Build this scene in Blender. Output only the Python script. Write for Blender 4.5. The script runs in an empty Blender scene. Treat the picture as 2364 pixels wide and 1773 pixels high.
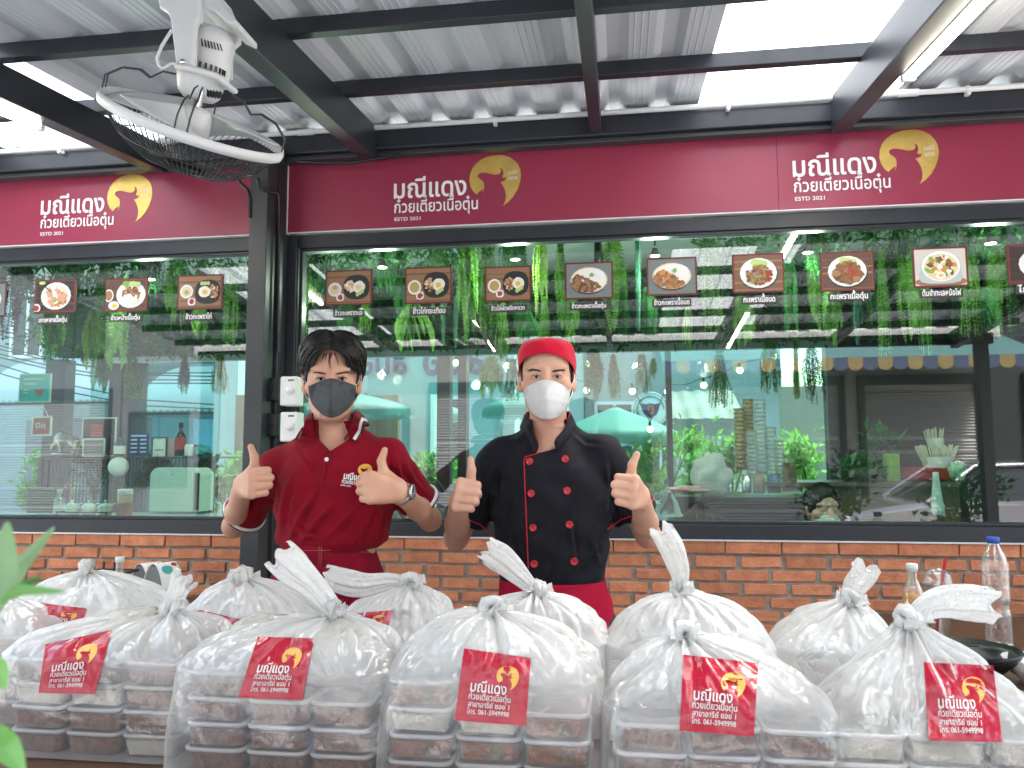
import bpy, bmesh, math, random
import numpy as np
from mathutils import Vector, Matrix
from mathutils.bvhtree import BVHTree
from math import sin, cos, pi, radians, sqrt, exp, atan2

C = bpy.context.scene.collection
SC = bpy.context.scene
random.seed(7)

# ------------------------------------------------------------------ camera
S = 2364 / 2212
FPX = 1775.0
CX, CY = 1182.0, 886.5
_ex = np.array([12732., -214., -1775.]); _ex /= np.linalg.norm(_ex)
_ez = np.array([-67., -18713., 1775.]); _ez -= _ex * (_ez @ _ex); _ez /= np.linalg.norm(_ez)
_ey = np.cross(_ez, _ex)
RW = np.stack([_ex, _ey, _ez])            # rows: world axes seen from the camera (right, down, forward)
CAM = np.array([0., 0., 1.38])

def ray(u, v):
    return RW @ np.array([u * S - CX, v * S - CY, FPX])

def at(u, v, Y):
    """point of the place seen at photo position (u, v) when it stands at distance Y"""
    d = ray(u, v)
    return Vector(CAM + d * (Y - CAM[1]) / d[1])

def atz(u, v, z):
    d = ray(u, v)
    return Vector(CAM + d * (z - CAM[2]) / d[2])

cam_data = bpy.data.cameras.new("camera")
cam = bpy.data.objects.new("camera", cam_data)
C.objects.link(cam)
rt, dn, fw = RW[:, 0], RW[:, 1], RW[:, 2]
cam.matrix_world = Matrix(((rt[0], -dn[0], -fw[0], CAM[0]), (rt[1], -dn[1], -fw[1], CAM[1]),
                           (rt[2], -dn[2], -fw[2], CAM[2]), (0, 0, 0, 1)))
cam_data.sensor_width = 36
cam_data.lens = FPX / 2364 * 36
cam_data.clip_start = 0.05
cam_data.clip_end = 500
cam_data.dof.use_dof = True
cam_data.dof.focus_distance = 2.25
cam_data.dof.aperture_fstop = 6.0
SC.camera = cam

# ------------------------------------------------------------------ light
W = bpy.data.worlds.new("World")
SC.world = W
W.use_nodes = True
nt = W.node_tree
bg = nt.nodes["Background"]
sky = nt.nodes.new("ShaderNodeTexSky")
sky.sky_type = 'NISHITA'
sky.sun_disc = False
SUN_EL, SUN_ROT = 60, 38
sky.sun_elevation = radians(SUN_EL)
sky.sun_rotation = radians(SUN_ROT)
sky.air_density = 1.6
sky.dust_density = 4.0
nt.links.new(sky.outputs[0], bg.inputs[0])
bg.inputs[1].default_value = 0.15
sd = bpy.data.lights.new("sun", 'SUN')
sd.energy = 2.6
sd.angle = radians(6)
sd.color = (1.0, 0.95, 0.88)
sun = bpy.data.objects.new("sun", sd)
C.objects.link(sun)
_az = radians(SUN_ROT)
_sdir = Vector((sin(_az) * cos(radians(SUN_EL)), cos(_az) * cos(radians(SUN_EL)), sin(radians(SUN_EL))))
sun.rotation_euler = (-_sdir).to_track_quat('-Z', 'Y').to_euler()
sun.location = (0, -3, 12)
SC.view_settings.view_transform = 'Standard'
SC.view_settings.look = 'None'
SC.view_settings.gamma = 1
SC.view_settings.exposure = 2.7
SC.cycles.max_bounces = 14
SC.cycles.transparent_max_bounces = 40
SC.cycles.transmission_bounces = 10
SC.cycles.use_denoising = True
SC.cycles.caustics_reflective = False
SC.cycles.caustics_refractive = False
SC.cycles.sample_clamp_indirect = 6

# ------------------------------------------------------------------ objects, parts
def thing(name, label, cat, loc=(0, 0, 0), group=None, kind=None):
    o = bpy.data.objects.new(name, None)
    o.empty_display_size = 0.1
    C.objects.link(o)
    o.location = loc
    tag(o, label, cat, group, kind)
    return o

def tag(o, label=None, cat=None, group=None, kind=None):
    if label: o['label'] = label
    if cat: o['category'] = cat
    if group: o['group'] = group
    if kind: o['kind'] = kind
    return o

def copy_tree(o, parent=None):
    c = o.copy()
    C.objects.link(c)
    if parent is not None:
        c.parent = parent
    for ch in list(o.children):
        copy_tree(ch, c)
    return c

def world_of(o):
    v = Vector((0, 0, 0))
    while o is not None:
        v += Vector(o.location)
        o = o.parent
    return v

class MB:
    """collects faces of one mesh"""
    def __init__(self):
        self.v = []; self.f = []; self.m = []; self.s = []
    def add(self, verts, faces, mat=0, smooth=True):
        n = len(self.v)
        self.v.extend([tuple(p) for p in verts])
        for f in faces:
            self.f.append(tuple(n + i for i in f)); self.m.append(mat); self.s.append(smooth)
        return self
    def box(self, x0, x1, y0, y1, z0, z1, mat=0):
        vs = [(x, y, z) for x in (x0, x1) for y in (y0, y1) for z in (z0, z1)]
        return self.add(vs, [(0, 1, 3, 2), (4, 6, 7, 5), (0, 4, 5, 1), (2, 3, 7, 6), (0, 2, 6, 4), (1, 5, 7, 3)], mat, False)
    def obox(self, c, size, M=None, mat=0):
        M = M or Matrix.Identity(3)
        c = Vector(c); a, b, d = [s / 2 for s in size]
        vs = [c + M @ Vector((x, y, z)) for x in (-a, a) for y in (-b, b) for z in (-d, d)]
        return self.add(vs, [(0, 1, 3, 2), (4, 6, 7, 5), (0, 4, 5, 1), (2, 3, 7, 6), (0, 2, 6, 4), (1, 5, 7, 3)], mat, False)
    def bar(self, a, b, w, h, mat=0, up=(0, 0, 1)):
        """beam from a to b, w sideways, h along up"""
        a, b = Vector(a), Vector(b); d = (b - a); L = d.length; d.normalize()
        s = d.cross(Vector(up)).normalized(); u = s.cross(d)
        M = Matrix((s, d, u)).transposed()
        return self.obox((a + b) / 2, (w, L, h), M, mat)
    def tube(self, pts, r, n=8, mat=0, caps=True, flat=1.0):
        pts = [Vector(p) for p in pts]
        k = len(pts)
        rs = r if hasattr(r, '__len__') else [r] * k
        up = Vector((0.0123, 0.0456, 1)).normalized()
        t0 = (pts[1] - pts[0]).normalized()
        if abs(t0.dot(up)) > 0.95: up = Vector((1, 0.02, 0.03)).normalized()
        nrm = (up - t0 * up.dot(t0)).normalized()
        vs = []
        for i, p in enumerate(pts):
            t = (pts[min(i + 1, k - 1)] - pts[max(i - 1, 0)])
            if t.length < 1e-9: t = t0.copy()
            t.normalize()
            nrm = nrm - t * nrm.dot(t)
            if nrm.length < 1e-6: nrm = t.orthogonal()
            nrm.normalize()
            b = t.cross(nrm)
            for j in range(n):
                a = 2 * pi * j / n
                vs.append(p + (nrm * cos(a) + b * sin(a) * flat) * rs[i])
        fs = []
        for i in range(k - 1):
            for j in range(n):
                j2 = (j + 1) % n
                fs.append((i * n + j, i * n + j2, (i + 1) * n + j2, (i + 1) * n + j))
        self.add(vs, fs, mat, True)
        if caps:
            self.add(vs[:n], [tuple(range(n))[::-1]], mat, False)
            self.add(vs[-n:], [tuple(range(n))], mat, False)
        return self
    def lathe(self, prof, c=(0, 0, 0), n=24, mat=0, sx=1, sy=1, M=None, a0=0, a1=2 * pi, tw=None):
        """prof: (r, z) pairs about the z axis through c"""
        c = Vector(c); full = abs(a1 - a0 - 2 * pi) < 1e-6
        m = n if full else n + 1
        vs = []
        for (r, z) in prof:
            for j in range(m):
                a = a0 + (a1 - a0) * j / n
                p = Vector((r * cos(a) * sx, r * sin(a) * sy, z))
                if M: p = M @ p
                vs.append(c + p)
        fs = []
        for i in range(len(prof) - 1):
            for j in range(n if not full else m):
                j2 = (j + 1) % m
                if not full and j == n: continue
                fs.append((i * m + j, i * m + j2, (i + 1) * m + j2, (i + 1) * m + j))
        return self.add(vs, fs, mat, True)
    def grid(self, fn, nu, nv, mat=0, wrap=False, smooth=True):
        vs = [fn(i / nu, j / nv) for j in range(nv + 1) for i in range(nu + (0 if wrap else 1))]
        m = nu if wrap else nu + 1
        fs = [(j * m + i, j * m + (i + 1) % m, (j + 1) * m + (i + 1) % m, (j + 1) * m + i) for j in range(nv) for i in range(nu)]
        return self.add(vs, fs, mat, smooth)
    def ball(self, c, r, n=16, k=10, mat=0, M=None):
        r = r if hasattr(r, '__len__') else (r, r, r)
        c = Vector(c)
        def fn(u, v):
            a = 2 * pi * u; b = pi * (v - .5)
            p = Vector((cos(a) * cos(b) * r[0], sin(a) * cos(b) * r[1], sin(b) * r[2]))
            if M: p = M @ p
            return c + p
        return self.grid(fn, n, k, mat, wrap=True)
    def prism(self, poly, y0, y1, mat=0):
        """polygon in (x, z), from y0 (front) to y1"""
        n = len(poly)
        vs = [(x, y0, z) for x, z in poly] + [(x, y1, z) for x, z in poly]
        fs = [tuple(range(n)), tuple(range(2 * n - 1, n - 1, -1))]
        fs += [(i, i + n, (i + 1) % n + n, (i + 1) % n) for i in range(n)]
        return self.add(vs, fs, mat, False)
    def build(self, name, mats, parent=None, bevel=0, seg=2, weld=False, sub=0, solid=0, auto=None):
        me = bpy.data.meshes.new(name)
        base = world_of(parent) if parent is not None else Vector((0, 0, 0))
        me.from_pydata([tuple(Vector(p) - base) for p in self.v], [], self.f)
        mats = mats if isinstance(mats, (list, tuple)) else [mats]
        for m in mats: me.materials.append(m)
        me.polygons.foreach_set('material_index', self.m)
        me.polygons.foreach_set('use_smooth', self.s)
        bm = bmesh.new(); bm.from_mesh(me)
        if weld: bmesh.ops.remove_doubles(bm, verts=bm.verts, dist=1e-5)
        if len(bm.faces) < 30000: bmesh.ops.recalc_face_normals(bm, faces=bm.faces)
        bm.to_mesh(me); bm.free()
        me.update()
        o = bpy.data.objects.new(name, me)
        C.objects.link(o)
        if parent is not None: o.parent = parent
        if solid:
            md = o.modifiers.new('solid', 'SOLIDIFY'); md.thickness = solid; md.offset = 0
        if bevel:
            md = o.modifiers.new('bevel', 'BEVEL'); md.width = bevel; md.segments = seg; md.limit_method = 'ANGLE'
            md.angle_limit = radians(50)
        if sub:
            md = o.modifiers.new('sub', 'SUBSURF'); md.levels = sub; md.render_levels = sub
        return o
    def bvh(self):
        return BVHTree.FromPolygons([tuple(p) for p in self.v], self.f)

# ------------------------------------------------------------------ materials
def lin(r, g, b):
    f = lambda c: c / 12.92 if c <= .04045 else ((c + .055) / 1.055) ** 2.4
    return (f(r / 255), f(g / 255), f(b / 255))

_M = {}
def mat(name, col=(.5, .5, .5), rough=.5, metal=0, col2=None, scale=8, detail=4, bump=0, bscale=None, spec=.5,
        coat=0, trans=0, alpha=1, emit=None, estr=0, island=0, stretch=None, sheen=0, sss=0, contrast=(.3, .7), bdetail=6, rough2=None, ior=1.45):
    if name in _M: return _M[name]
    m = bpy.data.materials.new(name); m.use_nodes = True
    N, L = m.node_tree.nodes, m.node_tree.links
    b = N['Principled BSDF']
    b.inputs['Base Color'].default_value = (*col, 1)
    b.inputs['Roughness'].default_value = rough
    b.inputs['Metallic'].default_value = metal
    b.inputs['Specular IOR Level'].default_value = spec
    b.inputs['Coat Weight'].default_value = coat
    b.inputs['Transmission Weight'].default_value = trans
    b.inputs['Alpha'].default_value = alpha
    b.inputs['IOR'].default_value = ior
    b.inputs['Sheen Weight'].default_value = sheen
    if sss:
        b.inputs['Subsurface Weight'].default_value = sss
        b.inputs['Subsurface Radius'].default_value = (.012, .004, .002)
        b.inputs['Subsurface Scale'].default_value = 1
    if emit:
        b.inputs['Emission Color'].default_value = (*emit, 1); b.inputs['Emission Strength'].default_value = estr
    tc = N.new('ShaderNodeTexCoord')
    src = tc.outputs['Object']
    if stretch:
        mp = N.new('ShaderNodeMapping'); mp.inputs['Scale'].default_value = stretch
        L.new(src, mp.inputs[0]); src = mp.outputs[0]
    colout = None
    if col2 is not None:
        nz = N.new('ShaderNodeTexNoise'); nz.inputs['Scale'].default_value = scale; nz.inputs['Detail'].default_value = detail
        L.new(src, nz.inputs['Vector'])
        mr = N.new('ShaderNodeMapRange'); mr.inputs[1].default_value = contrast[0]; mr.inputs[2].default_value = contrast[1]
        L.new(nz.outputs['Fac'], mr.inputs[0])
        mx = N.new('ShaderNodeMix'); mx.data_type = 'RGBA'
        mx.inputs[6].default_value = (*col, 1); mx.inputs[7].default_value = (*col2, 1)
        L.new(mr.outputs[0], mx.inputs[0])
        colout = mx.outputs[2]
        if rough2 is not None:
            m2 = N.new('ShaderNodeMapRange'); m2.inputs[3].default_value = rough; m2.inputs[4].default_value = rough2
            L.new(mr.outputs[0], m2.inputs[0]); L.new(m2.outputs[0], b.inputs['Roughness'])
    if island:
        g = N.new('ShaderNodeNewGeometry')
        hs = N.new('ShaderNodeHueSaturation')
        mr2 = N.new('ShaderNodeMapRange'); mr2.inputs[3].default_value = 1 - island; mr2.inputs[4].default_value = 1 + island
        L.new(g.outputs['Random Per Island'], mr2.inputs[0]); L.new(mr2.outputs[0], hs.inputs['Value'])
        if colout: L.new(colout, hs.inputs['Color'])
        else: hs.inputs['Color'].default_value = (*col, 1)
        colout = hs.outputs[0]
    if colout: L.new(colout, b.inputs['Base Color'])
    if bump:
        nb = N.new('ShaderNodeTexNoise'); nb.inputs['Scale'].default_value = bscale or scale * 4; nb.inputs['Detail'].default_value = bdetail
        L.new(src, nb.inputs['Vector'])
        bp = N.new('ShaderNodeBump'); bp.inputs['Strength'].default_value = bump; bp.inputs['Distance'].default_value = .01
        L.new(nb.outputs['Fac'], bp.inputs['Height']); L.new(bp.outputs[0], b.inputs['Normal'])
    _M[name] = m
    return m

def sheet_glass(name, tint, refl=.1, rough=0.0):
    """a pane: what stands behind shows through tinted, with a mirror image over it that grows at grazing angles"""
    m = bpy.data.materials.new(name); m.use_nodes = True
    N, L = m.node_tree.nodes, m.node_tree.links
    N.remove(N['Principled BSDF'])
    out = N['Material Output']
    tr = N.new('ShaderNodeBsdfTransparent'); tr.inputs[0].default_value = (*tint, 1)
    gl = N.new('ShaderNodeBsdfGlossy'); gl.inputs['Roughness'].default_value = rough
    lw = N.new('ShaderNodeLayerWeight'); lw.inputs[0].default_value = .5
    pw = N.new('ShaderNodeMath'); pw.operation = 'POWER'; pw.inputs[1].default_value = 4
    L.new(lw.outputs['Facing'], pw.inputs[0])
    mr = N.new('ShaderNodeMapRange'); mr.inputs[3].default_value = refl; mr.inputs[4].default_value = 1
    L.new(pw.outputs[0], mr.inputs[0])
    mx = N.new('ShaderNodeMixShader')
    L.new(mr.outputs[0], mx.inputs[0]); L.new(tr.outputs[0], mx.inputs[1]); L.new(gl.outputs[0], mx.inputs[2])
    L.new(mx.outputs[0], out.inputs[0])
    return m

def film(name, col, opac, rough=.12, bump=.4, bscale=14, gloss=.25, edge=.9, distort=1.5, trans_mix=.5, tint=(1, 1, 1), low=None):
    """thin plastic film: part clear, part milky, with sharp highlights on its creases"""
    m = bpy.data.materials.new(name); m.use_nodes = True
    N, L = m.node_tree.nodes, m.node_tree.links
    N.remove(N['Principled BSDF'])
    out = N['Material Output']
    tr = N.new('ShaderNodeBsdfTransparent'); tr.inputs[0].default_value = (*tint, 1)
    df = N.new('ShaderNodeBsdfDiffuse'); df.inputs[0].default_value = (*col, 1)
    tl = N.new('ShaderNodeBsdfTranslucent'); tl.inputs[0].default_value = (*col, 1)
    gl = N.new('ShaderNodeBsdfGlossy'); gl.inputs['Roughness'].default_value = rough
    tc = N.new('ShaderNodeTexCoord')
    if bump:
        nz = N.new('ShaderNodeTexNoise'); nz.inputs['Scale'].default_value = bscale; nz.inputs['Detail'].default_value = 3
        nz.inputs['Distortion'].default_value = distort
        L.new(tc.outputs['Object'], nz.inputs['Vector'])
        # ridges: distance of the noise from its middle value gives crease lines
        ab = N.new('ShaderNodeMath'); ab.operation = 'SUBTRACT'; ab.inputs[1].default_value = .5
        L.new(nz.outputs['Fac'], ab.inputs[0])
        ab2 = N.new('ShaderNodeMath'); ab2.operation = 'ABSOLUTE'; L.new(ab.outputs[0], ab2.inputs[0])
        pw0 = N.new('ShaderNodeMath'); pw0.operation = 'POWER'; pw0.inputs[1].default_value = .6
        L.new(ab2.outputs[0], pw0.inputs[0])
        bp = N.new('ShaderNodeBump'); bp.inputs['Strength'].default_value = bump; bp.inputs['Distance'].default_value = .02
        L.new(pw0.outputs[0], bp.inputs['Height'])
        for n in (df, gl): L.new(bp.outputs[0], n.inputs['Normal'])
    m1 = N.new('ShaderNodeMixShader'); m1.inputs[0].default_value = trans_mix
    L.new(df.outputs[0], m1.inputs[1]); L.new(tl.outputs[0], m1.inputs[2])
    lw = N.new('ShaderNodeLayerWeight'); lw.inputs[0].default_value = .5
    pw = N.new('ShaderNodeMath'); pw.operation = 'POWER'; pw.inputs[1].default_value = 3.0
    L.new(lw.outputs['Facing'], pw.inputs[0])
    mr = N.new('ShaderNodeMapRange'); mr.inputs[3].default_value = opac; mr.inputs[4].default_value = edge
    L.new(pw.outputs[0], mr.inputs[0])
    if low:                                     # one layer hangs taut low down, several lie over each other above
        sx = N.new('ShaderNodeSeparateXYZ'); L.new(tc.outputs['Object'], sx.inputs[0])
        hz = N.new('ShaderNodeMapRange'); hz.inputs[1].default_value = low[0]; hz.inputs[2].default_value = low[1]; hz.inputs[3].default_value = low[2]; hz.inputs[4].default_value = opac
        L.new(sx.outputs[2], hz.inputs[0]); L.new(hz.outputs[0], mr.inputs[3])
        hb = N.new('ShaderNodeMapRange'); hb.inputs[1].default_value = low[0]; hb.inputs[2].default_value = low[1]; hb.inputs[3].default_value = bump * .22; hb.inputs[4].default_value = bump
        L.new(sx.outputs[2], hb.inputs[0]); L.new(hb.outputs[0], bp.inputs['Strength'])
    m2 = N.new('ShaderNodeMixShader')
    L.new(mr.outputs[0], m2.inputs[0]); L.new(tr.outputs[0], m2.inputs[1]); L.new(m1.outputs[0], m2.inputs[2])
    mg = N.new('ShaderNodeMapRange'); mg.inputs[3].default_value = gloss * .35; mg.inputs[4].default_value = min(1, gloss * 2.2)
    L.new(pw.outputs[0], mg.inputs[0])
    m3 = N.new('ShaderNodeMixShader')
    L.new(mg.outputs[0], m3.inputs[0]); L.new(m2.outputs[0], m3.inputs[1]); L.new(gl.outputs[0], m3.inputs[2])
    L.new(m3.outputs[0], out.inputs[0])
    return m

M_STEEL = mat('dark_steel_paint', (.022, .025, .032), .38, 0, (.03, .034, .042), 5, bump=.03, bscale=60, spec=.5)
M_STEEL2 = mat('grey_steel_paint', (.032, .037, .041), .42, 0, (.042, .047, .051), 4, spec=.5)
M_WHITE = mat('white_plastic', (.78, .79, .79), .35, 0, (.70, .71, .71), 3)
M_MAROON = mat('maroon_sign_vinyl', (.26, .028, .062), .36, 0, (.29, .034, .07), 3, spec=.6, bump=.02, bscale=9)
M_LETTER = mat('white_lettering', (.82, .82, .82), .45)
M_GOLD = mat('gold_foil', (.60, .40, .10), .38, .55, (.78, .55, .16), 14, detail=8, bump=.1, bscale=60)
M_BRICK = mat('orange_brick', (.64, .265, .15), .8, 0, (.47, .175, .09), 22, 7, bump=.5, bscale=70, island=.17, spec=.25)
M_MORTAR = mat('mortar', (.40, .37, .33), .9, 0, (.27, .25, .22), 30, 6, bump=.8, bscale=50, spec=.2)
M_BLACK = mat('black_plastic', (.012, .013, .014), .4)
M_CHROME = mat('chrome', (.7, .7, .7), .15, 1)
M_ROOF = mat('zinc_sheet', (.66, .69, .73), .45, 0, (.62, .65, .69), 2.5, 6, stretch=(3, .5, 1), spec=.5)

# ------------------------------------------------------------------ lettering
_G = {}
def _mesh_of(body, res=4):
    c = bpy.data.curves.new('t', 'FONT'); c.body = body; c.resolution_u = res
    o = bpy.data.objects.new('t', c); C.objects.link(o)
    bpy.context.view_layer.update()
    dg = bpy.context.evaluated_depsgraph_get(); ev = o.evaluated_get(dg); me = ev.to_mesh()
    vs = [(v.co.x, v.co.y) for v in me.vertices]; fs = [tuple(p.vertices) for p in me.polygons]
    ev.to_mesh_clear(); bpy.data.objects.remove(o); bpy.data.curves.remove(c)
    return vs, fs
def glyph(ch):
    if ch not in _G:
        vs, fs = _mesh_of(ch) if ch != ' ' else ([], [])
        both, _ = _mesh_of(ch + '|')
        bar, _ = _mesh_of('|')
        adv = max(x for x, y in both) - max(x for x, y in bar)
        _G[ch] = (vs, fs, adv)
    return _G[ch]
UPPER = set('ัิีึื็'); TONE = set('่้๊๋์'); LOWER = set('ุู')
def text2d(s, width=None, height=None, bold=0.0):
    """flat lettering; returns verts (x, y), faces, with the line starting at 0,0. bold thickens by repeats"""
    V, F = [], []
    pen = 0.0; up = False
    offs = [(0, 0)]
    if bold: offs = [(bold * cos(a), bold * sin(a)) for a in [k * pi / 3 for k in range(6)]]
    layer = []
    for ch in s:
        vs, fs, adv = glyph(ch)
        dy = 0
        if ch in UPPER: up = True
        elif ch in TONE:
            dy = .21 if up else 0
        else: up = False
        for k, (ox, oy) in enumerate(offs):
            n = len(V)
            V += [(x + pen + ox, y + dy + oy) for x, y in vs]
            F += [tuple(i + n for i in f) for f in fs]
            layer += [k] * len(vs)
        pen += adv
    if not V: return V, F, layer
    x0 = min(v[0] for v in V); x1 = max(v[0] for v in V)
    sx = width / (x1 - x0) if width else 1
    sy = height if height else sx          # size of one em in height
    V = [((x - x0) * sx, y * sy) for x, y in V]
    return V, F, layer

EMBLEM = [(1530,1225),(1572,1196),(1605,1160),(1635,1110),(1652,1060),(1660,1015),(1655,965),(1640,930),(1612,895),(1575,870),(1540,857),
 (1500,852),(1455,854),(1410,863),(1370,880),(1335,907),(1308,943),(1293,985),(1289,1030),(1297,1072),(1314,1106),(1340,1133),(1362,1112),(1387,1094),
 (1384,1130),(1394,1095),(1396,1065),(1392,1043),(1376,1027),(1358,1013),(1350,997),(1356,983),(1380,975),(1410,977),(1440,986),(1475,995),(1503,992),(1517,978),
 (1518,963),(1505,948),(1524,955),(1534,972),(1534,995),(1525,1012),(1540,1024),(1557,1018),(1545,1040),(1522,1050),(1512,1050),
 (1532,1080),(1546,1112),(1552,1148),(1548,1188)]
EMBLEM = [((x - 1475) / 373, (1225 - y) / 373) for x, y in EMBLEM]     # height 1, centred on the disc
def poly_tris(poly):
    from mathutils.geometry import tessellate_polygon
    return [tuple(t) for t in tessellate_polygon([[Vector((x, y, 0)) for x, y in poly]])]
EMB_T = poly_tris(EMBLEM)

def flat_text(mb, s, x, z, y, width=None, height=None, bold=0, mat=0, slant=0):
    """lettering on a wall face at distance y, reading along +x"""
    V, F, lay = text2d(s, width, height, bold)
    mb.add([(x + a + slant * b, y - .00012 * lay[i], z + b) for i, (a, b) in enumerate(V)], F, mat, False)
# ================================================================== setting
YW = 3.40
def struct(name, mb, m, **k):
    o = mb.build(name, m, **k); o['kind'] = 'structure'; return o

M_PAVE = mat('pavement_concrete', (.40, .40, .40), .85, 0, (.31, .31, .31), 3, 8, bump=.3, bscale=80)
M_ROAD = mat('concrete_road', (.30, .30, .295), .9, 0, (.22, .22, .215), 4, 8, bump=.5, bscale=150)
g = MB().grid(lambda u, v: Vector((-150 + 300 * u, -150 + 300 * v, -.13)), 8, 8)
struct('ground', g, M_ROAD)
g = MB(); g.box(-30, 30, -2.6, 9.4, -.13, 0)
struct('pavement', g, M_PAVE)

# ---- brick wall under the windows
t = thing('brick_wall', 'low orange brick wall with grey mortar under the shop windows', 'wall', (-.5, YW + .06, 0))
mb = MB(); rb = random.Random(3)
zt = 1.022
pitch_z, bh = .0555, .043
def brick(mb, x0, x1, z0, z1, y=YW):
    j = lambda: rb.uniform(-.0022, .0022)
    dy = rb.uniform(-.003, .003)
    vs = []
    for yy in (y + dy, y + .06):
        for (x, z) in ((x0, z0), (x1, z0), (x1, z1), (x0, z1)):
            vs.append((x + j(), yy, z + j()))
    mb.add(vs, [(3, 2, 1, 0), (4, 5, 6, 7), (0, 1, 5, 4), (1, 2, 6, 5), (2, 3, 7, 6), (3, 0, 4, 7)], 0, False)
x = -4.2
while x < 3.2:
    w = .232 + rb.uniform(-.004, .004)
    brick(mb, x, x + w - .006, zt - .052, zt - .001, YW - .004); x += w
for r in range(18):
    z1 = zt - .066 - r * pitch_z
    x = -4.2 + (0 if r % 2 else .09) + rb.uniform(-.02, .02)
    while x < 3.2:
        w = .165 + rb.uniform(-.006, .006)
        brick(mb, x, x + w, z1 - bh, z1); x += w + .02 + rb.uniform(-.004, .004)
mb.build('bricks', M_BRICK, t, bevel=.0025, seg=1)
mm = MB(); mm.box(-4.2, 3.2, YW + .012, YW + .11, 0, zt - .004)
mm.build('mortar', M_MORTAR, t)
mm = MB(); mm.box(-4.2, 3.2, YW - .012, YW + .1, zt, zt + .006)
mm.build('sill_strip', M_WHITE, t)

# ---- shop windows
GLASS = sheet_glass('green_window_glass', (.55, .785, .70), .15)
def window(label, x0, x1, z0=1.028, z1=2.434):
    t = thing('shop_window', label, 'window', ((x0 + x1) / 2, YW + .03, z0))
    f = MB()
    f.box(x0, x1, YW - .005, YW + .09, z0, z0 + .062)
    f.box(x0, x1, YW + .008, YW + .09, z1 - .062, z1)
    f.box(x0, x0 + .05, YW - .002, YW + .088, z0 + .062, z1 - .062)
    f.box(x1 - .05, x1, YW - .002, YW + .088, z0 + .062, z1 - .062)
    # stepped glazing bead
    a, b, c, d = x0 + .05, x1 - .05, z0 + .062, z1 - .062
    for bx in ((a, b, c, c + .014), (a, b, d - .014, d), (a, a + .012, c + .014, d - .014), (b - .012, b, c + .014, d - .014)):
        f.box(bx[0], bx[1], YW + .02, YW + .07, bx[2], bx[3])
    f.build('frame', M_STEEL, t, bevel=.002, seg=1)
    p = MB(); p.add([(x0 + .03, YW + .045, z0 + .03), (x1 - .03, YW + .045, z0 + .03), (x1 - .03, YW + .045, z1 - .03), (x0 + .03, YW + .045, z1 - .03)], [(0, 1, 2, 3)], 0, False)
    p.build('pane', GLASS, t)
    return t
window('black framed shop window with three whole food pictures, behind the condiment jars', -4.1, -1.665)
window('widest black framed shop window, behind both men', -1.545, 3.1)
YG = YW + .045

# ---- canopy: posts, beams, rafters, purlins, sheet
SLP = .10
def zr(y): return 2.965 - SLP * (YW - y)       # underside of the sheet
def on_roof(u, v):
    d = ray(u, v); t = (2.965 - SLP * YW + SLP * CAM[1] - CAM[2]) / (d[2] - SLP * d[1]); return Vector(CAM + d * t)
def at_x(u, v, x):
    d = ray(u, v); return Vector(CAM + d * (x - CAM[0]) / d[0])
cn = thing('canopy', 'dark steel canopy with ribbed metal sheets and clear skylight strips over the shop front', 'canopy', (-.3, 3.2, 0))
Y0, Y1 = -.65, 4.3
def sheet(mb, x0, x1, y0, y1, lift=0, pitch=.205, rib=.055, h=.024):
    xs = [(x0, 0)]
    k = math.ceil(x0 / pitch)
    while k * pitch < x1 - .001:
        c = k * pitch
        for dx, hh in ((-rib, 0), (-rib * .45, h), (rib * .45, h), (rib, 0)):
            if x0 < c + dx < x1: xs.append((c + dx, hh))
        for q in (.075, .10, .125):
            for e, hq in ((-.004, 0), (0, -.0025), (.004, 0)):
                if x0 < c + q + e < x1: xs.append((c + q + e, hq))
        k += 1
    xs.append((x1, 0)); xs.sort()
    m = len(xs); n = 12
    vs = [(x, y0 + (y1 - y0) * j / n, zr(y0 + (y1 - y0) * j / n) + hh + lift) for j in range(n + 1) for x, hh in xs]
    fs = [(j * m + i, j * m + i + 1, (j + 1) * m + i + 1, (j + 1) * m + i) for j in range(n) for i in range(m - 1)]
    mb.add(vs, fs, 0, False)
SKR = (on_roof(1515, 200).x, on_roof(1985, 146).x)
SKL = (-3.1, on_roof(140, 180).x)
print('skylights', SKR, SKL)
ms = MB()
for a, b in ((-4.6, SKL[0]), (SKL[1], SKR[0]), (SKR[1], 3.6)): sheet(ms, a, b, Y0, Y1)
for a, b in (SKL, SKR): sheet(ms, a, b, 3.47, Y1)
ms.build('roof_sheet', M_ROOF, cn, solid=.0012)
m = bpy.data.materials.new('skylight_sheet'); m.use_nodes = True
N, L = m.node_tree.nodes, m.node_tree.links
N.remove(N['Principled BSDF'])
tl = N.new('ShaderNodeBsdfTranslucent'); tl.inputs[0].default_value = (.62, .64, .64, 1)
tr = N.new('ShaderNodeBsdfTransparent'); tr.inputs[0].default_value = (.8, .82, .82, 1)
gl = N.new('ShaderNodeBsdfGlossy'); gl.inputs[1].default_value = .25
tc = N.new('ShaderNodeTexCoord'); mp = N.new('ShaderNodeMapping'); mp.inputs['Scale'].default_value = (14, .8, 1)
nz = N.new('ShaderNodeTexNoise'); nz.inputs['Scale'].default_value = 1.2; nz.inputs['Detail'].default_value = 5
L.new(tc.outputs['Object'], mp.inputs[0]); L.new(mp.outputs[0], nz.inputs[0])
mr = N.new('ShaderNodeMapRange'); mr.inputs[1].default_value = .35; mr.inputs[2].default_value = .7; mr.inputs[3].default_value = .05; mr.inputs[4].default_value = .3
L.new(nz.outputs[0], mr.inputs[0])
x1 = N.new('ShaderNodeMixShader'); L.new(mr.outputs[0], x1.inputs[0]); L.new(tl.outputs[0], x1.inputs[1]); L.new(tr.outputs[0], x1.inputs[2])
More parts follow.
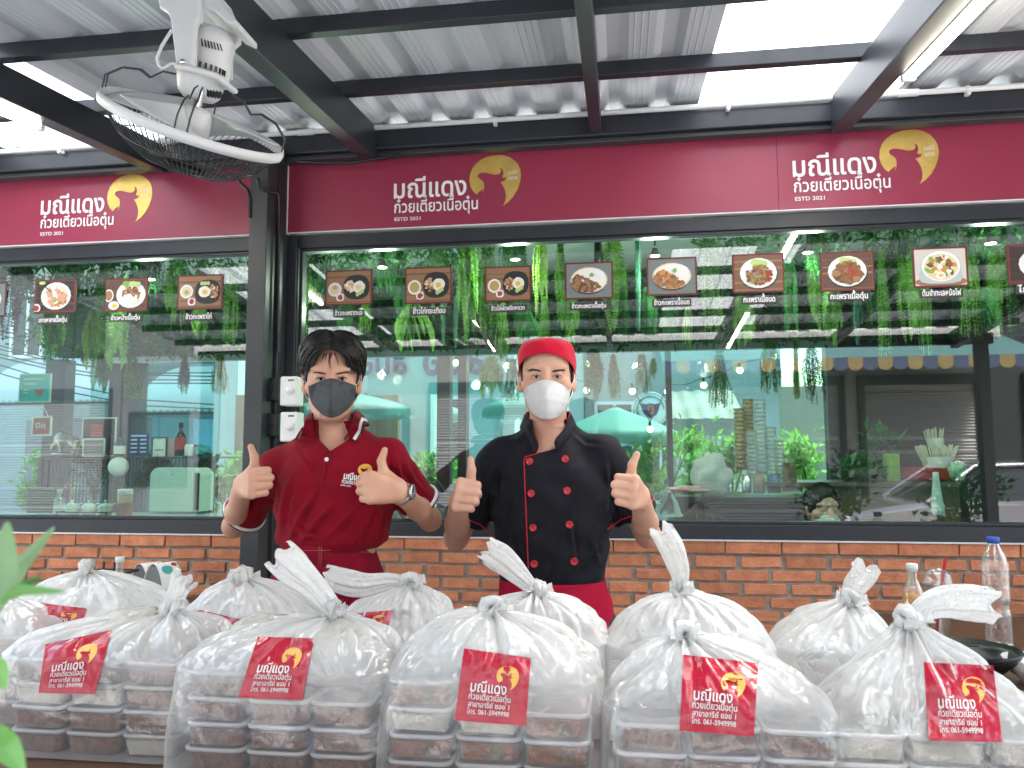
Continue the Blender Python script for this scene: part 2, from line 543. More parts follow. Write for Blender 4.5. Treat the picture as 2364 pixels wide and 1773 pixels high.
x2 = N.new('ShaderNodeMixShader'); x2.inputs[0].default_value = .07; L.new(x1.outputs[0], x2.inputs[1]); L.new(gl.outputs[0], x2.inputs[2])
L.new(x2.outputs[0], N['Material Output'].inputs[0])
for a, b in (SKL, SKR):
    s = MB(); sheet(s, a - .05, b + .05, Y0, 3.49, .004, h=.028)
    s.build('skylight_sheet', m, cn)
RAF = [(-3.25, .1, .09, 2.86), (-2.19, .075, .125, 2.757), (-1.13, .075, .15, 2.757), (-.085, .05, .10, 2.807), (.95, .075, .15, 2.757), (2.0, .05, .1, 2.807), (3.05, .075, .15, 2.757)]
for x, w, h, zb in RAF:
    z0 = zb + h / 2
    MB().bar((x, 3.345, z0), (x, Y0 + .05, z0 - SLP * (3.345 - Y0)), w, h).build('rafter', M_STEEL, cn, bevel=.004)
PUR = [3.45 - .545 * k for k in range(8)]
for y in PUR:
    b = MB(); b.bar((-4.5, y, zr(y) - .031), (3.5, y, zr(y) - .031), .04, .058); b.build('purlin', M_STEEL, cn, bevel=.003)
b = MB(); b.box(-4.4, 3.4, 3.30, 3.385, 2.795, 2.878); b.build('header_beam', M_STEEL, cn, bevel=.004)
b = MB(); b.box(-4.4, 3.4, 3.325, 3.38, 2.772, 2.793); b.build('header_lip', M_STEEL2, cn, bevel=.004)
b = MB(); b.box(-4.4, 3.4, -.70, -.62, 2.40, 2.50); b.build('eave_beam', M_STEEL, cn, bevel=.004)
b = MB(); b.box(-4.5, 3.5, -.80, -.705, 2.46, 2.58); b.build('gutter', M_WHITE, cn, bevel=.01)
b = MB(); b.box(-1.648, -1.562, 3.20, 3.298, 0, 2.79); b.build('post', M_STEEL2, cn, bevel=.004)
b = MB(); b.box(-1.675, -1.53, 3.18, 3.298, 2.742, 2.794); b.build('post_cap', M_STEEL, cn, bevel=.003)
for x in (-4.3, 3.3):
    b = MB(); b.box(x - .05, x + .05, -.71, -.61, 0, 2.40); b.build('post', M_STEEL, cn, bevel=.004)
# dark jamb between the two windows
t = thing('window_jamb', 'black steel jamb filling the gap behind the canopy post', 'jamb', (-1.6, YW, 0))
b = MB(); b.box(-1.664, -1.546, 3.302, YW + .088, 0, 2.434); b.box(-1.664, -1.556, 3.302, YW + .03, 2.436, 2.80); b.box(-1.545, -1.50, 3.385, YW - .008, 1.03, 2.43); b.build('jamb', M_STEEL, t, bevel=.003)

# white service pipe on the header
pp = thing('conduit_pipe', 'long thin white conduit pipe running along the top of the header beam', 'pipe', (0, 3.29, 2.87))
MB().tube([(-4.4, 3.285, 2.888), (3.4, 3.285, 2.888)], .0115, 12).build('pipe', M_WHITE, pp)
for u, v in ((385 / 2.765 / S, 344), (1070, 272), (1573, 235), (2090, 200), (1690, 0)):
    if v == 0: continue
    x = at(u, v, 3.285).x
    b = MB(); b.tube([(x - .007, 3.285, 2.888), (x + .007, 3.285, 2.888)], .0155, 12); b.box(x - .008, x + .008, 3.27, 3.3, 2.863, 2.876); b.box(x - .004, x + .004, 3.268, 3.276, 2.857, 2.866)
    b.build('clip', M_WHITE, pp)
for u, v in ((1950 / 2.765 / S, 318), ((1564 + 1475 / 2.765) / S, 206)):
    x = at(u, v, 3.285).x
    MB().tube([(x - .04, 3.285, 2.888), (x + .04, 3.285, 2.888)], .0155, 12).build('coupling', M_WHITE, pp)
cb = thing('power_cable', 'black corrugated cable looping from the header down behind the post', 'cable', (-1.55, 3.3, 2.7))
w = MB()
w.tube([at(640, 345, 3.29) + Vector((.5, 0, -.005)), at(760, 352, 3.29), at(700, 352, 3.29), at(640, 350, 3.29)], .008, 8)
pts = [at(552, 372, 3.19), at(528, 366, 3.18), at(513, 378, 3.18), at(518, 395, 3.19), at(535, 410, 3.2), at(541, 430, 3.2), at(540, 470, 3.2)]
w.tube(pts, .009, 8)
pts = [at(556, 385, 3.17), at(560, 405, 3.17), at(576, 413, 3.2), at(597, 417, 3.25), at(603, 430, 3.27), at(602, 520, 3.28), at(600, 760, 3.29)]
w.tube(pts, .0085, 8)
w.build('cable', M_BLACK, cb)

# ---- shop signs
def logo(t, ox, oz, k, y=YW - .006):
    """lettering lines; ox, oz left end of the base line of the big word, k metres per unit"""
    for txt, dx, dz, w, h, bold, dy in (('มณีแดง', 0, 0, 533, 192, .018, 0), ('ก๋วยเตี๋ยวเนื้อตุ๋น', 4, -108, 612, 118, .014, 0), ('ESTD 2021', 8, -168, 190, 37, .012, 0),
                                  ('มณี', 835, 133, 60, 38, 0, .002), ('แดง', 838, 92, 60, 38, 0, .002)):
        mb = MB(); flat_text(mb, txt, ox + dx * k, oz + dz * k, y - dy, width=w * k, height=h * k, bold=bold); mb.build('lettering', M_LETTER, t)
def emblem(mb, cx, z0, h, y):
    mb.add([(cx + a * h, y, z0 + b * h) for a, b in EMBLEM], EMB_T, 0, False)
KS = .00065
sgn = [(-3.115 - 1.3, -1.668, at(95.8 / S, 496 / S, YW), 'maroon sign with gold bull emblem on the separate board beyond the black post'),
       (-1.553, at(1680 / 1.0, 400, YW).x, at(910 / S, 459 / S, YW), 'maroon sign with gold bull emblem above the men, starting at the black post'),
       (at(1680, 400, YW).x + .002, 3.1, at(1829.8 / S, 408.7 / S, YW), 'maroon sign with gold bull emblem past the seam, under the big skylight')]
for x0, x1, p, lab in sgn:
    t = thing('shop_sign', lab, 'sign', ((x0 + x1) / 2, YW, 2.44), 'maroon signs over the shop windows')
    b = MB(); b.box(x0, x1, YW - .004, YW + .03, 2.446, 2.792); b.build('board', M_MAROON, t)
    b = MB(); b.box(x0, x1, YW - .012, YW + .03, 2.4405, 2.445)
    if x0 > -1.6 and x0 < -1.5: b.box(x0 - .006, x0, YW - .012, YW + .03, 2.436, 2.775)
    b.build('edging', M_WHITE, t)
    logo(t, p.x, p.z, KS)
    b = MB(); emblem(b, p.x + 740 * KS, p.z - 95 * KS, 373 * KS, YW - .0055); b.build('emblem', M_GOLD, t)

# ---- tube lamps on the rafters
M_TUBE = mat('lit_tube', (1, .96, .88), .4, emit=(1, .90, .74), estr=9)
def lamp(label, x, y0, y1, z):
    t = thing('tube_lamp', label, 'lamp', (x, (y0 + y1) / 2, z), 'tube lamps on the rafters')
    sl = lambda y: z - SLP * (3.3 - y)
    MB().bar((x, y0, sl(y0)), (x, y1, sl(y1)), .034, .03).build('housing', M_WHITE, t, bevel=.004)
    MB().tube([(x + .012, y0 + .01, sl(y0) - .02), (x + .012, y1 - .012, sl(y1) - .02)], .0145, 12).build('tube', M_TUBE, t)
    for y in (y0, y1): MB().bar((x + .006, y - .012, sl(y) - .01), (x + .006, y + .012, sl(y) - .01), .046, .046).build('end_cap', M_WHITE, t, bevel=.004)
pA = at_x(1958, 112, .95 + .06); pB = at_x(73, 257, -2.19 - .07)
lamp('lit warm tube lamp along the rafter over the sign on the wide board', .95 + .056, pA.y - 1.2, pA.y, 2.763)
lamp('lit warm tube lamp along the rafter beyond the hanging fan', -2.19 - .056, pB.y - 1.25, pB.y, 2.76)
lamp('lit warm tube lamp near the canopy edge, seen mirrored over the polo man', -1.13 - .07, -.4, .8, 2.80)
lamp('lit warm tube lamp at the pavement end, seen mirrored beside the mince picture', .95 + .06, -.5, .7, 2.80)

# ---- room behind the glass
M_CEIL = mat('room_ceiling_paint', (.72, .76, .74), .8, 0, (.66, .70, .68), 2)
M_DARKW = mat('dark_room_wall', (.045, .04, .04), .7, 0, (.06, .05, .05), 3)
YF = 5.7
b = MB(); b.box(-4.3, 3.2, YW + .12, YF + .2, 2.62, 2.70); struct('room_ceiling', b, M_CEIL)
b = MB(); b.box(-4.3, 3.2, YW + .12, YF + .15, .001, .012)
struct('room_floor', b, mat('room_floor_tile', (.42, .41, .38), .5, 0, (.36, .35, .33), 4))
fw = thing('room_back_wall', 'dark back wall with tall street windows behind the hanging ferns', 'wall', (0, YF, 0))
xw = at(1806, 900, YF).x
b = MB()
b.box(xw, 3.2, YF, YF + .12, 0, 2.62)                    # solid part to the right
b.box(-4.3, xw, YF, YF + .12, 2.19, 2.62)
b.box(-4.3, xw, YF, YF + .12, 0, .45)
b.build('wall', M_DARKW, fw)
b = MB()
b.box(-4.3, xw, YF - .06, YF - .003, 2.145, 2.20)
b.build('pelmet', mat('pelmet_strip', (.55, .57, .57), .5), fw)
b = MB()
for u0, u1 in ((97, 140), (236, 262), (268, 300), (945, 972), (990, 1008), (1788, 1815), (1440, 1452)):
    b.box(at(u0, 900, YF).x, at(u1, 900, YF).x, YF - .02, YF + .1, .45, 2.19)
b.box(-4.3, xw, YF - .02, YF + .1, .45, .52)
b.build('mullions', M_STEEL, fw)
b = MB(); b.add([(-4.3, YF + .05, .45), (xw, YF + .05, .45), (xw, YF + .05, 2.19), (-4.3, YF + .05, 2.19)], [(0, 1, 2, 3)], 0, False)
b.build('pane', sheet_glass('street_window_glass', (.50, .75, .71), .05), fw)
b = MB(); b.box(3.1, 3.2, YW + .12, YF + .1, .012, 2.62)
t = b.build('room_side_wall', M_DARKW); tag(t, 'dark plain side wall at the far end of the room', 'wall')
# ================================================================== figures
class Field:
    """distance field on an uneven grid; surfaces come out as one continuous mesh"""
    def __init__(self, xs, ys, zs):
        self.ax = [np.asarray(a, np.float32) for a in (xs, ys, zs)]
        self.F = np.full([len(a) for a in self.ax], .2, np.float32)
    def _win(self, lo, hi):
        s = []
        for a, l, h in zip(self.ax, lo, hi):
            i0 = int(np.searchsorted(a, l)); i1 = int(np.searchsorted(a, h))
            if i1 <= i0: return None
            s.append(slice(i0, i1))
        return tuple(s)
    def _xyz(self, s):
        return self.ax[0][s[0]][:, None, None], self.ax[1][s[1]][None, :, None], self.ax[2][s[2]][None, None, :]
    def put(self, prim, k=.01, sub=False):
        lo, hi, fn = prim
        s = self._win([l - k - .02 for l in lo], [h + k + .02 for h in hi])
        if s is None: return
        d = fn(*self._xyz(s)).astype(np.float32)
        A = self.F[s]
        if sub:
            h = np.maximum(k - np.abs(A + d), 0) / k if k > 0 else 0
            self.F[s] = np.maximum(A, -d) + h * h * k / 4
        else:
            h = np.maximum(k - np.abs(A - d), 0) / k if k > 0 else 0
            self.F[s] = np.minimum(A, d) - h * h * k / 4
    def mesh(self):
        F = self.F; ax = self.ax
        ins = F < 0
        n0, n1, n2 = F.shape
        c = np.zeros((n0 - 1, n1 - 1, n2 - 1), np.uint8)
        for i in (0, 1):
            for j in (0, 1):
                for k in (0, 1):
                    c += ins[i:n0 - 1 + i, j:n1 - 1 + j, k:n2 - 1 + k]
        act = np.argwhere((c > 0) & (c < 8))
        idx = -np.ones(c.shape, np.int32)
        idx[tuple(act.T)] = np.arange(len(act))
        P = np.zeros((len(act), 3)); cnt = np.zeros(len(act))
        corners = [(i, j, k) for i in (0, 1) for j in (0, 1) for k in (0, 1)]
        for a in range(8):
            for b in range(a + 1, 8):
                ca, cb = np.array(corners[a]), np.array(corners[b])
                if np.abs(ca - cb).sum() != 1: continue
                ia = act + ca; ib = act + cb
                fa = F[tuple(ia.T)]; fb = F[tuple(ib.T)]
                m = (fa < 0) != (fb < 0)
                t = np.where(m, fa / np.where(m, fa - fb, 1), 0)
                for d in range(3):
                    pa = ax[d][ia[:, d]]; pb = ax[d][ib[:, d]]
                    P[:, d] += np.where(m, pa + (pb - pa) * t, 0)
                cnt += m
        P /= cnt[:, None]
        faces = []
        for d in range(3):
            e0 = [slice(None)] * 3; e1 = [slice(None)] * 3
            e0[d] = slice(0, -1); e1[d] = slice(1, None)
            A, B = ins[tuple(e0)], ins[tuple(e1)]
            ed = np.argwhere(A != B)
            u, w = [(1, 2), (2, 0), (0, 1)][d]
            ok = (ed[:, u] > 0) & (ed[:, w] > 0) & (ed[:, u] < F.shape[u] - 1) & (ed[:, w] < F.shape[w] - 1)
            ed = ed[ok]
            def cell(du, dw):
                q = ed.copy(); q[:, u] += du; q[:, w] += dw
                return idx[tuple(q.T)]
            q = np.stack([cell(-1, -1), cell(0, -1), cell(0, 0), cell(-1, 0)], 1)
            flip = A[tuple(ed.T)] == False
            q[flip] = q[flip][:, ::-1]
            faces.append(q)
        Fq = np.concatenate(faces)
        Fq = Fq[(Fq >= 0).all(1)]
        return P, Fq
    def build(self, name, m, parent, smooth=1, disp=None):
        P, Q = self.mesh()
        if smooth:
            for _ in range(smooth):
                acc = np.zeros_like(P); n = np.zeros(len(P))
                for a, b in ((0, 1), (1, 2), (2, 3), (3, 0)):
                    np.add.at(acc, Q[:, a], P[Q[:, b]]); np.add.at(acc, Q[:, b], P[Q[:, a]])
                    np.add.at(n, Q[:, a], 1); np.add.at(n, Q[:, b], 1)
                P = P * .5 + acc / np.maximum(n, 1)[:, None] * .5
        if disp is not None: P = disp(P, quad_normals(P, Q))
        base = np.array(world_of(parent))
        me = bpy.data.meshes.new(name)
        me.vertices.add(len(P)); me.vertices.foreach_set('co', (P - base).ravel())
        me.loops.add(len(Q) * 4); me.loops.foreach_set('vertex_index', Q.ravel())
        me.polygons.add(len(Q)); me.polygons.foreach_set('loop_start', np.arange(len(Q)) * 4)
        me.polygons.foreach_set('use_smooth', np.ones(len(Q), bool))
        me.materials.append(m); me.update(calc_edges=True); me.validate()
        o = bpy.data.objects.new(name, me); C.objects.link(o); o.parent = parent
        bv = BVHTree.FromPolygons(P.tolist(), Q.tolist())
        return o, bv

def quad_normals(P, Q):
    n = np.cross(P[Q[:, 2]] - P[Q[:, 0]], P[Q[:, 3]] - P[Q[:, 1]])
    N = np.zeros_like(P)
    for i in range(4): np.add.at(N, Q[:, i], n)
    return N / np.maximum(np.linalg.norm(N, axis=1), 1e-12)[:, None]
def photo_uv(P):
    q = (P - CAM) @ RW
    return np.stack([(q[:, 0] / q[:, 2] * FPX + CX) / S, (q[:, 1] / q[:, 2] * FPX + CY) / S], 1)
def creases(lines, cv):
    """folds in the cloth, each a bent line with a raised lip and a hollow beside it: (points, height, width)"""
    def fn(P, N):
        uv = photo_uv(P); add = np.zeros(len(P))
        front = np.clip(((CAM - P) * N).sum(1) / np.linalg.norm(CAM - P, axis=1) * 1.6, 0, 1)
        for pts, amp, w in lines:
            q = np.array([cv(*p) for p in pts]); w_ = w / 3.1; amp = amp * 1.6
            best = np.full(len(P), 1e9); sgn = np.zeros(len(P)); tt = np.zeros(len(P)); n = len(q) - 1
            for i in range(n):
                e = q[i + 1] - q[i]; d = uv - q[i]
                t = np.clip((d @ e) / (e @ e), 0, 1)
                r = d - t[:, None] * e
                D = np.hypot(r[:, 0], r[:, 1]); m = D < best
                best[m] = D[m]; sgn[m] = np.sign(e[0] * d[m, 1] - e[1] * d[m, 0]); tt[m] = (i + t[m]) / n
            x = best * sgn / w_
            add += amp * (np.exp(-(x - .5) ** 2) - .9 * np.exp(-(x + .8) ** 2)) * np.sin(pi * np.clip(tt * .96 + .02, 0, 1)) ** .6
        return P + N * (add * front)[:, None]
    return fn

def cap(a, b, ra, rb, sy=1.0):
    a = np.array(a, float); b = np.array(b, float); r = max(ra, rb)
    lo = np.minimum(a, b) - r; hi = np.maximum(a, b) + r
    ba = b - a; L = max(float(ba @ ba), 1e-9)
    def fn(X, Y, Z):
        x, y, z = X - a[0], Y - a[1], Z - a[2]
        t = np.clip((x * ba[0] + y * ba[1] + z * ba[2]) / L, 0, 1)
        return np.sqrt((x - t * ba[0]) ** 2 + ((y - t * ba[1]) / sy) ** 2 + (z - t * ba[2]) ** 2) - (ra + (rb - ra) * t)
    return lo, hi, fn
def ell(c, r, M=None):
    c = np.array(c, float); r = np.array(r if hasattr(r, '__len__') else (r,) * 3, float); R = r.max()
    M = np.eye(3) if M is None else np.array(M)     # rows: own axes
    def fn(X, Y, Z):
        x, y, z = X - c[0], Y - c[1], Z - c[2]
        q = [(M[i][0] * x + M[i][1] * y + M[i][2] * z) / r[i] for i in range(3)]
        k0 = np.sqrt(q[0] ** 2 + q[1] ** 2 + q[2] ** 2)
        k1 = np.sqrt((q[0] / r[0]) ** 2 + (q[1] / r[1]) ** 2 + (q[2] / r[2]) ** 2)
        return k0 * (k0 - 1) / np.maximum(k1, 1e-6)
    return c - R, c + R, fn
def loft(secs, grow=0.0, n=2.3):
    """secs: (z, cx, cy, rx, ry) sorted upward"""
    s = np.array(sorted(secs), float)
    def fn(X, Y, Z):
        z = Z.ravel(); g = lambda i: np.interp(z, s[:, 0], s[:, i])
        cx, cy, rx, ry = g(1), g(2), g(3) + grow, g(4) + grow
        q = (np.abs((X - cx) / rx) ** n + np.abs((Y - cy) / ry) ** n) ** (1 / n)
        d = (q - 1) * np.minimum(rx, ry)
        return np.maximum(d, np.maximum(s[0, 0] - Z, Z - s[-1, 0]))
    r = max(s[:, 3].max(), s[:, 4].max()) + grow
    return (np.array([s[:, 1].min() - r, s[:, 2].min() - r, s[0, 0]]), np.array([s[:, 1].max() + r, s[:, 2].max() + r, s[-1, 0]]), fn)
def polyprism(poly, y0, y1):
    """polygon in (x, z) running from y0 to y1"""
    p = np.array(poly, float)
    def fn(X, Y, Z):
        x = X[:, 0, 0][:, None]; z = Z[0, 0, :][None, :]
        d = np.full((x.shape[0], z.shape[1]), 1e9); inside = np.zeros(d.shape, bool)
        for i in range(len(p)):
            a, b = p[i], p[(i + 1) % len(p)]
            e = b - a; wx, wz = x - a[0], z - a[1]
            t = np.clip((wx * e[0] + wz * e[1]) / max(e @ e, 1e-12), 0, 1)
            d = np.minimum(d, (wx - t * e[0]) ** 2 + (wz - t * e[1]) ** 2)
            c1 = (a[1] <= z) != (b[1] <= z)
            xx = a[0] + (z - a[1]) / (e[1] if abs(e[1]) > 1e-9 else 1e-9) * e[0]
            inside ^= c1 & (x < xx)
        d = np.sqrt(d) * np.where(inside, -1, 1)
        return np.maximum(d[:, None, :], np.maximum(y0 - Y, Y - y1))
    return np.array([p[:, 0].min(), y0, p[:, 1].min()]), np.array([p[:, 0].max(), y1, p[:, 1].max()]), fn
def cut_along(prim, p, axis):
    """keep the side of the prim behind the plane through p"""
    lo, hi, fn = prim; p = np.array(p, float); n = np.array(axis, float); n /= np.linalg.norm(n)
    return lo, hi, lambda X, Y, Z: np.maximum(fn(X, Y, Z), (X - p[0]) * n[0] + (Y - p[1]) * n[1] + (Z - p[2]) * n[2])

def hand_prims(Wp, Xd, Zd, side, s=1.0):
    """thumbs-up fist; Xd wrist to knuckles, Zd thumb side, side +1 when the back of the hand is Zd x Xd"""
    X = np.array(Xd, float); X /= np.linalg.norm(X)
    Z = np.array(Zd, float); Z -= X * (Z @ X); Z /= np.linalg.norm(Z)
    Yv = np.cross(Z, X) * side
    P = lambda x, y, z: np.array(Wp) + s * (x * X + y * Yv + z * Z)
    out = []
    zi = (.0335, .0115, -.0108, -.0318); mx = (.082, .086, .082, .074)
    for z, x in zip(zi, mx):
        out.append((cap(P(0.0, 0, z * .5), P(x, .002, z), .0165 * s, .0135 * s), .014))
    out.append((ell(P(.043, -.010, 0), (.042 * s, .016 * s, .038 * s), [X, Yv, Z]), .012))
    out.append((ell(P(.036, -.020, .026), (.030 * s, .016 * s, .020 * s), [X, Yv, Z]), .012))
    fl = ((.040, .026, .02), (.044, .028, .021), (.041, .026, .02), (.033, .02, .017))
    for q, (z, x) in enumerate(zip(zi, mx)):
        a = P(x, -.002, z); ang = 70 + (3 - q) * 3
        r = (.0114, .0118, .0113, .0100)[q] * s
        zs = z * .94
        p1 = (x + fl[q][0] * cos(radians(ang)), -.002 - fl[q][0] * sin(radians(ang)), zs)
        p2 = (p1[0] + fl[q][1] * cos(radians(ang + 98)), p1[1] - fl[q][1] * sin(radians(ang + 98)), zs * .96)
        p3 = (p2[0] + fl[q][2] * cos(radians(ang + 165)), p2[1] - fl[q][2] * sin(radians(ang + 165)), zs * .94)
        out.append((cap(a, P(*p1), r * 1.10, r), .0025))
        out.append((cap(P(*p1), P(*p2), r, r * .93), .0015))
        out.append((cap(P(*p2), P(*p3), r * .93, r * .85), .0015))
    t = [P(.012, -.012, .024), P(.040, -.022, .048), P(.050, -.020, .076), P(.046, -.012, .106)]
    out.append((cap(t[0], t[1], .016 * s, .0145 * s), .012))
    out.append((cap(t[1], t[2], .0138 * s, .0118 * s), .004))
    out.append((cap(t[2], t[3], 0.0118 * s, .0088 * s), .004))
    nail = (t[2] * .35 + t[3] * .65, (t[3] - t[2]))
    return out, nail

def head_prims(h, w=1.0, th=0.0):
    """h: point between the ears at eye level; the face looks along -y turned by th"""
    ct, st = cos(th), sin(th)
    R = np.array([[ct, -st, 0], [st, ct, 0], [0, 0, 1]])
    P = lambda x, y, z: np.array(h) + R @ np.array([x * w, y, z])
    A = R.T
    E = lambda c, r, M=None: ell(c, r, A if M is None else np.array(M) @ A)
    o = [(E(P(0, .012, .028), (.074 * w, .094, .094)), .01),
         (E(P(0, -.025, -.045), (.063 * w, .066, .078)), .03),
         (E(P(0, -.052, -.098), (.030 * w, .028, .022)), .03),
         (cap(P(.045, -.005, -.075), P(.020, -.055, -.103), .016, .014), .02),
         (cap(P(-.045, -.005, -.075), P(-.020, -.055, -.103), .016, .014), .02)]
    for s in (-1, 1):
        o += [(E(P(s * .034, -.070, .020), (.024 * w, .012, .008)), .018),
              (E(P(s * .050, -.055, -.030), (.022, .022, .018)), .02)]
    o += [(cap(P(0, -.086, .010), P(0, -.108, -.034), .009, .012), .012),
          (E(P(0, -.104, -.040), (.017, .013, .011)), .008)]
    ears = []
    for s in (-1, 1):
        c, n = cos(s * .45), sin(s * .45)
        M = [(c, n, 0), (-n, c, .15), (0, -.15, 1)]
        ears.append((E(P(s * .080, .004, -.010), (.008, .019, .032), M), .006))
        ears.append((E(P(s * .076, -.006, -.034), (.008, .010, .012)), .006))
    holes = [(E(P(s * .0865, -.004, -.008), (.006, .010, .018)), .005) for s in (-1, 1)]
    socks = [(E(P(s * .031, -.098, -.003), (.017, .013, .0085)), .012) for s in (-1, 1)]
    balls = [(E(P(s * .031, -.0745, -.003), (.015, .0135, .011)), .005) for s in (-1, 1)]
    return o, (ears, holes), socks, balls

M_SKIN = mat('skin', (.60, .35, .25), .48, 0, (.52, .27, .185), 16, 6, bump=.09, bscale=130, spec=.4, sss=.12)
M_SKIN2 = mat('skin_fair', (.63, .375, .28), .48, 0, (.55, .29, .205), 16, 6, bump=.09, bscale=130, spec=.4, sss=.12)
M_HAIR = mat('black_hair', (.004, .0035, .0035), .45, 0, (.009, .008, .007), 40, 3, spec=.35, stretch=(1, 1, .3))
M_EYEW = mat('eye_white', (.46, .40, .37), .3)
M_IRIS = mat('dark_iris', (.016, .009, .006), .1, coat=.5)
M_LID = mat('lash_line', (.05, .025, .018), .6)
M_BROW = mat('eyebrow_hair', (.035, .024, .019), .7)

def hit(bv, u, v, eps=.0015):
    d = Vector(ray(u, v)).normalized()
    p, n, i, dist = bv.ray_cast(Vector(CAM), d)
    return None if p is None else p - d * eps

def decal(bv, poly, eps=.0015, cv=None, sub=3):
    """polygon given in photo positions laid on a surface; returns verts, faces (fan with inner ring)"""
    pts = [cv(*q) if cv else q for q in poly]
    # resample the outline
    res = []
    for i, p in enumerate(pts):
        q = pts[(i + 1) % len(pts)]
        for k in range(sub): res.append((p[0] + (q[0] - p[0]) * k / sub, p[1] + (q[1] - p[1]) * k / sub))
    n = len(res); mx = sum(p[0] for p in res) / n; my = sum(p[1] for p in res) / n
    rings = []
    for f in (1, .66, .33, 0):
        rings.append([hit(bv, mx + (p[0] - mx) * f, my + (p[1] - my) * f, eps) for p in (res if f else res[:1])])
    if any(p is None for r in rings for p in r): return [], []
    V = rings[0] + rings[1] + rings[2] + rings[3]
    F = []
    for r in range(2):
        F += [(r * n + i, r * n + (i + 1) % n, (r + 1) * n + (i + 1) % n, (r + 1) * n + i) for i in range(n)]
    F += [(2 * n + i, 2 * n + (i + 1) % n, 3 * n) for i in range(n)]
    return V, F
def strip(bv, pts, w, eps=.0015, cv=None, n=6, taper=False):
    """narrow band of px width w along photo positions"""
    P = [cv(*q) if cv else q for q in pts]
    Q = []
    for i in range(len(P) - 1):
        for k in range(n): Q.append((P[i][0] + (P[i + 1][0] - P[i][0]) * k / n, P[i][1] + (P[i + 1][1] - P[i][1]) * k / n))
    Q.append(P[-1])
    V, F = [], []
    for i, p in enumerate(Q):
        a, b = Q[max(i - 1, 0)], Q[min(i + 1, len(Q) - 1)]
        tx, ty = b[0] - a[0], b[1] - a[1]; L = sqrt(tx * tx + ty * ty) or 1
        ww = w * ((1 - abs(2 * i / (len(Q) - 1) - 1) ** 2) * .8 + .2 if taper else 1)
        for sg in (-.5, .5):
            h = hit(bv, p[0] - ty / L * ww * sg, p[1] + tx / L * ww * sg, eps)
            if h is None: return [], []
            V.append(h)
    F = [(2 * i, 2 * i + 1, 2 * i + 3, 2 * i + 2) for i in range(len(Q) - 1)]
    return V, F
def on_line(bv, pts, eps=.002, cv=None, n=6):
    P = [cv(*q) if cv else q for q in pts]; Q = []
    for i in range(len(P) - 1):
        for k in range(n): Q.append((P[i][0] + (P[i + 1][0] - P[i][0]) * k / n, P[i][1] + (P[i + 1][1] - P[i][1]) * k / n))
    Q.append(P[-1])
    return [h for h in (hit(bv, a, b, eps) for a, b in Q) if h is not None]

def zoomed(x0, y0, k):
    """positions read off an enlarged crop of the photo"""
    return lambda x, y: ((x0 + x / k) / S, (y0 + y / k) / S)

def sinfold(X, Y, Z, dirs):
    """soft cloth folds"""
    out = 0
    for (a, b, c, ph, amp) in dirs:
        out = out + amp * np.sin(a * X + b * Y + c * Z + ph + 1.3 * np.sin(.31 * (b * X + c * Y - a * Z) + ph))
    return out

def axes(x0, x1, y0, y1, z0, zm, z1, f=.0031, zc=.02):
    return np.arange(x0, x1, f), np.arange(y0, y1, f), np.concatenate([np.arange(z0, zm, zc), np.arange(zm, z1, f)])

def lash(bv, cv, pts, w): return strip(bv, pts, w, .0022, cv, 4, True)

def face_parts(t, bv, cv, eyes, brows, k):
    """each eye and each brow a part of its own"""
    for (outline, iris, lid) in eyes:
        mb = MB()
        V, F = decal(bv, outline, .0008, cv); mb.add(V, F, 0)
        r = 7.4 * k
        V, F = decal(bv, [(iris[0] + r * cos(a), iris[1] + r * sin(a) * .86) for a in [j * pi / 4 for j in range(8)]], .0014, cv, 1); mb.add(V, F, 1)
        V, F = strip(bv, lid, 2.3 * k / 2.2, .0020, lambda x, y: cv(x, y), 4, True)
        mb.add(V, F, 2)
        q = [(p[0], p[1] - 4.6 * k) for p in lid]
        V, F = strip(bv, q, .7, .0010, cv, 4, True); mb.add(V, F, 3)
        mb.build('eye', [M_EYEW, M_IRIS, M_LID, mat('eyelid_crease', (.30, .14, .09), .6)], t)
    for b in brows:
        my_ = sum(q[1] for q in b) / len(b); x0_, x1_ = min(q[0] for q in b), max(q[0] for q in b)
        md = lambda x: sorted(b, key=lambda q: abs(q[0] - x))[:2]
        b = [(q[0], sum(r[1] for r in md(q[0])) / 2 + (q[1] - sum(r[1] for r in md(q[0])) / 2) * 1.4) for q in b]
        V, F = decal(bv, b, .0014, cv); mb = MB(); mb.add(V, F, 0)
        mb.build('eyebrow', M_BROW, t)
# ================================================================== the two men
def vec(p): return np.array([p[0], p[1], p[2]], float)

def arm(field, sh, el, hand_c, Xd, Zd, side, s, k=.02, ru=.037):
    X = np.array(Xd, float); X /= np.linalg.norm(X)
    Wr = vec(hand_c) - X * .045 * s
    sh, el = vec(sh), vec(el)
    field.put(cap(sh, el, ru + .004, ru - .006), k)
    mid = el * .62 + Wr * .38
    field.put(cap(el, mid, ru - .005, ru - .006), .02)
    field.put(cap(mid, Wr, ru - .006, .0265 * s), .02)
    pr, nail = hand_prims(Wr, Xd, Zd, side, s)
    for p, kk in pr: field.put(p, kk)
    return Wr, nail

def ring_band(mb, c, axis, r, w, mat=0, squash=1.0, thick=.0025):
    ax = Vector(axis).normalized()
    a = ax.orthogonal().normalized(); b = ax.cross(a)
    M = Matrix((a, b, ax)).transposed()
    mb.lathe([(r - .004, -w), (r + thick, -w), (r + thick, w), (r - .004, w)], c, 32, mat, M=M)

def nails(t, items):
    pass

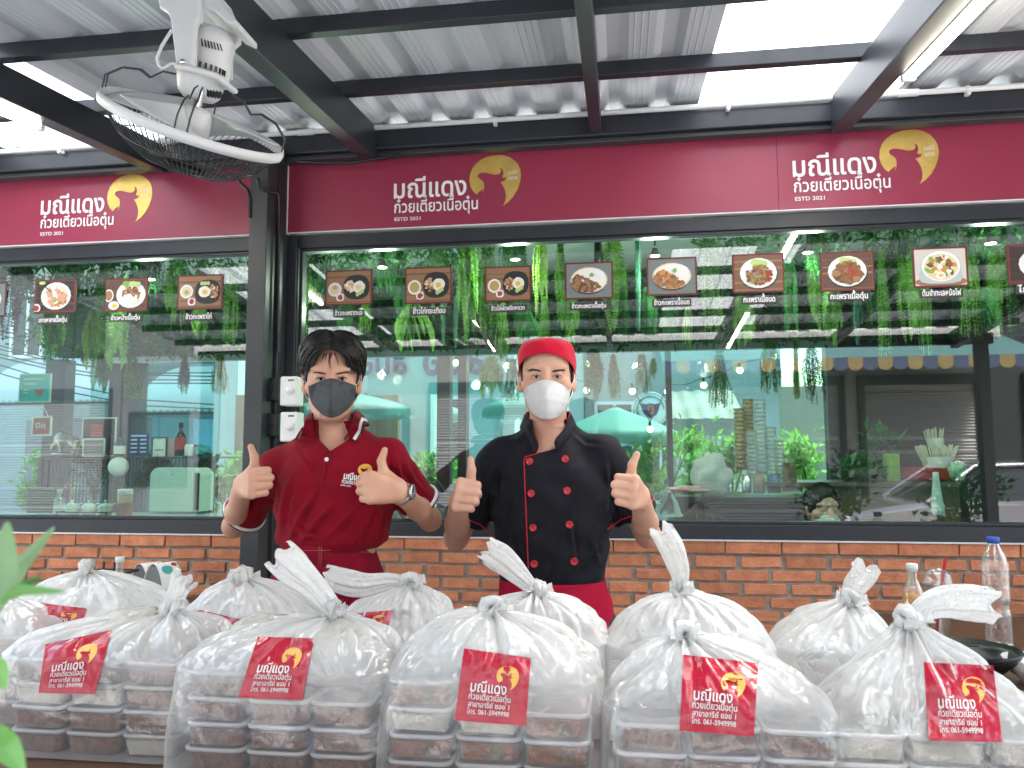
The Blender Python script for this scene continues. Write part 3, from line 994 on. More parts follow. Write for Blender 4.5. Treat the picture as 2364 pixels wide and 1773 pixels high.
# ------------------------------------------------ man in the polo shirt
def polo_man():
    Y0 = 2.1
    p = thing('person', 'man in red polo shirt, dark grey mask and wrist watch giving two thumbs up', 'person', (-.82, Y0, 0))
    z5 = zoomed(450, 740, 2.514); z4 = zoomed(640, 760, 3.95)
    a = lambda u, v, Y=Y0: vec(at(u, v, Y))
    xs, ys, zs = axes(-1.24, -.42, 1.78, 2.42, 0, .95, 1.74)
    B = Field(xs, ys, zs)
    h = a(717, 818, 2.105)
    TH = radians(19)
    f_ = np.array([sin(TH), -cos(TH), 0]); R_ = np.array([[cos(TH), -sin(TH), 0], [sin(TH), cos(TH), 0], [0, 0, 1]])
    def af(u, v, d):
        """point seen at (u, v) on the plane d behind the middle of the head, square to the face"""
        r = ray(u, v); return Vector(CAM + r * (((h - CAM) @ f_ - d) / (r @ f_)))
    tol = lambda P: R_.T @ (np.array(P) - h)
    tow = lambda P: h + R_ @ np.array(P)
    hp, ears, socks, balls = head_prims(h, .98, TH)
    for q, k in hp: B.put(q, k)
    for q, k in socks: B.put(q, k, True)
    for q, k in balls: B.put(q, k)
    for q, k in ears[0]: B.put(q, k)
    for q, k in ears[1]: B.put(q, k, True)
    nb = a(714, 916, 2.13)
    B.put(cap(h + (-.008, .025, -.07), nb + (0, .02, -.02), .052, .056), .02)
    shL, shR = a(606, 1010, 2.12), a(838, 990, 2.12)
    cx = lambda v: float(a(716, v)[0])
    Zv = lambda v: float(a(716, v)[2])
    tors = []
    for v, u0, u1, ry in ((1300, 603, 812, .10), (1215, 607, 806, .09), (1165, 608, 822, .098), (1110, 606, 830, .105), (1050, 606, 832, .108), (1000, 616, 824, .095), (960, 655, 780, .07), (920, 676, 756, .05)):
        l, r = a(u0, v)[0], a(u1, v)[0]
        tors.append((Zv(v), (l + r) / 2, Y0 + .02, (r - l) / 2, ry))
    tors += [(.96, -.80, 2.13, .165, .11), (.80, -.80, 2.13, .165, .115)]
    B.put(loft(tors, -.014), .03)
    for s in (shL, shR):
        B.put(cap(nb + (0, .02, -.045), s + (0, 0, -.012), .038, .036), .03)
    elL, elR = a(505, 1137, 2.235), a(929, 1122, 2.27)
    wL, nL = arm(B, shL, elL, a(536, 1046, 1.975), (.68, -.66, .12), (-.10, .05, 1), -1, .96)
    wR, nR = arm(B, shR, elR, a(824, 1056, 1.955), (-.84, -.48, .12), (-.06, .05, 1), 1, .97)
    for sx in (-.085, .085):
        B.put(cap((-.80 + sx, 2.13, .86), (-.80 + sx * 1.2, 2.12, .48), .085, .058), .02)
        B.put(cap((-.80 + sx * 1.2, 2.12, .48), (-.80 + sx * 1.3, 2.15, .08), .058, .042), .02)
        B.put(cap((-.80 + sx * 1.3, 2.16, .05), (-.80 + sx * 1.5, 2.0, .04), .04, .035), .02)
    body, bv = B.build('body', M_SKIN, p)
    del B
    # ---- shirt
    M_RED = mat('red_pique', (.215, .003, .014), .85, 0, (.18, .002, .012), 30, 4, bump=.16, bscale=300, sheen=.04, spec=.15)
    F = Field(xs, ys, zs)
    sh = []
    for v, u0, u1, ry in ((1186, 618, 806, .118), (1168, 602, 830, .125), (1140, 596, 837, .125), (1080, 597, 838, .122), (1040, 600, 838, .12), (1000, 612, 826, .105), (962, 636, 796, .08), (930, 660, 774, .064), (908, 672, 762, .056)):
        l, r = a(u0, v)[0], a(u1, v)[0]
        sh.append((Zv(v), (l + r) / 2, Y0 + .02, (r - l) / 2, ry))
    F.put(loft(sh, 0), .03)
    for s in (shL, shR): F.put(cap(nb + (0, .02, -.045), s + (0, 0, -.004), .055, .052), .035)
    ends = []
    for s, e, f in ((shL, elL, .80), (shR, elR, .74)):
        e2 = s + (e - s) * f
        d = (e - s) / np.linalg.norm(e - s)
        F.put(cut_along(cap(s, e2 + d * .06, .055, .062), e2, d), .03)
        ends.append((e2, d))
    # folds: pulls from the chest to the waist, bunching over the apron
    X, Y, Z = F._xyz((slice(None),) * 3)
    F.F += sinfold(X, Y, Z, [(38, 20, 55, .4, .0022), (-60, 15, 40, 1.9, .0014), (20, -50, 95, 3.0, .0011)]).astype(np.float32)
    for s, e, d in ((shL, *ends[0]), (shR, *ends[1])):
        F.put(cap(s * .4 + e * .6, e + d * .08, .042, .056), .004, True)
    vn = [z5(672, 560), z5(930, 560), z5(902, 640), z5(868, 690), z5(780, 756), z5(764, 756), z5(690, 690), z5(676, 640)]
    F.put(polyprism([(a(u, v, 2.03)[0], a(u, v, 2.03)[2]) for u, v in vn], 1.9, 2.10), .003, True)
    F.put(cap(nb + (0, .018, -.05), nb + (0, .018, .08), .058, .06), .004, True)
    shirt, sv = F.build('polo_shirt', M_RED, p, disp=creases([
        ([(700, 1010), (640, 1110), (560, 1270)], .006, 22), ([(800, 1080), (700, 1190), (630, 1290)], .005, 20), ([(560, 930), (520, 1060), (505, 1200)], .006, 22),
        ([(960, 1080), (860, 1180), (770, 1275)], .005, 20), ([(1030, 1120), (980, 1220), (940, 1285)], .005, 18), ([(1085, 1100), (1075, 1200), (1050, 1270)], .005, 18),
        ([(420, 860), (470, 960), (480, 1080)], .006, 20), ([(380, 900), (400, 1000), (360, 1120)], .004, 16), ([(330, 960), (320, 1060), (290, 1110)], .004, 16),
        ([(1110, 760), (1115, 880), (1105, 1000)], .006, 20), ([(1230, 820), (1280, 920), (1330, 980)], .004, 18), ([(1180, 800), (1200, 900), (1280, 1000)], .004, 16),
        ([(600, 760), (660, 850), (690, 900)], .003, 20), ([(540, 1180), (640, 1240), (720, 1260)], .004, 16)], z5))
    del F
    M_RIB = mat('white_rib', (.75, .74, .73), .8)
    M_BLK = mat('black_rib', (.01, .01, .012), .8)
    # sleeve bands
    for (e, d) in ends:
        mb = MB(); ring_band(mb, e - d * .012, d, .0640, .0045); ring_band(mb, e - d * .0045, d, .0635, .0022, 1); mb.build('sleeve_band', [M_RIB, M_BLK], shirt)
    # collar
    def hs(u, v, eps):
        q = [x for x in (hit(sv, u, v, eps), hit(bv, u, v, eps)) if x is not None]
        return vec(min(q, key=lambda x: (x - Vector(CAM)).length)) if q else a(u, v, 2.0)
    def flap(inner, outer, name):
        n = len(inner); mb = MB()
        def fn(t, s):
            i = s * (n - 1); j = min(int(i), n - 2); f = i - j
            I = inner[j] * (1 - f) + inner[j + 1] * f; O = outer[j] * (1 - f) + outer[j + 1] * f
            P = I * (1 - t) + O * t
            P = P + np.array([0, -.014 * sin(pi * min(1, t * 1.1)), .010 * sin(pi * t)])
            return Vector(P)
        nt_, ns = 14, 16
        mb.grid(fn, nt_, ns)
        mb.m = [1 if (k % nt_) in (10, 11) else (2 if (k % nt_) == 12 else 0) for k in range(len(mb.f))]
        return mb.build(name, [M_RED, M_RIB, M_BLK], shirt, solid=.004)
    zb = float(nb[2])
    back = lambda s: (np.array([nb[0] + s * .004, nb[1] + .085, zb + .035]), np.array([nb[0] + s * .006, nb[1] + .115, zb - .005]))
    sideR = (np.array([nb[0] + .064, nb[1] + .012, zb + .038]), np.array([nb[0] + .095, nb[1] + .03, zb - .0]))
    sideL = (np.array([nb[0] - .064, nb[1] + .012, zb + .032]), np.array([nb[0] - .095, nb[1] + .03, zb - .008]))
    inR = [back(1)[0], (back(1)[0] + sideR[0]) / 2 + (.03, .02, 0), sideR[0], hs(*z5(918, 585), .012), hs(*z5(900, 645), .012), hs(*z5(866, 688), .010)]
    ouR = [back(1)[1], (back(1)[1] + sideR[1]) / 2 + (.035, .03, 0), sideR[1], hs(*z5(988, 600), .010), hs(*z5(975, 650), .010), hs(*z5(945, 705), .010)]
    flap(inR, ouR, 'collar_flap')
    inL = [back(-1)[0], (back(-1)[0] + sideL[0]) / 2 + (-.03, .02, 0), sideL[0], hs(*z5(690, 585), .012), hs(*z5(682, 645), .012), hs(*z5(694, 690), .010)]
    ouL = [back(-1)[1], (back(-1)[1] + sideL[1]) / 2 + (-.035, .03, 0), sideL[1], hs(*z5(624, 622), .010), hs(*z5(600, 660), .010), hs(*z5(580, 695), .010)]
    flap(inL, ouL, 'collar_flap')
    # placket with button
    mb = MB()
    V, Fc = decal(sv, [(772, 756), (800, 735), (760, 850), (745, 955), (708, 955), (722, 850), (757, 760)], .0035, z5); mb.add(V, Fc, 0)
    for q in ([(757, 760), (722, 850), (708, 955)], [(708, 940), (765, 940)], [(790, 745), (768, 840)]):
        V, Fc = strip(sv, q, 1.2, .0045, z5); mb.add(V, Fc, 1)
    mb.build('placket', [M_RED, mat('red_stitch_shade', (.12, .002, .01), .9)], shirt)
    c = hit(sv, *z5(764, 806), .006)
    if c: 
        mb = MB(); mb.lathe([(0, -.002), (.0055, -.002), (.0062, 0), (.005, .002), (0, .0015)], c, 14, M=Matrix.Rotation(pi / 2, 3, 'X')); mb.build('button', M_WHITE, shirt)
    # chest logo
    def chest(txt, x0, y0, w, hh, bold, dy=0.0):
        V, Fc, lay = text2d(txt, w, hh, bold)
        mb.add([hit(sv, *z5(x0 + qx * 1.0 + qy * .12, y0 - qy + qx * .13), .0026 + .0002 * lay[i]) or Vector((0, 2, 1)) for i, (qx, qy) in enumerate(V)], Fc, 0, False)
    mb = MB(); chest('มณีแดง', 862, 918, 122, 52, .03); chest('ก๋วยเตี๋ยวเนื้อตุ๋น', 852, 942, 132, 30, .02); chest('ESTD 2021', 846, 958, 58, 12, .02)
    mb.build('lettering', M_LETTER, shirt)
    mb = MB(); mb.add([hit(sv, *z5(988 + q * 84, 912 - r * 80), .0026) for q, r in EMBLEM], EMB_T, 0, False); mb.build('emblem', mat('gold_thread', (.70, .38, .05), .6), shirt)
    # ---- apron
    M_APR = mat('maroon_twill', (.235, .006, .025), .85, 0, (.19, .005, .02), 12, 5, bump=.25, bscale=300, spec=.15)
    F = Field(xs, ys, np.concatenate([np.arange(.40, .9, .012), np.arange(.9, 1.25, .0034)]))
    ap = []
    for v, u0, u1, ry in ((1162, 618, 796, .118), (1175, 616, 797, .122), (1200, 610, 803, .122), (1230, 598, 815, .125), (1265, 588, 828, .128)):
        l, r = a(u0, v)[0], a(u1, v)[0]; ap.append((Zv(v), (l + r) / 2, Y0 + .02, (r - l) / 2, ry))
    ap += [(.90, -.80, 2.13, .195, .14), (.42, -.80, 2.12, .22, .15)]
    F.put(loft(ap, 0, 2.4), .01)
    X, Y, Z = F._xyz((slice(None),) * 3)
    F.F += sinfold(X, Y, Z, [(70, 20, 12, .4, .003), (45, 30, -70, 2.2, .0016)]).astype(np.float32) * np.clip((1.12 - Z) / .05, 0, 1)
    apron, av = F.build('apron', M_APR, p)
    del F
    M_ST = mat('tan_stitch', (.36, .13, .09), .8)
    mb = MB()
    for q in ([(535, 1283), (640, 1276), (780, 1274), (1005, 1283)], [(527, 1345), (650, 1335), (780, 1333), (1012, 1345)], [(722, 1270), (718, 1440)], [(735, 1270), (731, 1440)], [(780, 1268), (845, 1290), (925, 1270)]):
        V, Fc = strip(av, q, .9, .003, z5); mb.add(V, Fc)
    mb.build('stitching', M_ST, apron)
    kn = a(*z5(700, 1450), 1.955)
    mb = MB()
    for dx, dz, L in ((-.05, .012, .03), (.05, -.012, .035), (-.02, -.05, .02), (.03, -.06, .02)):
        e = kn + (dx, -.004, dz)
        mb.tube([kn, kn + (dx * .5, -.012, dz * .5 + .008), e], [.008, .011, .006], 8, flat=.6)
    mb.ball(kn, .013, 12, 8)
    mb.build('bow', M_APR, apron)
    # ---- trousers and shoes below the table edge
    F = Field(np.arange(-1.1, -.5, .012), np.arange(1.85, 2.4, .012), np.arange(0, 1.0, .012))
    for sx in (-.09, .09):
        F.put(cap((-.80 + sx, 2.14, .88), (-.80 + sx * 1.1, 2.13, .48), .10, .08), .02); F.put(cap((-.80 + sx * 1.1, 2.13, .48), (-.80 + sx * 1.3, 2.15, .09), .08, .07), .02)
    F.build('trousers', mat('dark_denim', (.02, .022, .03), .8), p); del F
    mb = MB()
    for sx in (-.12, .12): mb.ball((-.80 + sx, 2.08, .04), (.05, .135, .045), 16, 8)
    mb.build('shoes', M_BLACK, p)
    # ---- face
    e1 = ([(357, 461), (375, 447), (400, 441), (420, 448), (431, 462), (413, 469), (388, 470), (368, 467)], (399, 455), [(347, 457), (372, 445), (402, 439), (424, 447), (436, 464)])
    e2 = ([(556, 459), (570, 445), (595, 438), (616, 443), (630, 455), (612, 465), (586, 467), (568, 465)], (594, 452), [(550, 463), (566, 446), (596, 436), (620, 441), (638, 455)])
    br1 = [(318, 400), (345, 389), (380, 390), (420, 397), (444, 404), (443, 411), (412, 408), (375, 401), (345, 400)]
    br2 = [(533, 405), (562, 398), (600, 390), (640, 386), (672, 392), (690, 402), (650, 398), (605, 402), (565, 409), (538, 412)]
    face_parts(p, bv, z4, [e1, e2], [br1, br2], 2.1)
    # ---- mask
    Lc = [(285, 520), (288, 560), (297, 620), (320, 680), (352, 722)]
    Rc = [(716, 515), (715, 560), (706, 620), (690, 670), (660, 712)]
    Cc = [(490, 450), (487, 540), (484, 640), (486, 730), (491, 806)]
    dep = [.018, .052, .066, .060, .036]
    y_side = -.046
    def pick(A, t):
        i = t * (len(A) - 1); j = min(int(i), len(A) - 2); f = i - j
        if hasattr(A[0], '__len__'): return (A[j][0] * (1 - f) + A[j + 1][0] * f, A[j][1] * (1 - f) + A[j + 1][1] * f)
        return A[j] * (1 - f) + A[j + 1] * f
    def mk(s, t):
        s = s * 2 - 1
        E = pick(Lc if s < 0 else Rc, t); Cn = pick(Cc, t); q = abs(s)
        q2 = q ** .92
        u = Cn[0] + (E[0] - Cn[0]) * q2
        v = Cn[1] + (E[1] - Cn[1]) * (q ** (1.25 if t < .5 else 1.6))
        yc = -.098 - pick(dep, t)
        yy = yc + (y_side - yc) * q ** 1.25
        yy += .0012 * sin(17 * s + 9 * t) * (1 - q)
        if t < .25: yy -= .006 * exp(-((q - .3) / .1) ** 2) * (1 - t * 4)
        P = af(*z4(u, v), yy); b_ = hit(bv, *z4(u, v), .0035)
        return b_ if b_ is not None and (b_ - Vector(CAM)).length < (P - Vector(CAM)).length else P
    mb = MB().grid(mk, 40, 26)
    M_MASK = mat('grey_mask_fabric', (.072, .078, .086), .85, 0, (.055, .06, .066), 40, 4, bump=.15, bscale=220, spec=.2)
    mask = mb.build('face_mask', M_MASK, p, solid=.0022)
    mb = MB()
    mb.tube([mk(.5, t / 14) + Vector((0, -.0012, 0)) for t in range(15)], .0016, 6)
    mb.tube([mk(.08 + .84 * t / 20, .07) + Vector((0, -.001, 0)) for t in range(21)], .0009, 6)
    for s0 in (.30, .62): mb.obox(mk(s0 + .04, .13) + Vector((0, -.001, 0)), (.026, .002, .0035), Matrix.Rotation(.35 if s0 < .5 else -.35, 3, 'Y'))
    mb.build('seam', mat('grey_mask_seam', (.05, .054, .06), .8), mask)
    mb = MB()
    for sgn, q0, q1 in ((-1, (300, 545), (330, 690)), (1, (702, 543), (678, 685))):
        e = tow((sgn * .078, .010, -.005))
        for q, dz in ((q0, .012), (q1, -.03)):
            s = af(*z4(*q), y_side - .004)
            mid = Vector(((s[0] + e[0]) / 2 + sgn * .004, (s[1] + e[1]) / 2, (s[2] + e[2] + dz) / 2))
            mb.tube([s, mid, Vector(e) + Vector((0, 0, dz))], .0013, 6)
    mb.build('ear_loop', mat('ear_loop_grey', (.35, .36, .37), .7), mask)
    # ---- hair, parted in the middle and falling to both sides
    rr = random.Random(5)
    rot = lambda P, N: h + P @ R_.T
    F = Field(np.arange(-.12, .12, .004), np.arange(-.13, .14, .004), np.arange(-.1, .16, .004))
    F.put(ell((0, .018, .034), (.084, .098, .088)), .005)
    F.put(ell((0, .035, -.02), (.080, .078, .075)), .03)
    fr = [z4(258, 470), z4(282, 395), z4(325, 330), z4(395, 250), z4(485, 222), z4(575, 240), z4(660, 290), z4(715, 345), z4(742, 410), z4(765, 470), z4(760, 700), z4(260, 700)]
    F.put(polyprism([(tol(af(u, v, -.07))[0], tol(af(u, v, -.07))[2]) for u, v in fr], -.2, -.012), .012, True)
    F.put(ell((0, -.045, -.10), (.14, .068, .10)), .01, True)
    hair, hv = F.build('hair', M_HAIR, p, disp=rot)
    del F
    cen = Vector((0, .012, .036)); R = Vector((.086, .101, .089))
    def on(d, lift): return Vector(tow(cen + Vector((d.x * (R.x + lift), d.y * (R.y + lift), d.z * (R.z + lift)))))
    mb = MB()
    for i in range(900):
        s = rr.choice((-1, 1)); az = rr.uniform(30, 178) if i > 420 else rr.uniform(36, 92)
        yp = rr.uniform(-.85, .2) if az < 100 else rr.uniform(-.1, .6)
        d0 = Vector((s * rr.uniform(.01, .12), yp, .9)).normalized()
        if az < 95 and rr.random() < .5: d0 = Vector((s * rr.uniform(.0, .16), -1, rr.uniform(.42, 1.0))).normalized()
        if az < 60: ez = rr.uniform(-.28, .20)
        elif az < 100: ez = rr.uniform(-.30, .15)
        else: ez = rr.uniform(-.95, -.2)
        ca = radians(az)
        d1 = Vector((s * sin(ca), -cos(ca), ez)).normalized()
        lift0 = rr.uniform(.001, .006); hump = rr.uniform(.006, .017)
        pts = []; rad = []; n = 10; jit = rr.uniform(-.05, .05)
        for k in range(n + 1):
            t = k / n
            d = d0.slerp(d1, t)
            d = (d + Vector((s * .06 * sin(pi * t), (-.06 if az < 80 else 0) * sin(pi * t), .03 * sin(pi * t) + jit * t))).normalized()
            lift = lift0 + hump * sin(pi * min(1, t * 1.1 + .12)) + .004 * t
            pts.append(on(d, lift)); rad.append((.0034 * (1 - t ** 4) + .0006))
        if i % 5 == 0: rad = [r_ * .45 for r_ in rad]; pts = [q_ + (q_ - Vector(tow(cen))).normalized() * .005 * rr.random() for q_ in pts]
        mb.tube(pts, rad, 5, flat=.5)
    # a few wisps over the forehead
    for q0, q1, q2 in (((430, 225), (415, 262), (398, 300)), ((500, 215), (478, 280), (492, 372)), ((520, 215), (545, 270), (560, 335)), ((452, 220), (440, 255), (432, 292)), ((480, 214), (470, 300), (478, 352))):
        pp_ = [hit(bv, *z4(*q), .004) for q in (q0, q1, q2)]
        if all(pp_): mb.tube(pp_, [.0016, .0012, .0004], 5)
    mb.build('hair_locks', M_HAIR, hair)
    # ---- watch
    dirn = Vector(wR - elR).normalized()
    M = Matrix((dirn.orthogonal().normalized(), dirn.cross(dirn.orthogonal().normalized()), dirn)).transposed()
    wc = Vector(wR) - dirn * .022
    w = thing('wrist_watch', 'steel wrist watch with black dial on the wrist of the man in red polo', 'watch', wc)
    mb = MB(); mb.lathe([(.0285, -.010), (.0315, -.010), (.0325, 0), (.0315, .010), (.0285, .010), (.0285, -.010)], wc, 28, M=M, sx=1.02)
    mb.build('bracelet', mat('brushed_steel', (.52, .52, .53), .28, 1), w)
    face = Vector((.62, -.72, .28)); face = (face - dirn * face.dot(dirn)).normalized()
    side_ = dirn.cross(face); Mf = Matrix((side_, dirn, face)).transposed()
    cc = wc + face * .031
    mb = MB(); mb.lathe([(0, -.004), (.0205, -.004), (.0215, .001), (.0205, .006), (.017, .0075), (.0165, .006), (0, .006)], cc, 28, M=Mf)
    mb.build('case', mat('brushed_steel'), w)
    mb = MB(); mb.lathe([(0, .0066), (.0165, .0066)], cc, 24, M=Mf)
    dial = mb.build('dial', mat('black_dial', (.008, .008, .009), .15), w)
    mb = MB()
    for k in range(12):
        an = k * pi / 6; mb.obox(cc + Mf @ Vector((.0138 * cos(an), .0138 * sin(an), .007)), (.0032, .001, .0006), Mf @ Matrix.Rotation(an, 3, 'Z'))
    for an, L in ((.6, .009), (2.4, .012)): mb.obox(cc + Mf @ Vector((L / 2 * cos(an), L / 2 * sin(an), .0075)), (L, .0012, .0006), Mf @ Matrix.Rotation(an, 3, 'Z'))
    for dx, dy in ((.006, 0), (-.006, 0), (0, -.007)): mb.lathe([(.0028, .0071), (.0036, .0071)], cc + Mf @ Vector((dx, dy, 0)), 14, M=Mf)
    mb.build('dial_marks', M_WHITE, dial)
polo_man()

# ------------------------------------------------ man in the chef jacket
def chef_man():
    Y0 = 2.25
    p = thing('person', 'man in black chef jacket, red cap and white mask giving two thumbs up', 'person', (-.2, Y0, 0))
    z6 = zoomed(950, 740, 2.514)
    a = lambda u, v, Y=Y0: vec(at(u, v, Y))
    xs, ys, zs = axes(-.62, .22, 1.88, 2.56, 0, .95, 1.74)
    B = Field(xs, ys, zs)
    h = a(1181, 815, 2.255)
    hp, ears, socks, balls = head_prims(h, 1.02, radians(4))
    for q, k in hp: B.put(q, k)
    for q, k in socks: B.put(q, k, True)
    for q, k in balls: B.put(q, k)
    for q, k in ears[0]: B.put(q, k)
    for q, k in ears[1]: B.put(q, k, True)
    nb = a(1183, 918, 2.28)
    B.put(cap(h + (0, .025, -.07), nb + (0, .02, -.03), .053, .060), .02)
    shL, shR = a(1080, 992, 2.27), a(1304, 984, 2.27)
    Zv = lambda v: float(a(1185, v)[2])
    def secs(rows, y):
        o = []
        for v, u0, u1, ry in rows:
            l, r = a(u0, v)[0], a(u1, v)[0]; o.append((Zv(v), (l + r) / 2, y, (r - l) / 2, ry))
        return o
    B.put(loft(secs(((1330, 1085, 1302, .11), (1240, 1088, 1300, .105), (1160, 1076, 1308, .112), (1100, 1074, 1310, .116), (1040, 1078, 1306, .112), (990, 1092, 1292, .095), (955, 1125, 1245, .07), (925, 1142, 1224, .05)), 2.27) + [(.80, -.2, 2.29, .17, .12)], -.012), .03)
    for s in (shL, shR): B.put(cap(nb + (0, .02, -.05), s + (0, 0, -.012), .040, .038), .03)
    elL, elR = a(985, 1162, 2.335), a(1400, 1156, 2.335)
    wL, nL = arm(B, shL, elL, a(992, 1074, 2.055), (.20, -.90, .20), (.16, .1, 1), -1, 1.02, ru=.0395)
    wR, nR = arm(B, shR, elR, a(1374, 1068, 2.055), (-.24, -.90, .20), (.14, .1, 1), 1, 1.0, ru=.0395)
    for sx in (-.085, .085):
        B.put(cap((-.2 + sx, 2.28, .86), (-.2 + sx * 1.2, 2.27, .48), .085, .058), .02)
        B.put(cap((-.2 + sx * 1.2, 2.27, .48), (-.2 + sx * 1.3, 2.30, .08), .058, .042), .02)
        B.put(cap((-.2 + sx * 1.3, 2.31, .05), (-.2 + sx * 1.5, 2.15, .04), .04, .035), .02)
    body, bv = B.build('body', M_SKIN2, p)
    del B
    M_JKT = mat('black_twill', (.0065, .007, .0115), .75, 0, (.010, .0105, .016), 20, 5, bump=.2, bscale=300, sheen=.03, spec=.2)
    M_PIP = mat('red_piping', (.50, .008, .02), .6)
    F = Field(xs, ys, zs)
    F.put(loft(secs(((1300, 1092, 1296, .122), (1262, 1084, 1302, .126), (1240, 1078, 1308, .132), (1180, 1068, 1316, .134), (1113, 1064, 1319, .132), (1060, 1066, 1318, .128), (1010, 1078, 1306, .112), (965, 1108, 1266, .085), (930, 1128, 1240, .068), (905, 1136, 1230, .06)), 2.27), 0), .03)
    for s in (shL, shR): F.put(cap(nb + (0, .02, -.045), s + (0, 0, -.006), .056, .055), .035)
    ends = []
    for s, e, f in ((shL, elL, .72), (shR, elR, .72)):
        e2 = s + (e - s) * f; d = (e - s) / np.linalg.norm(e - s)
        F.put(cut_along(cap(s, e2 + d * .06, .058, .073), e2, d), .03); ends.append((e2, d))
    X, Y, Z = F._xyz((slice(None),) * 3)
    F.F += sinfold(X, Y, Z, [(45, 20, 30, .9, .0020), (-40, 15, 60, 2.9, .0014), (20, -50, 85, 1.0, .0012)]).astype(np.float32)
    for s, e, d in ((shL, *ends[0]), (shR, *ends[1])):
        F.put(cap(s * .4 + e * .6, e + d * .09, .046, .066), .004, True)
    vn = [z6(682, 560), z6(912, 560), z6(905, 600), z6(880, 640), z6(836, 690), z6(830, 720), z6(838, 742), z6(722, 772), z6(735, 735), z6(712, 680), z6(694, 620)]
    F.put(polyprism([(a(u, v, 2.18)[0], a(u, v, 2.18)[2]) for u, v in vn], 2.0, 2.26), .003, True)
    F.put(cap(nb + (0, .018, -.06), nb + (0, .018, .08), .059, .062), .004, True)
    jacket, jv = F.build('chef_jacket', M_JKT, p, disp=creases([
        ([(480, 850), (475, 960), (500, 1100)], .006, 20), ([(560, 900), (530, 1100), (520, 1300)], .004, 22), ([(1140, 830), (1150, 950), (1135, 1100)], .006, 20),
        ([(1120, 1180), (1060, 1290), (1100, 1400)], .007, 22), ([(940, 1060), (935, 1250), (960, 1420)], .004, 18), ([(560, 1250), (600, 1380), (640, 1490)], .005, 20),
        ([(1130, 1300), (1000, 1400), (900, 1500)], .005, 20), ([(500, 1300), (560, 1400), (560, 1500)], .005, 20), ([(800, 1420), (780, 1480), (700, 1530)], .004, 18),
        ([(390, 900), (400, 1010), (370, 1120)], .004, 16), ([(440, 960), (430, 1080), (440, 1180)], .004, 16), ([(1240, 880), (1215, 1000), (1220, 1120)], .004, 16), ([(1180, 980), (1170, 1080), (1190, 1160)], .004, 16),
        ([(700, 620), (620, 700), (540, 720)], .003, 18), ([(930, 650), (1010, 720), (1100, 730)], .003, 18)], z6))
    del F
    def hs(u, v, eps, Y=2.17):
        q = hit(jv, u, v, eps); return vec(q) if q is not None else a(u, v, Y)
    # stand collar
    zb = float(nb[2])
    def coll(sg, inner, outer):
        I = [np.array([nb[0] + sg * .004, nb[1] + .082, zb + .042]), np.array([nb[0] + sg * .05, nb[1] + .062, zb + .042]), np.array([nb[0] + sg * .067, nb[1] + .012, zb + .04])] + inner
        O = [np.array([nb[0] + sg * .004, nb[1] + .105, zb - .01]), np.array([nb[0] + sg * .065, nb[1] + .08, zb - .01]), np.array([nb[0] + sg * .088, nb[1] + .025, zb - .01])] + outer
        n = len(I)
        def fn(t, s):
            i = s * (n - 1); j = min(int(i), n - 2); f = i - j
            P = (I[j] * (1 - f) + I[j + 1] * f) * (1 - t) + (O[j] * (1 - f) + O[j + 1] * f) * t
            return Vector(P + np.array([0, -.006 * sin(pi * t), .002 * sin(pi * t)]))
        MB().grid(fn, 8, 20).build('collar', M_JKT, jacket, solid=.004)
        return [fn(0, .02 + .98 * k / 24) for k in range(25)]
    c1 = coll(-1, [a(*z6(693, 600), 2.24), a(*z6(706, 650), 2.205), a(*z6(730, 700), 2.18), a(*z6(738, 728), 2.17), hs(*z6(718, 766), .004)],
              [hs(*z6(662, 625), .004), hs(*z6(668, 665), .004), hs(*z6(690, 705), .004), hs(*z6(704, 740), .004), hs(*z6(708, 772), .004)])
    c2 = coll(1, [a(*z6(902, 600), 2.24), a(*z6(880, 640), 2.205), a(*z6(842, 680), 2.18), a(*z6(830, 705), 2.17), hs(*z6(840, 740), .004)],
              [hs(*z6(935, 625), .004), hs(*z6(925, 665), .004), hs(*z6(885, 705), .004), hs(*z6(862, 725), .004), hs(*z6(850, 745), .004)])
    mb = MB()
    mb.tube(c1, .0017, 6); mb.tube(c2, .0017, 6)
    mb.tube(on_line(jv, [(718, 766), (770, 757), (845, 740)], .003, z6), .0017, 6)
    mb.tube(on_line(jv, [(735, 770), (690, 783), (665, 790), (655, 802), (654, 830), (660, 1000), (668, 1200), (678, 1440)], .003, z6), .0017, 6)
    mb.build('front_piping', M_PIP, jacket)
    for (e, d) in ends:
        mb = MB(); ax = Vector(d).normalized(); o1 = ax.orthogonal().normalized(); o2 = ax.cross(o1)
        cpos = Vector(e) - ax * .02
        ring = []
        for k in range(41):
            an = 2 * pi * k / 40; dr = o1 * cos(an) + o2 * sin(an)
            q = jv.ray_cast(cpos + dr * .2, -dr)[0]
            if q is not None: ring.append(q + dr * .0008)
        mb.tube(ring, .0017, 6); mb.build('sleeve_piping', M_PIP, jacket)
    # flap edge on the other side and the chest pocket
    mb = MB()
    for q in ([(935, 985), (1060, 985), (1135, 982)], [(940, 958), (1040, 962), (1136, 958)], [(940, 996), (1135, 994)], [(938, 960), (938, 1190)]):
        V, Fc = strip(jv, q, 1.6, .002, z6); mb.add(V, Fc)
    mb.build('pocket_seam', mat('black_seam', (.004, .004, .006), .9), jacket)
    M_BTN = mat('red_button', (.48, .008, .025), .3, coat=.3)
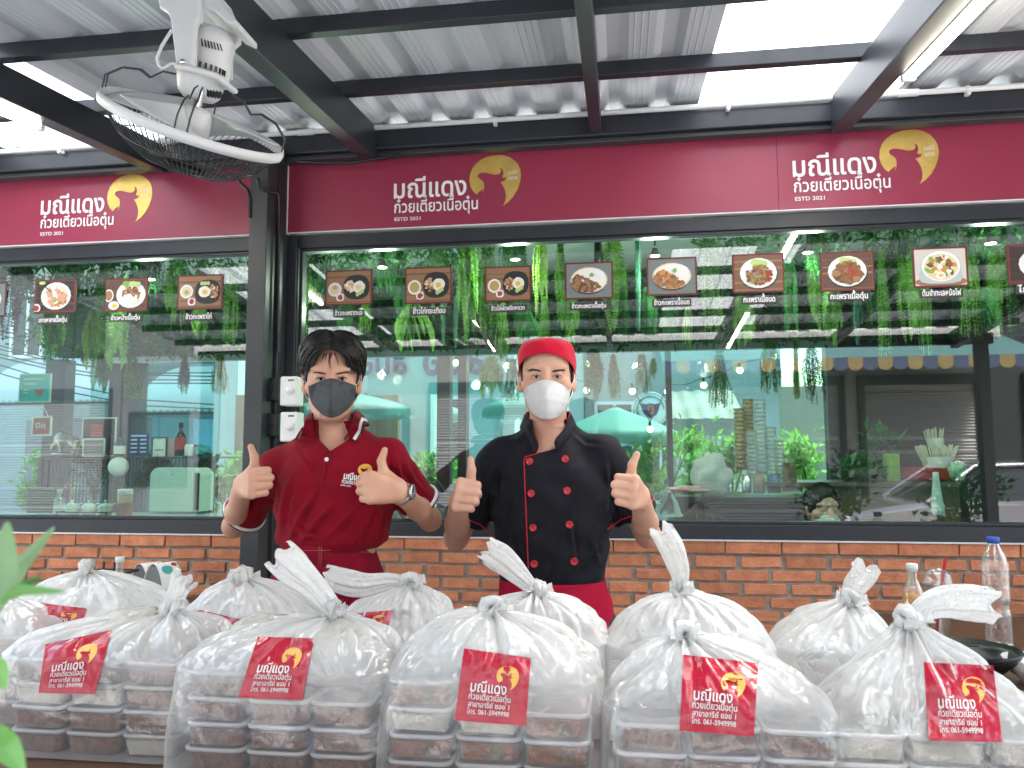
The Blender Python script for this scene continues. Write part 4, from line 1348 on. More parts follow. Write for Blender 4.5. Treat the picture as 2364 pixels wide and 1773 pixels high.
    for q in ((686, 818), (695, 1003), (706, 1202), (713, 1412), (892, 804), (903, 988), (918, 1184), (944, 1397)):
        uv = z6(*q); d = Vector(ray(*uv)).normalized()
        c, n, _, _ = jv.ray_cast(Vector(CAM), d)
        if c is None: continue
        n = (n * .5 + Vector((0, -1, 0))).normalized() if n.y < 0 else Vector((0, -1, 0))
        o1 = n.orthogonal().normalized(); M = Matrix((o1, n.cross(o1), n)).transposed()
        mb = MB(); r = .0105
        mb.lathe([(0, 0), (r * .9, 0), (r, .002), (r, .0035), (r * .88, .0045), (r * .74, .0038), (r * .68, .0030), (0, .0030)], c + n * .001, 22, M=M)
        for k in range(4): mb.lathe([(0, .0033), (.0011, .0033)], c + n * .001 + M @ Vector((.0025 * cos(k * pi / 2 + .78), .0025 * sin(k * pi / 2 + .78), 0)), 8, 1, M=M)
        mb.build('button', [M_BTN, M_BLACK], jacket)
    # apron
    M_APR = mat('bright_red_twill', (.44, .010, .045), .85, 0, (.38, .008, .035), 10, 5, bump=.25, bscale=300, spec=.15)
    F = Field(xs, ys, np.concatenate([np.arange(.40, .85, .012), np.arange(.85, 1.2, .0034)]))
    F.put(loft(secs(((1250, 1078, 1308, .132), (1262, 1078, 1309, .134), (1290, 1078, 1318, .139), (1330, 1078, 1324, .14), (1380, 1076, 1326, .14)), 2.27) + [(.42, -.2, 2.27, .22, .15)], 0, 2.4), .01)
    X, Y, Z = F._xyz((slice(None),) * 3)
    F.F += sinfold(X, Y, Z, [(60, 20, 12, .4, .003), (35, 30, -60, 2.2, .0016)]).astype(np.float32) * np.clip((1.01 - Z) / .05, 0, 1)
    # slanted top edge
    q1, q2 = a(*z6(505, 1500), 2.14), a(*z6(1130, 1500), 2.14)
    apron, av = F.build('apron', M_APR, p)
    del F
    mb = MB()
    for q in ([(520, 1520), (640, 1560), (800, 1575), (960, 1550), (1110, 1505)], [(970, 1625), (1150, 1610)]):
        V, Fc = strip(av, q, 1.0, .003, z6); mb.add(V, Fc)
    mb.build('stitching', mat('dark_red_stitch', (.25, .005, .02), .9), apron)
    F = Field(np.arange(-.5, .1, .012), np.arange(2.0, 2.55, .012), np.arange(0, 1.0, .012))
    for sx in (-.09, .09):
        F.put(cap((-.2 + sx, 2.28, .88), (-.2 + sx * 1.1, 2.28, .48), .10, .08), .02); F.put(cap((-.2 + sx * 1.1, 2.28, .48), (-.2 + sx * 1.3, 2.30, .09), .08, .07), .02)
    F.build('trousers', mat('dark_denim'), p); del F
    mb = MB()
    for sx in (-.12, .12): mb.ball((-.2 + sx, 2.23, .04), (.05, .135, .045), 16, 8)
    mb.build('shoes', M_BLACK, p)
    # face
    e1 = ([(697, 329), (708, 321), (726, 317), (742, 322), (749, 330), (736, 335), (714, 335)], (725, 326), [(692, 328), (706, 319), (727, 315), (744, 321), (752, 332)])
    e2 = ([(822, 331), (832, 321), (848, 317), (864, 322), (873, 329), (858, 336), (836, 336)], (846, 326), [(818, 332), (830, 320), (848, 315), (867, 320), (878, 328)])
    br1 = [(676, 289), (700, 280), (730, 284), (752, 291), (751, 297), (725, 292), (700, 289), (682, 295)]
    br2 = [(812, 296), (828, 289), (860, 284), (885, 286), (899, 293), (872, 292), (845, 295), (822, 299)]
    face_parts(p, bv, z6, [e1, e2], [br1, br2], 1.32)
    # mask
    Lc = [(654, 402), (660, 440), (672, 485), (690, 525), (715, 550)]
    Rc = [(921, 408), (915, 445), (905, 485), (888, 525), (862, 552)]
    Cc = [(780, 346), (783, 400), (787, 460), (788, 525), (788, 572)]
    dep = [.016, .050, .060, .054, .032]
    ysd = h[1] - .052
    def pick(A, t):
        i = t * (len(A) - 1); j = min(int(i), len(A) - 2); f = i - j
        if hasattr(A[0], '__len__'): return (A[j][0] * (1 - f) + A[j + 1][0] * f, A[j][1] * (1 - f) + A[j + 1][1] * f)
        return A[j] * (1 - f) + A[j + 1] * f
    def mk(s, t):
        s = s * 2 - 1; q = abs(s)
        E = pick(Lc if s < 0 else Rc, t); Cn = pick(Cc, t)
        u = Cn[0] + (E[0] - Cn[0]) * q
        v = Cn[1] + (E[1] - Cn[1]) * (q ** (2.0 if t < .5 else 2.4))
        yc = h[1] - .098 - pick(dep, t)
        yy = yc + (ysd - yc) * q ** 1.8
        yy += .0035 * max(0, sin(t * 3 * pi)) * (1 - q) * (1 if .2 < t < .8 else .3)
        yy += .0012 * sin(11 * s + 15 * t) * (1 - q)
        P = at(*z6(u, v), yy); b_ = hit(bv, *z6(u, v), .0035)
        return b_ if b_ is not None and (b_ - Vector(CAM)).length < (P - Vector(CAM)).length else P
    mb = MB().grid(mk, 40, 30)
    mask = mb.build('face_mask', mat('white_mask_fabric', (.62, .62, .63), .8, 0, (.57, .57, .58), 30, 4, bump=.2, bscale=150, spec=.2), p, solid=.002)
    mb = MB()
    for tt in (.33, .66): mb.tube([mk(.06 + .88 * k / 24, tt) + Vector((0, -.0005, 0)) for k in range(25)], .0011, 6)
    mb.build('fold_seam', mat('white_mask_fabric'), mask)
    mb = MB()
    for sg, q0, q1 in ((-1, (662, 420), (700, 530)), (1, (914, 425), (880, 530))):
        e = Vector(h + (sg * .083, .014, .012))
        for q, dz in ((q0, .018), (q1, -.022)):
            s = at(*z6(*q), ysd - .003); mb.tube([s, (s + e) / 2 + Vector((sg * .006, 0, dz / 2)), e + Vector((0, .006, dz))], .0016, 6)
    mb.build('ear_loop', M_WHITE, mask)
    # short hair under the cap
    F = Field(np.arange(h[0] - .11, h[0] + .11, .004), np.arange(h[1] - .12, h[1] + .13, .004), np.arange(h[2] - .1, h[2] + .12, .004))
    F.put(ell(h + (0, .016, .026), (.0785, .096, .092)), .005); F.put(ell(h + (0, .035, -.03), (.072, .068, .06)), .03)
    F.put(polyprism([(h[0] - .2, h[2] - .12), (h[0] + .2, h[2] - .12), (h[0] + .2, h[2] + .075), (h[0] - .2, h[2] + .075)], h[1] - .2, h[1] - .034), .006, True)
    F.put(ell(h + (0, -.035, -.085), (.14, .068, .088)), .008, True)
    F.build('hair', M_HAIR, p); del F
    # cap
    cz = h[2]
    def cp(u, v):
        az = 2 * pi * u
        fr = -cos(az)                      # -1 front
        zlow = .010 + (.050 if fr < 0 else 0) * max(0, -fr) ** .8 * 1.0 - (.035 * max(0, fr) ** .8)
        if fr < 0: zlow = .004 + .056 * (max(0, -fr)) ** 0.75
        el = v
        ztop = .108
        z = zlow + (ztop - zlow) * (1 - (1 - el) ** 2.0) if el < 1 else ztop
        q = max(0, 1 - el ** 3.2) ** .5
        bul = 1 + .03 * sin(pi * min(1, el * 1.6))
        wr = (.0022 * sin(9 * az + 7 * el) + .002 * sin(5 * az - 9 * el + 1)) * el * (1 - el) * 3
        rx, ry = .0835 * bul + wr, .105 * bul + wr
        return Vector((h[0] + sin(az) * rx * q, h[1] + .012 - cos(az) * ry * q, cz + z))
    M_CAP = mat('red_cotton', (.56, .006, .036), .8, 0, (.48, .005, .03), 14, 4, bump=.15, bscale=260, sheen=.2, spec=.15)
    cpo = MB().grid(cp, 64, 26, wrap=True).build('cap', M_CAP, p, solid=.003)
    mb = MB(); mb.tube([cp(k / 64, .17) + Vector((0, 0, 0)) for k in range(65)], .0008, 5); mb.tube([cp(k / 64, .005) for k in range(65)], .0018, 6)
    mb.build('hem', M_CAP, cpo)
chef_man()
# ================================================================== table with the bags
from mathutils import noise as MN
TZ = .762
M_WOOD = mat('brown_table_board', (.115, .055, .032), .45, 0, (.085, .04, .022), 3, 6, bump=.08, bscale=40, stretch=(1, 8, 1), spec=.5)
def table(label, x0, x1, y0, y1, zt, apron=True):
    t = thing('table', label, 'table', ((x0 + x1) / 2, (y0 + y1) / 2, 0))
    b = MB(); b.box(x0, x1, y0, y1, zt - .028, zt); b.build('tabletop', M_WOOD, t, bevel=.004)
    b = MB(); b.box(x0 + .08, x1 - .08, y0 + .08, y1 - .08, zt - .075, zt - .028); b.build('frame', M_STEEL, t)
    for x in (x0 + .1, x1 - .1):
        for y in (y0 + .1, y1 - .1):
            b = MB(); b.box(x - .02, x + .02, y - .02, y + .02, 0, zt - .075); b.build('leg', M_STEEL, t)
table('brown serving table covered with white takeaway bags in front of the men', -2.0, 1.45, 1.22, 1.945, TZ)
table('brown table against the brick wall holding the black bowl and empty bottles', .85, 2.6, 2.15, 3.36, .745)
table('brown table against the brick wall holding the condiment rack and paper boxes', -3.4, -1.72, 2.45, 3.36, .745)

M_TUB = film('clear_tub_plastic', (.80, .81, .82), .07, .18, 0, gloss=.3, edge=.75)
M_LIDP = film('clear_lid_plastic', (.84, .85, .86), .34, .16, 0, gloss=.3, edge=.95)
M_RIM = film('tub_rim_plastic', (.88, .88, .90), .80, .2, 0, gloss=.35, edge=.98)
M_RICE = mat('cooked_rice', (.74, .70, .60), .7, 0, (.62, .57, .46), 60, 4, bump=.6, bscale=160)
M_MEAT = mat('minced_meat', (.25, .085, .028), .4, 0, (.085, .028, .011), 55, 5, bump=1.0, bscale=110, contrast=(.38, .62))
M_STIR = mat('chilli_stir_fry', (.36, .085, .02), .4, 0, (.12, .07, .015), 38, 5, bump=1.0, bscale=80, contrast=(.35, .65))
def rrect(a, b, r, n=5):
    out = []
    for sx, sy, a0 in ((1, 1, 0), (-1, 1, 90), (-1, -1, 180), (1, -1, 270)):
        for k in range(n + 1):
            an = radians(a0 + 90 * k / n); out.append((sx * (a - r) + r * cos(an), sy * (b - r) + r * sin(an)))
    return out
def skin(mb, rings, mat=0, cap0=False, cap1=False):
    n = len(rings[0]); vs = [p for r in rings for p in r]
    fs = [(i * n + j, i * n + (j + 1) % n, (i + 1) * n + (j + 1) % n, (i + 1) * n + j) for i in range(len(rings) - 1) for j in range(n)]
    mb.add(vs, fs, mat, True)
    if cap0: mb.add(rings[0], [tuple(range(n))[::-1]], mat, False)
    if cap1: mb.add(rings[-1], [tuple(range(n))], mat, False)
def lv(ring, z): return [(x, y, z) for x, y in ring]
def tub_proto(food, seed):
    t = thing('food_tub', 'tub', 'food tub')
    a, b = .0632, .084
    mb = MB(); skin(mb, [lv(rrect(a - .009, b - .009, .014), .001), lv(rrect(a - .007, b - .007, .016), .004), lv(rrect(a - .003, b - .003, .02), .041)], 0, True)
    mb.build('tub', M_TUB, t)
    mb = MB(); skin(mb, [lv(rrect(a - .003, b - .003, .02), .0395), lv(rrect(a + .0005, b + .0005, .022), .0400), lv(rrect(a + .001, b + .001, .022), .0455), lv(rrect(a - .003, b - .003, .02), .0475), lv(rrect(a - .006, b - .006, .018), .0465)])
    mb.build('rim', M_RIM, t)
    mb = MB(); skin(mb, [lv(rrect(a - .006, b - .006, .018), .0465), lv(rrect(a - .010, b - .010, .016), .0440)], 0, False, True)
    mb.build('lid', M_LIDP, t)
    mb = MB()
    rg = random.Random(seed); rings = []
    for z, ins in ((.003, .0105), (.012, .0088), (.022, .0072), (.034, .0058)):
        rings.append([(x * (1 + rg.uniform(-.02, .01)), y * (1 + rg.uniform(-.02, .01)), z + rg.uniform(-.002, .002)) for x, y in rrect(a - ins, b - ins, .014)])
    skin(mb, rings, 0, True)
    top = rings[-1]; n = len(top); inner = [(x * .6, y * .6, z + rg.uniform(0, .006)) for x, y, z in top]
    mb.add(top + inner + [(0, 0, .038)], [(i, (i + 1) % n, n + (i + 1) % n, n + i) for i in range(n)] + [(n + i, n + (i + 1) % n, 2 * n) for i in range(n)], 0, True)
    mb.build('food', food, t)
    return t
TUBS = {'meat': tub_proto(M_MEAT, 1), 'rice': tub_proto(M_RICE, 2), 'stir': tub_proto(M_STIR, 3)}
used_tub = set()
FOODN = {'meat': 'brown minced meat', 'rice': 'white rice', 'stir': 'reddish stir fry'}
def place_tub(kind, x, y, z, rz, label, group):
    src = TUBS[kind]
    o = src if kind not in used_tub else copy_tree(src)
    used_tub.add(kind)
    o.location = (x, y, z); o.rotation_euler = (0, 0, rz); o['label'] = label; o['group'] = group; o['category'] = 'food tub'

M_FILM = film('milky_bag_film', (.94, .94, .94), .58, .09, .45, 13, gloss=.29, edge=.92, distort=.9, trans_mix=.22, low=(.13, .26, .09))
FK = dict(gloss=.29, edge=.92, distort=.9, trans_mix=.22)
M_FILM_LOW = film('milky_bag_film_low_stack', (.94, .94, .94), .50, .09, .45, 13, low=(.13, .23, .09), **FK)
M_FILM_FULL = film('milky_bag_film_filled', (.94, .94, .94), .66, .09, .45, 13, **FK)
M_FILM2 = film('milky_bag_film_doubled', (.94, .94, .94), .78, .15, .5, 34, gloss=.3, edge=.97, distort=1.8, trans_mix=.35)
M_SOUP = film('soup_bag_film', (.90, .87, .81), .70, .16, .5, 30, gloss=.3, edge=.9)
M_SOUPD = film('soup_bag_film_dark', (.46, .50, .53), .5, .12, .5, 24, gloss=.35, edge=.9)
M_STICK = mat('red_sticker', (.44, .006, .03), .22, 0, (.40, .005, .027), 20, coat=.6, bump=.6, bscale=30, bdetail=3)
M_STW = mat('sticker_white_print', (.80, .78, .78), .35)
M_STG = mat('sticker_gold_print', (.72, .40, .08), .3, 0, (.80, .50, .14), 20)

def bag(label, uL, uR, Yc, hd, knot, tail=None, stick=None, seed=0, hs=.20, ruffle=True, soups=(), n_lay=4, foods=None, tubs=True, where='', tw=.03, tent=.55):
    x0, x1 = at(uL, 1480, Yc - hd * .4).x, at(uR, 1480, Yc - hd * .4).x
    cx, a = (x0 + x1) / 2, (x1 - x0) / 2
    kp = at(knot[0], knot[1], Yc)
    hk = kp.z - TZ
    t = thing('takeaway_bag', label, 'plastic bag', (cx, Yc, TZ), 'tied white takeaway bags on the table')
    rg = random.Random(seed); sd = Vector((seed * 3.7, seed * 1.3, seed * 2.1))
    NU, NV = 168, 96
    ph = [rg.uniform(0, 6.28) for _ in range(8)]
    def surf(u, v):
        th = 2 * pi * u
        # height and size along the profile
        if v < .45:
            q = v / .45; z = .004 + (hs - .004) * q; ra = a * (1.05 - .04 * q + .02 * sin(pi * q * .9)); rb = hd * (1.04 + .03 * sin(pi * q) - .02 * q); n = 5.5 - 2.2 * q; cxx, cyy = cx, Yc; tau = 0
        else:
            tau = (v - .45) / .55
            tz = min(.85, max(0, tent - .55) * 1.6)
            z = hs + (hk - hs) * ((sin(tau * pi / 2) ** .95 * .93 + .07 * tau ** 3) * (1 - tz) + tau * tz)
            s = max(0, (1 - tent) * max(0, cos(tau * pi / 2)) ** .62 + tent * (1 - tau) ** .74) if tau < 1 else 0
            s = s * (1 - tau ** 6) + .05 * tau ** 6 if tau < 1 else .05
            ra = max(.015, a * 1.0 * s); rb = max(.013, hd * 1.02 * s); n = 3.3 - 1.3 * tau
            w = tau ** 1.6
            cxx = cx + (kp.x - cx) * w; cyy = Yc + (kp.y - Yc) * w
        c, s_ = cos(th), sin(th)
        rr = 1 / (abs(c) ** n + abs(s_) ** n) ** (1 / n)
        # pleats gathered to the knot
        pl = tau ** 1.5 * (1 - .3 * tau)
        f = 1 + pl * (.10 * sin(13 * th + ph[0] + 2 * tau) + .07 * sin(29 * th + ph[1]) + .06 * sin(7 * th + ph[2] + 1.5 * tau)) * (.45 + .75 * tau)
        P = Vector((cxx + ra * rr * c * f, cyy + rb * rr * s_ * f, TZ + z))
        # creases of the film
        q = Vector((c * 2.2, s_ * 1.4, z * 7)) + sd
        q2 = Vector((c * 5.5 + z * 4, s_ * 3.5, z * 13 - c * 2)) + sd * 1.7
        v1 = MN.voronoi(q)[0]; v2 = MN.voronoi(q2)[0]
        k = .5 + .5 * min(1, tau * 4) if tau < .93 else .35
        ta = MN.voronoi(Vector((c * 3.4 + s_ * 1.2, s_ * 2.6, z * 1.6)) + sd * .6)[0]
        amp = (.030 * (ta[1] - ta[0] - .2) * min(1, tau * 3) + .026 * (v1[1] - v1[0] - .25) * (.35 + .65 * min(1, tau * 5)) + .023 * (v2[1] - v2[0] - .25)) * k
        amp -= .012 * MN.noise(q * 1.7)
        low = min(1, max(0, (z - hs * .75) / (hs * .45)))          # taut over the tubs, slack above them
        lowa = .0055 * max(0, v1[1] - v1[0] - .1) + .006 * max(0, MN.noise(Vector((c * 3 + z * 9, s_ * 3, z * 4)) + sd)) ** 1.5 + .0015
        amp = amp * low + lowa * (1 - low)
        nr = Vector((c * rr, s_ * rr * .9, .35 * tau)).normalized()
        P += nr * amp
        if P.z < TZ + .001: P.z = TZ + .001
        return P
    mb = MB().grid(surf, NU, NV, wrap=True)
    mb.add([(cx, Yc, TZ + .002)] + [surf(i / NU, 0) for i in range(NU)], [(0, (i + 1) % NU + 1, i + 1) for i in range(NU)], 0)
    bvh = mb.bvh()
    mb.build('film', M_FILM_FULL if not tubs else (M_FILM_LOW if n_lay == 3 else M_FILM), t)
    # knot
    kb = MB(); K = surf(0, 1) * 0
    K = Vector((kp.x, kp.y, kp.z))
    for k in range(3):
        ax = Vector((rg.uniform(-1, 1), rg.uniform(-1, 1), rg.uniform(-.3, .6))).normalized()
        o1 = ax.orthogonal().normalized(); o2 = ax.cross(o1)
        ring = [K + (o1 * cos(j * pi / 6) + o2 * sin(j * pi / 6)) * (.017 + .003 * sin(j * 2.3)) + Vector((0, 0, .004)) for j in range(13)]
        kb.tube(ring, .0105, 8)
    if ruffle:
        for k in range(7):
            an = rg.uniform(0, 6.28); d = Vector((cos(an), sin(an) * .7, rg.uniform(.0, .7))).normalized()
            L = rg.uniform(.022, .042); sdv = d.orthogonal().normalized() * rg.uniform(.010, .020)
            kb.grid(lambda u, v, d=d, L=L, sdv=sdv: K + d * L * v + sdv * (u - .5) * 2 * (.4 + .8 * v) + Vector((0, 0, .008 * sin(9 * u + 3) * v)), 6, 5)
    kb.build('knot', M_FILM2, t, sub=0)
    if tail:
        pts = [K] + [at(u, v, Yc + dy) for u, v, dy in tail]
        tb = MB(); m = len(pts) - 1
        def path(s):
            i = min(int(s * m), m - 1); f = s * m - i
            p0, p1, p2, p3 = pts[max(i - 1, 0)], pts[i], pts[i + 1], pts[min(i + 2, m)]
            return .5 * ((2 * p1) + (p2 - p0) * f + (2 * p0 - 5 * p1 + 4 * p2 - p3) * f * f + (3 * p1 - p0 - 3 * p2 + p3) * f ** 3)
        def tl(u, v):
            c0 = path(v); d = (path(min(1, v + .02)) - path(max(0, v - .02))).normalized()
            view = (c0 - Vector(CAM)).normalized(); sdv = d.cross(view).normalized(); nv = sdv.cross(d)
            w = .012 + (tw - .012) * min(1, v * 1.35) ** .8; w *= 1 + .08 * sin(7 * v + seed)
            th = 2 * pi * u
            f = 1 + .16 * sin(6 * th + 2 * v + seed) + .10 * sin(11 * th - v * 3)
            e = .010 * v * sin(4 * th + seed) if v > .9 else 0
            return c0 + sdv * (cos(th) * w * f) + nv * (sin(th) * w * .36 * f) + d * e
        tb.grid(tl, 64, 34, wrap=True)
        tb.build('tail', M_FILM2, t)
    if stick:
        q = stick
        def uvp(s, r):
            A = [q[0][i] * (1 - s) + q[1][i] * s for i in (0, 1)]; Bq = [q[3][i] * (1 - s) + q[2][i] * s for i in (0, 1)]
            return A[0] * (1 - r) + Bq[0] * r, A[1] * (1 - r) + Bq[1] * r
        miss = [0]
        G = 30; cen = hit(bvh, *uvp(.5, .5)) or at(*uvp(.5, .5), Yc - hd)
        dep = np.zeros((G + 1, G + 1))
        for j in range(G + 1):
            for i in range(G + 1):
                p_ = hit(bvh, *uvp(i / G, j / G), 0)
                dep[j, i] = (p_ - Vector(CAM)).length if p_ is not None else np.nan
        md = np.nanmedian(dep); dep = np.where(np.isnan(dep), md, dep); dep = np.clip(dep, md - .06, md + .09)
        for _ in range(2):                                  # the sticker is stiffer than the film
            e = np.pad(dep, 1, mode='edge'); sm = (e[:-2, 1:-1] + e[2:, 1:-1] + e[1:-1, :-2] + e[1:-1, 2:] + dep) / 5
            dep = np.minimum(sm, dep + .009)
        def lay(s, r, eps):
            i = min(max(s, 0), 1) * G; j = min(max(r, 0), 1) * G; i0, j0 = min(int(i), G - 1), min(int(j), G - 1); fi, fj = i - i0, j - j0
            D = (dep[j0, i0] * (1 - fi) + dep[j0, i0 + 1] * fi) * (1 - fj) + (dep[j0 + 1, i0] * (1 - fi) + dep[j0 + 1, i0 + 1] * fi) * fj
            d = Vector(ray(*uvp(s, r))).normalized()
            return Vector(CAM) + d * (D - eps)
        sb = MB().grid(lambda s, r: lay(s, r, .0035), G, G)
        st = sb.build('sticker', M_STICK, t)
        lb = MB()
        def put(txt, s0, r0, w, hh, bold):
            V, F, ly = text2d(txt, w, hh, bold)
            lb.add([lay(s0 + x, r0 - y, .0048 + .0002 * ly[i]) for i, (x, y) in enumerate(V)], F, 0, False)
        put('มณีแดง', .165, .575, .52, .21, .014); put('ก๋วยเตี๋ยวเนื้อตุ๋น', .155, .685, .60, .125, .008)
        put('สาขาอารีย์ ซอย 1', .16, .79, .585, .105, .006); put('โทร. 061-5949998', .155, .89, .595, .10, .006)
        lb.build('lettering', M_STW, st)
        eb = MB(); eb.add([lay(.685 + x * .33, .50 - y * .34, .0044) for x, y in EMBLEM], EMB_T, 0, False)
        eb.build('emblem', M_STG, st)
    # what is inside
    if tubs:
        names = ('bottom', 'second', 'third', 'top'); cols = ('left', 'middle', 'right')
        pitch = min(.1285, (2 * a - .012) / 3)
        for l in range(n_lay):
            for c in range(3):
                kd = foods[(n_lay - 1 - l) % len(foods)][c]
                if kd == '-': continue
                kd = {'m': 'meat', 'r': 'rice', 's': 'stir'}[kd]
                place_tub(kd, cx + (c - 1) * pitch + rg.uniform(-.002, .002), Yc - hd + .098 + rg.uniform(0, .004), TZ + .003 + l * .0485, rg.uniform(-.02, .02),
                          f'{FOODN[kd]} tub, {names[l]} layer, {cols[c]} column, in {where}', 'food tubs inside the takeaway bags')
    for k, (dx, dy, dz, rx, ry, rz_, dark, what) in enumerate(soups):
        s = MB(); cc = Vector((cx + dx, Yc + dy, TZ + dz))
        def sp(u, v, cc=cc, rx=rx, ry=ry, rz_=rz_, k=k):
            an = 2 * pi * u; b = pi * (v - .5)
            d = Vector((cos(an) * cos(b), sin(an) * cos(b), sin(b)))
            f = 1 + .16 * MN.noise(d * 2.1 + sd + Vector((k, 0, 0))) + .07 * MN.noise(d * 6 + sd)
            return cc + Vector((d.x * rx, d.y * ry, d.z * rz_)) * f
        s.grid(sp, 40, 24, wrap=True)
        o = s.build('soup_bag', M_SOUPD if dark else M_SOUP)
        tag(o, what, 'soup bag', 'small soup bags inside the takeaway bags')

zA = zoomed(0, 1180, 2.765); zB = zoomed(780, 1180, 2.765); zC = zoomed(1564, 1180, 2.765)
Q = lambda z, *p: [z(*x) for x in p]
bag('clear tied bag with wrinkled red sticker at its upper edge, nearest to the green leaves', 12, 470, 1.63, .125, (372, 1322), [(380, 1285, 0), (392, 1262, .01), (402, 1250, .01)],
    Q(zA, (290, 850), (716, 757), (603, 1168), (245, 1160)), 1, foods=['mmm', 'rrm', 'mmm', 'mmr'], where='bag beside green leaves',
    soups=[(.02, .0, .235, .10, .075, .05, 0, 'pale rice bag under the film of the bag nearest to the green leaves')], tw=.024)
bag('clear tied bag with long flat tail leaning left, in front of the man in red', 392, 862, 1.58, .125, (724, 1325), [(690, 1280, -.01), (645, 1235, -.02), (604, 1198, -.02)],
    Q(zA, (1645, 800), (2005, 812), (1930, 1205), (1520, 1190)), 2, foods=['mm-', 'mmm', 'mmm', 'mmm'], where='bag before red polo', tw=.030,
    soups=[(.09, -.02, .225, .095, .08, .06, 0, 'milky rice bag under the film of the bag in front of the man in red'), (-.08, .02, .24, .08, .07, .045, 0, 'pale rice bag behind the sticker of the bag in front of the man in red')])
bag('clear bag with lumpy top and level red sticker, in front of the chef', 835, 1296, 1.57, .125, (1062, 1318), None,
    Q(zB, (805, 875), (1232, 938), (1200, 1372), (745, 1335)), 3, foods=['s--', 'rrs', 'sss', 'srs'], where='bag before the chef',
    soups=[(-.11, -.01, .215, .07, .06, .05, 1, 'dark soup bag under the film of the bag in front of the chef'), (.09, -.01, .225, .10, .08, .055, 0, 'milky soup bag beside the sticker of the bag in front of the chef')])
bag('clear bag with biggest level red sticker, right of the chef', 1308, 1812, 1.54, .13, (1478, 1372), None,
    Q(zC, (38, 915), (517, 970), (488, 1440), (12, 1400)), 4, hs=.165, tent=.75, n_lay=3, foods=['mmm', 'mmm', 'mmm'], where='bag right of chef',
    soups=[(-.10, .01, .19, .065, .055, .035, 1, 'dark soup bag under the film of the bag right of the chef'), (.08, 0, .185, .09, .07, .035, 0, 'yellowish soup bag under the film of the bag right of the chef')])
bag('clear tied bag with thick tail lying right, at the end beside the bowls', 1762, 2285, 1.54, .13, (1962, 1340), [(2020, 1306, 0), (2090, 1302, .0), (2148, 1306, 0)],
    Q(zC, (1572, 965), (2015, 985), (2075, 1475), (1605, 1465)), 5, hs=.155, tent=1.2, n_lay=3, foods=['rrr', 'srr', 'rrm'], where='bag beside the bowls', tw=.030,
    soups=[(-.07, .0, .185, .09, .07, .035, 0, 'milky soup bag under the film of the bag beside the bowls'), (.10, 0, .18, .08, .07, .03, 0, 'pale soup bag behind the sticker of the bag beside the bowls')])
bag('clear bag cut by the left edge of the photo, behind the green leaves', -230, 152, 1.80, .12, (-20, 1275), None, None, 6, foods=['m-r', 'mmr', 'mmm', 'mmm'], where='bag at photo edge')
bag('wide flat clear bag under the condiment rack, its sticker almost hidden', 5, 402, 1.845, .095, (186, 1232), None,
    Q(zA, (245, 583), (555, 622), (500, 790), (190, 750)), 7, ruffle=False, tubs=False, soups=[(0, 0, .2, .14, .07, .06, 0, 'pale rice bag in the wide flat bag under the condiment rack')])
bag('clear bag with a small gathered top in front of the black post', 372, 716, 1.845, .095, (525, 1248), None,
    Q(zA, (1245, 622), (1535, 690), (1470, 850), (1160, 790)), 8, tubs=False, soups=[(0, 0, .22, .12, .07, .06, 0, 'pale rice bag in the bag before the black post')])
bag('clear bag with tail drooping left over the maroon apron', 722, 992, 1.845, .095, (884, 1262), [(840, 1256, -.01), (775, 1262, -.03), (706, 1246, -.03)],
    Q(zB, (110, 650), (352, 632), (310, 800), (50, 790)), 9, tubs=False, tw=.026, soups=[(0, 0, .21, .10, .07, .06, 0, 'pale rice bag in the bag against the maroon apron')])
bag('clear bag with tail leaning left over the black jacket', 1000, 1312, 1.845, .095, (1160, 1280), [(1125, 1245, -.01), (1085, 1208, -.02), (1052, 1186, -.02)], None, 10, tubs=False, tw=.030,
    soups=[(-.02, .0, .215, .08, .05, .04, 1, 'dark soup bag in the bag against the chef jacket')])
bag('tallest clear bag, with upright twisted tail before the brick wall', 1312, 1680, 1.84, .10, (1468, 1278), [(1468, 1235, 0), (1452, 1185, 0), (1424, 1140, 0)], None, 11, tubs=False, tw=.026,
    soups=[(-.06, .0, .20, .06, .05, .04, 1, 'dark soup bag in the tallest bag before the brick wall')])
bag('small clear bag with short upright tail beside the orange juice', 1672, 1945, 1.86, .095, (1838, 1296), [(1846, 1270, 0), (1862, 1245, 0), (1872, 1222, 0)], None, 12, tubs=False, tw=.026, tent=.8,
    soups=[(0, .0, .18, .06, .05, .035, 1, 'dark soup bag in the small bag beside the orange juice')])
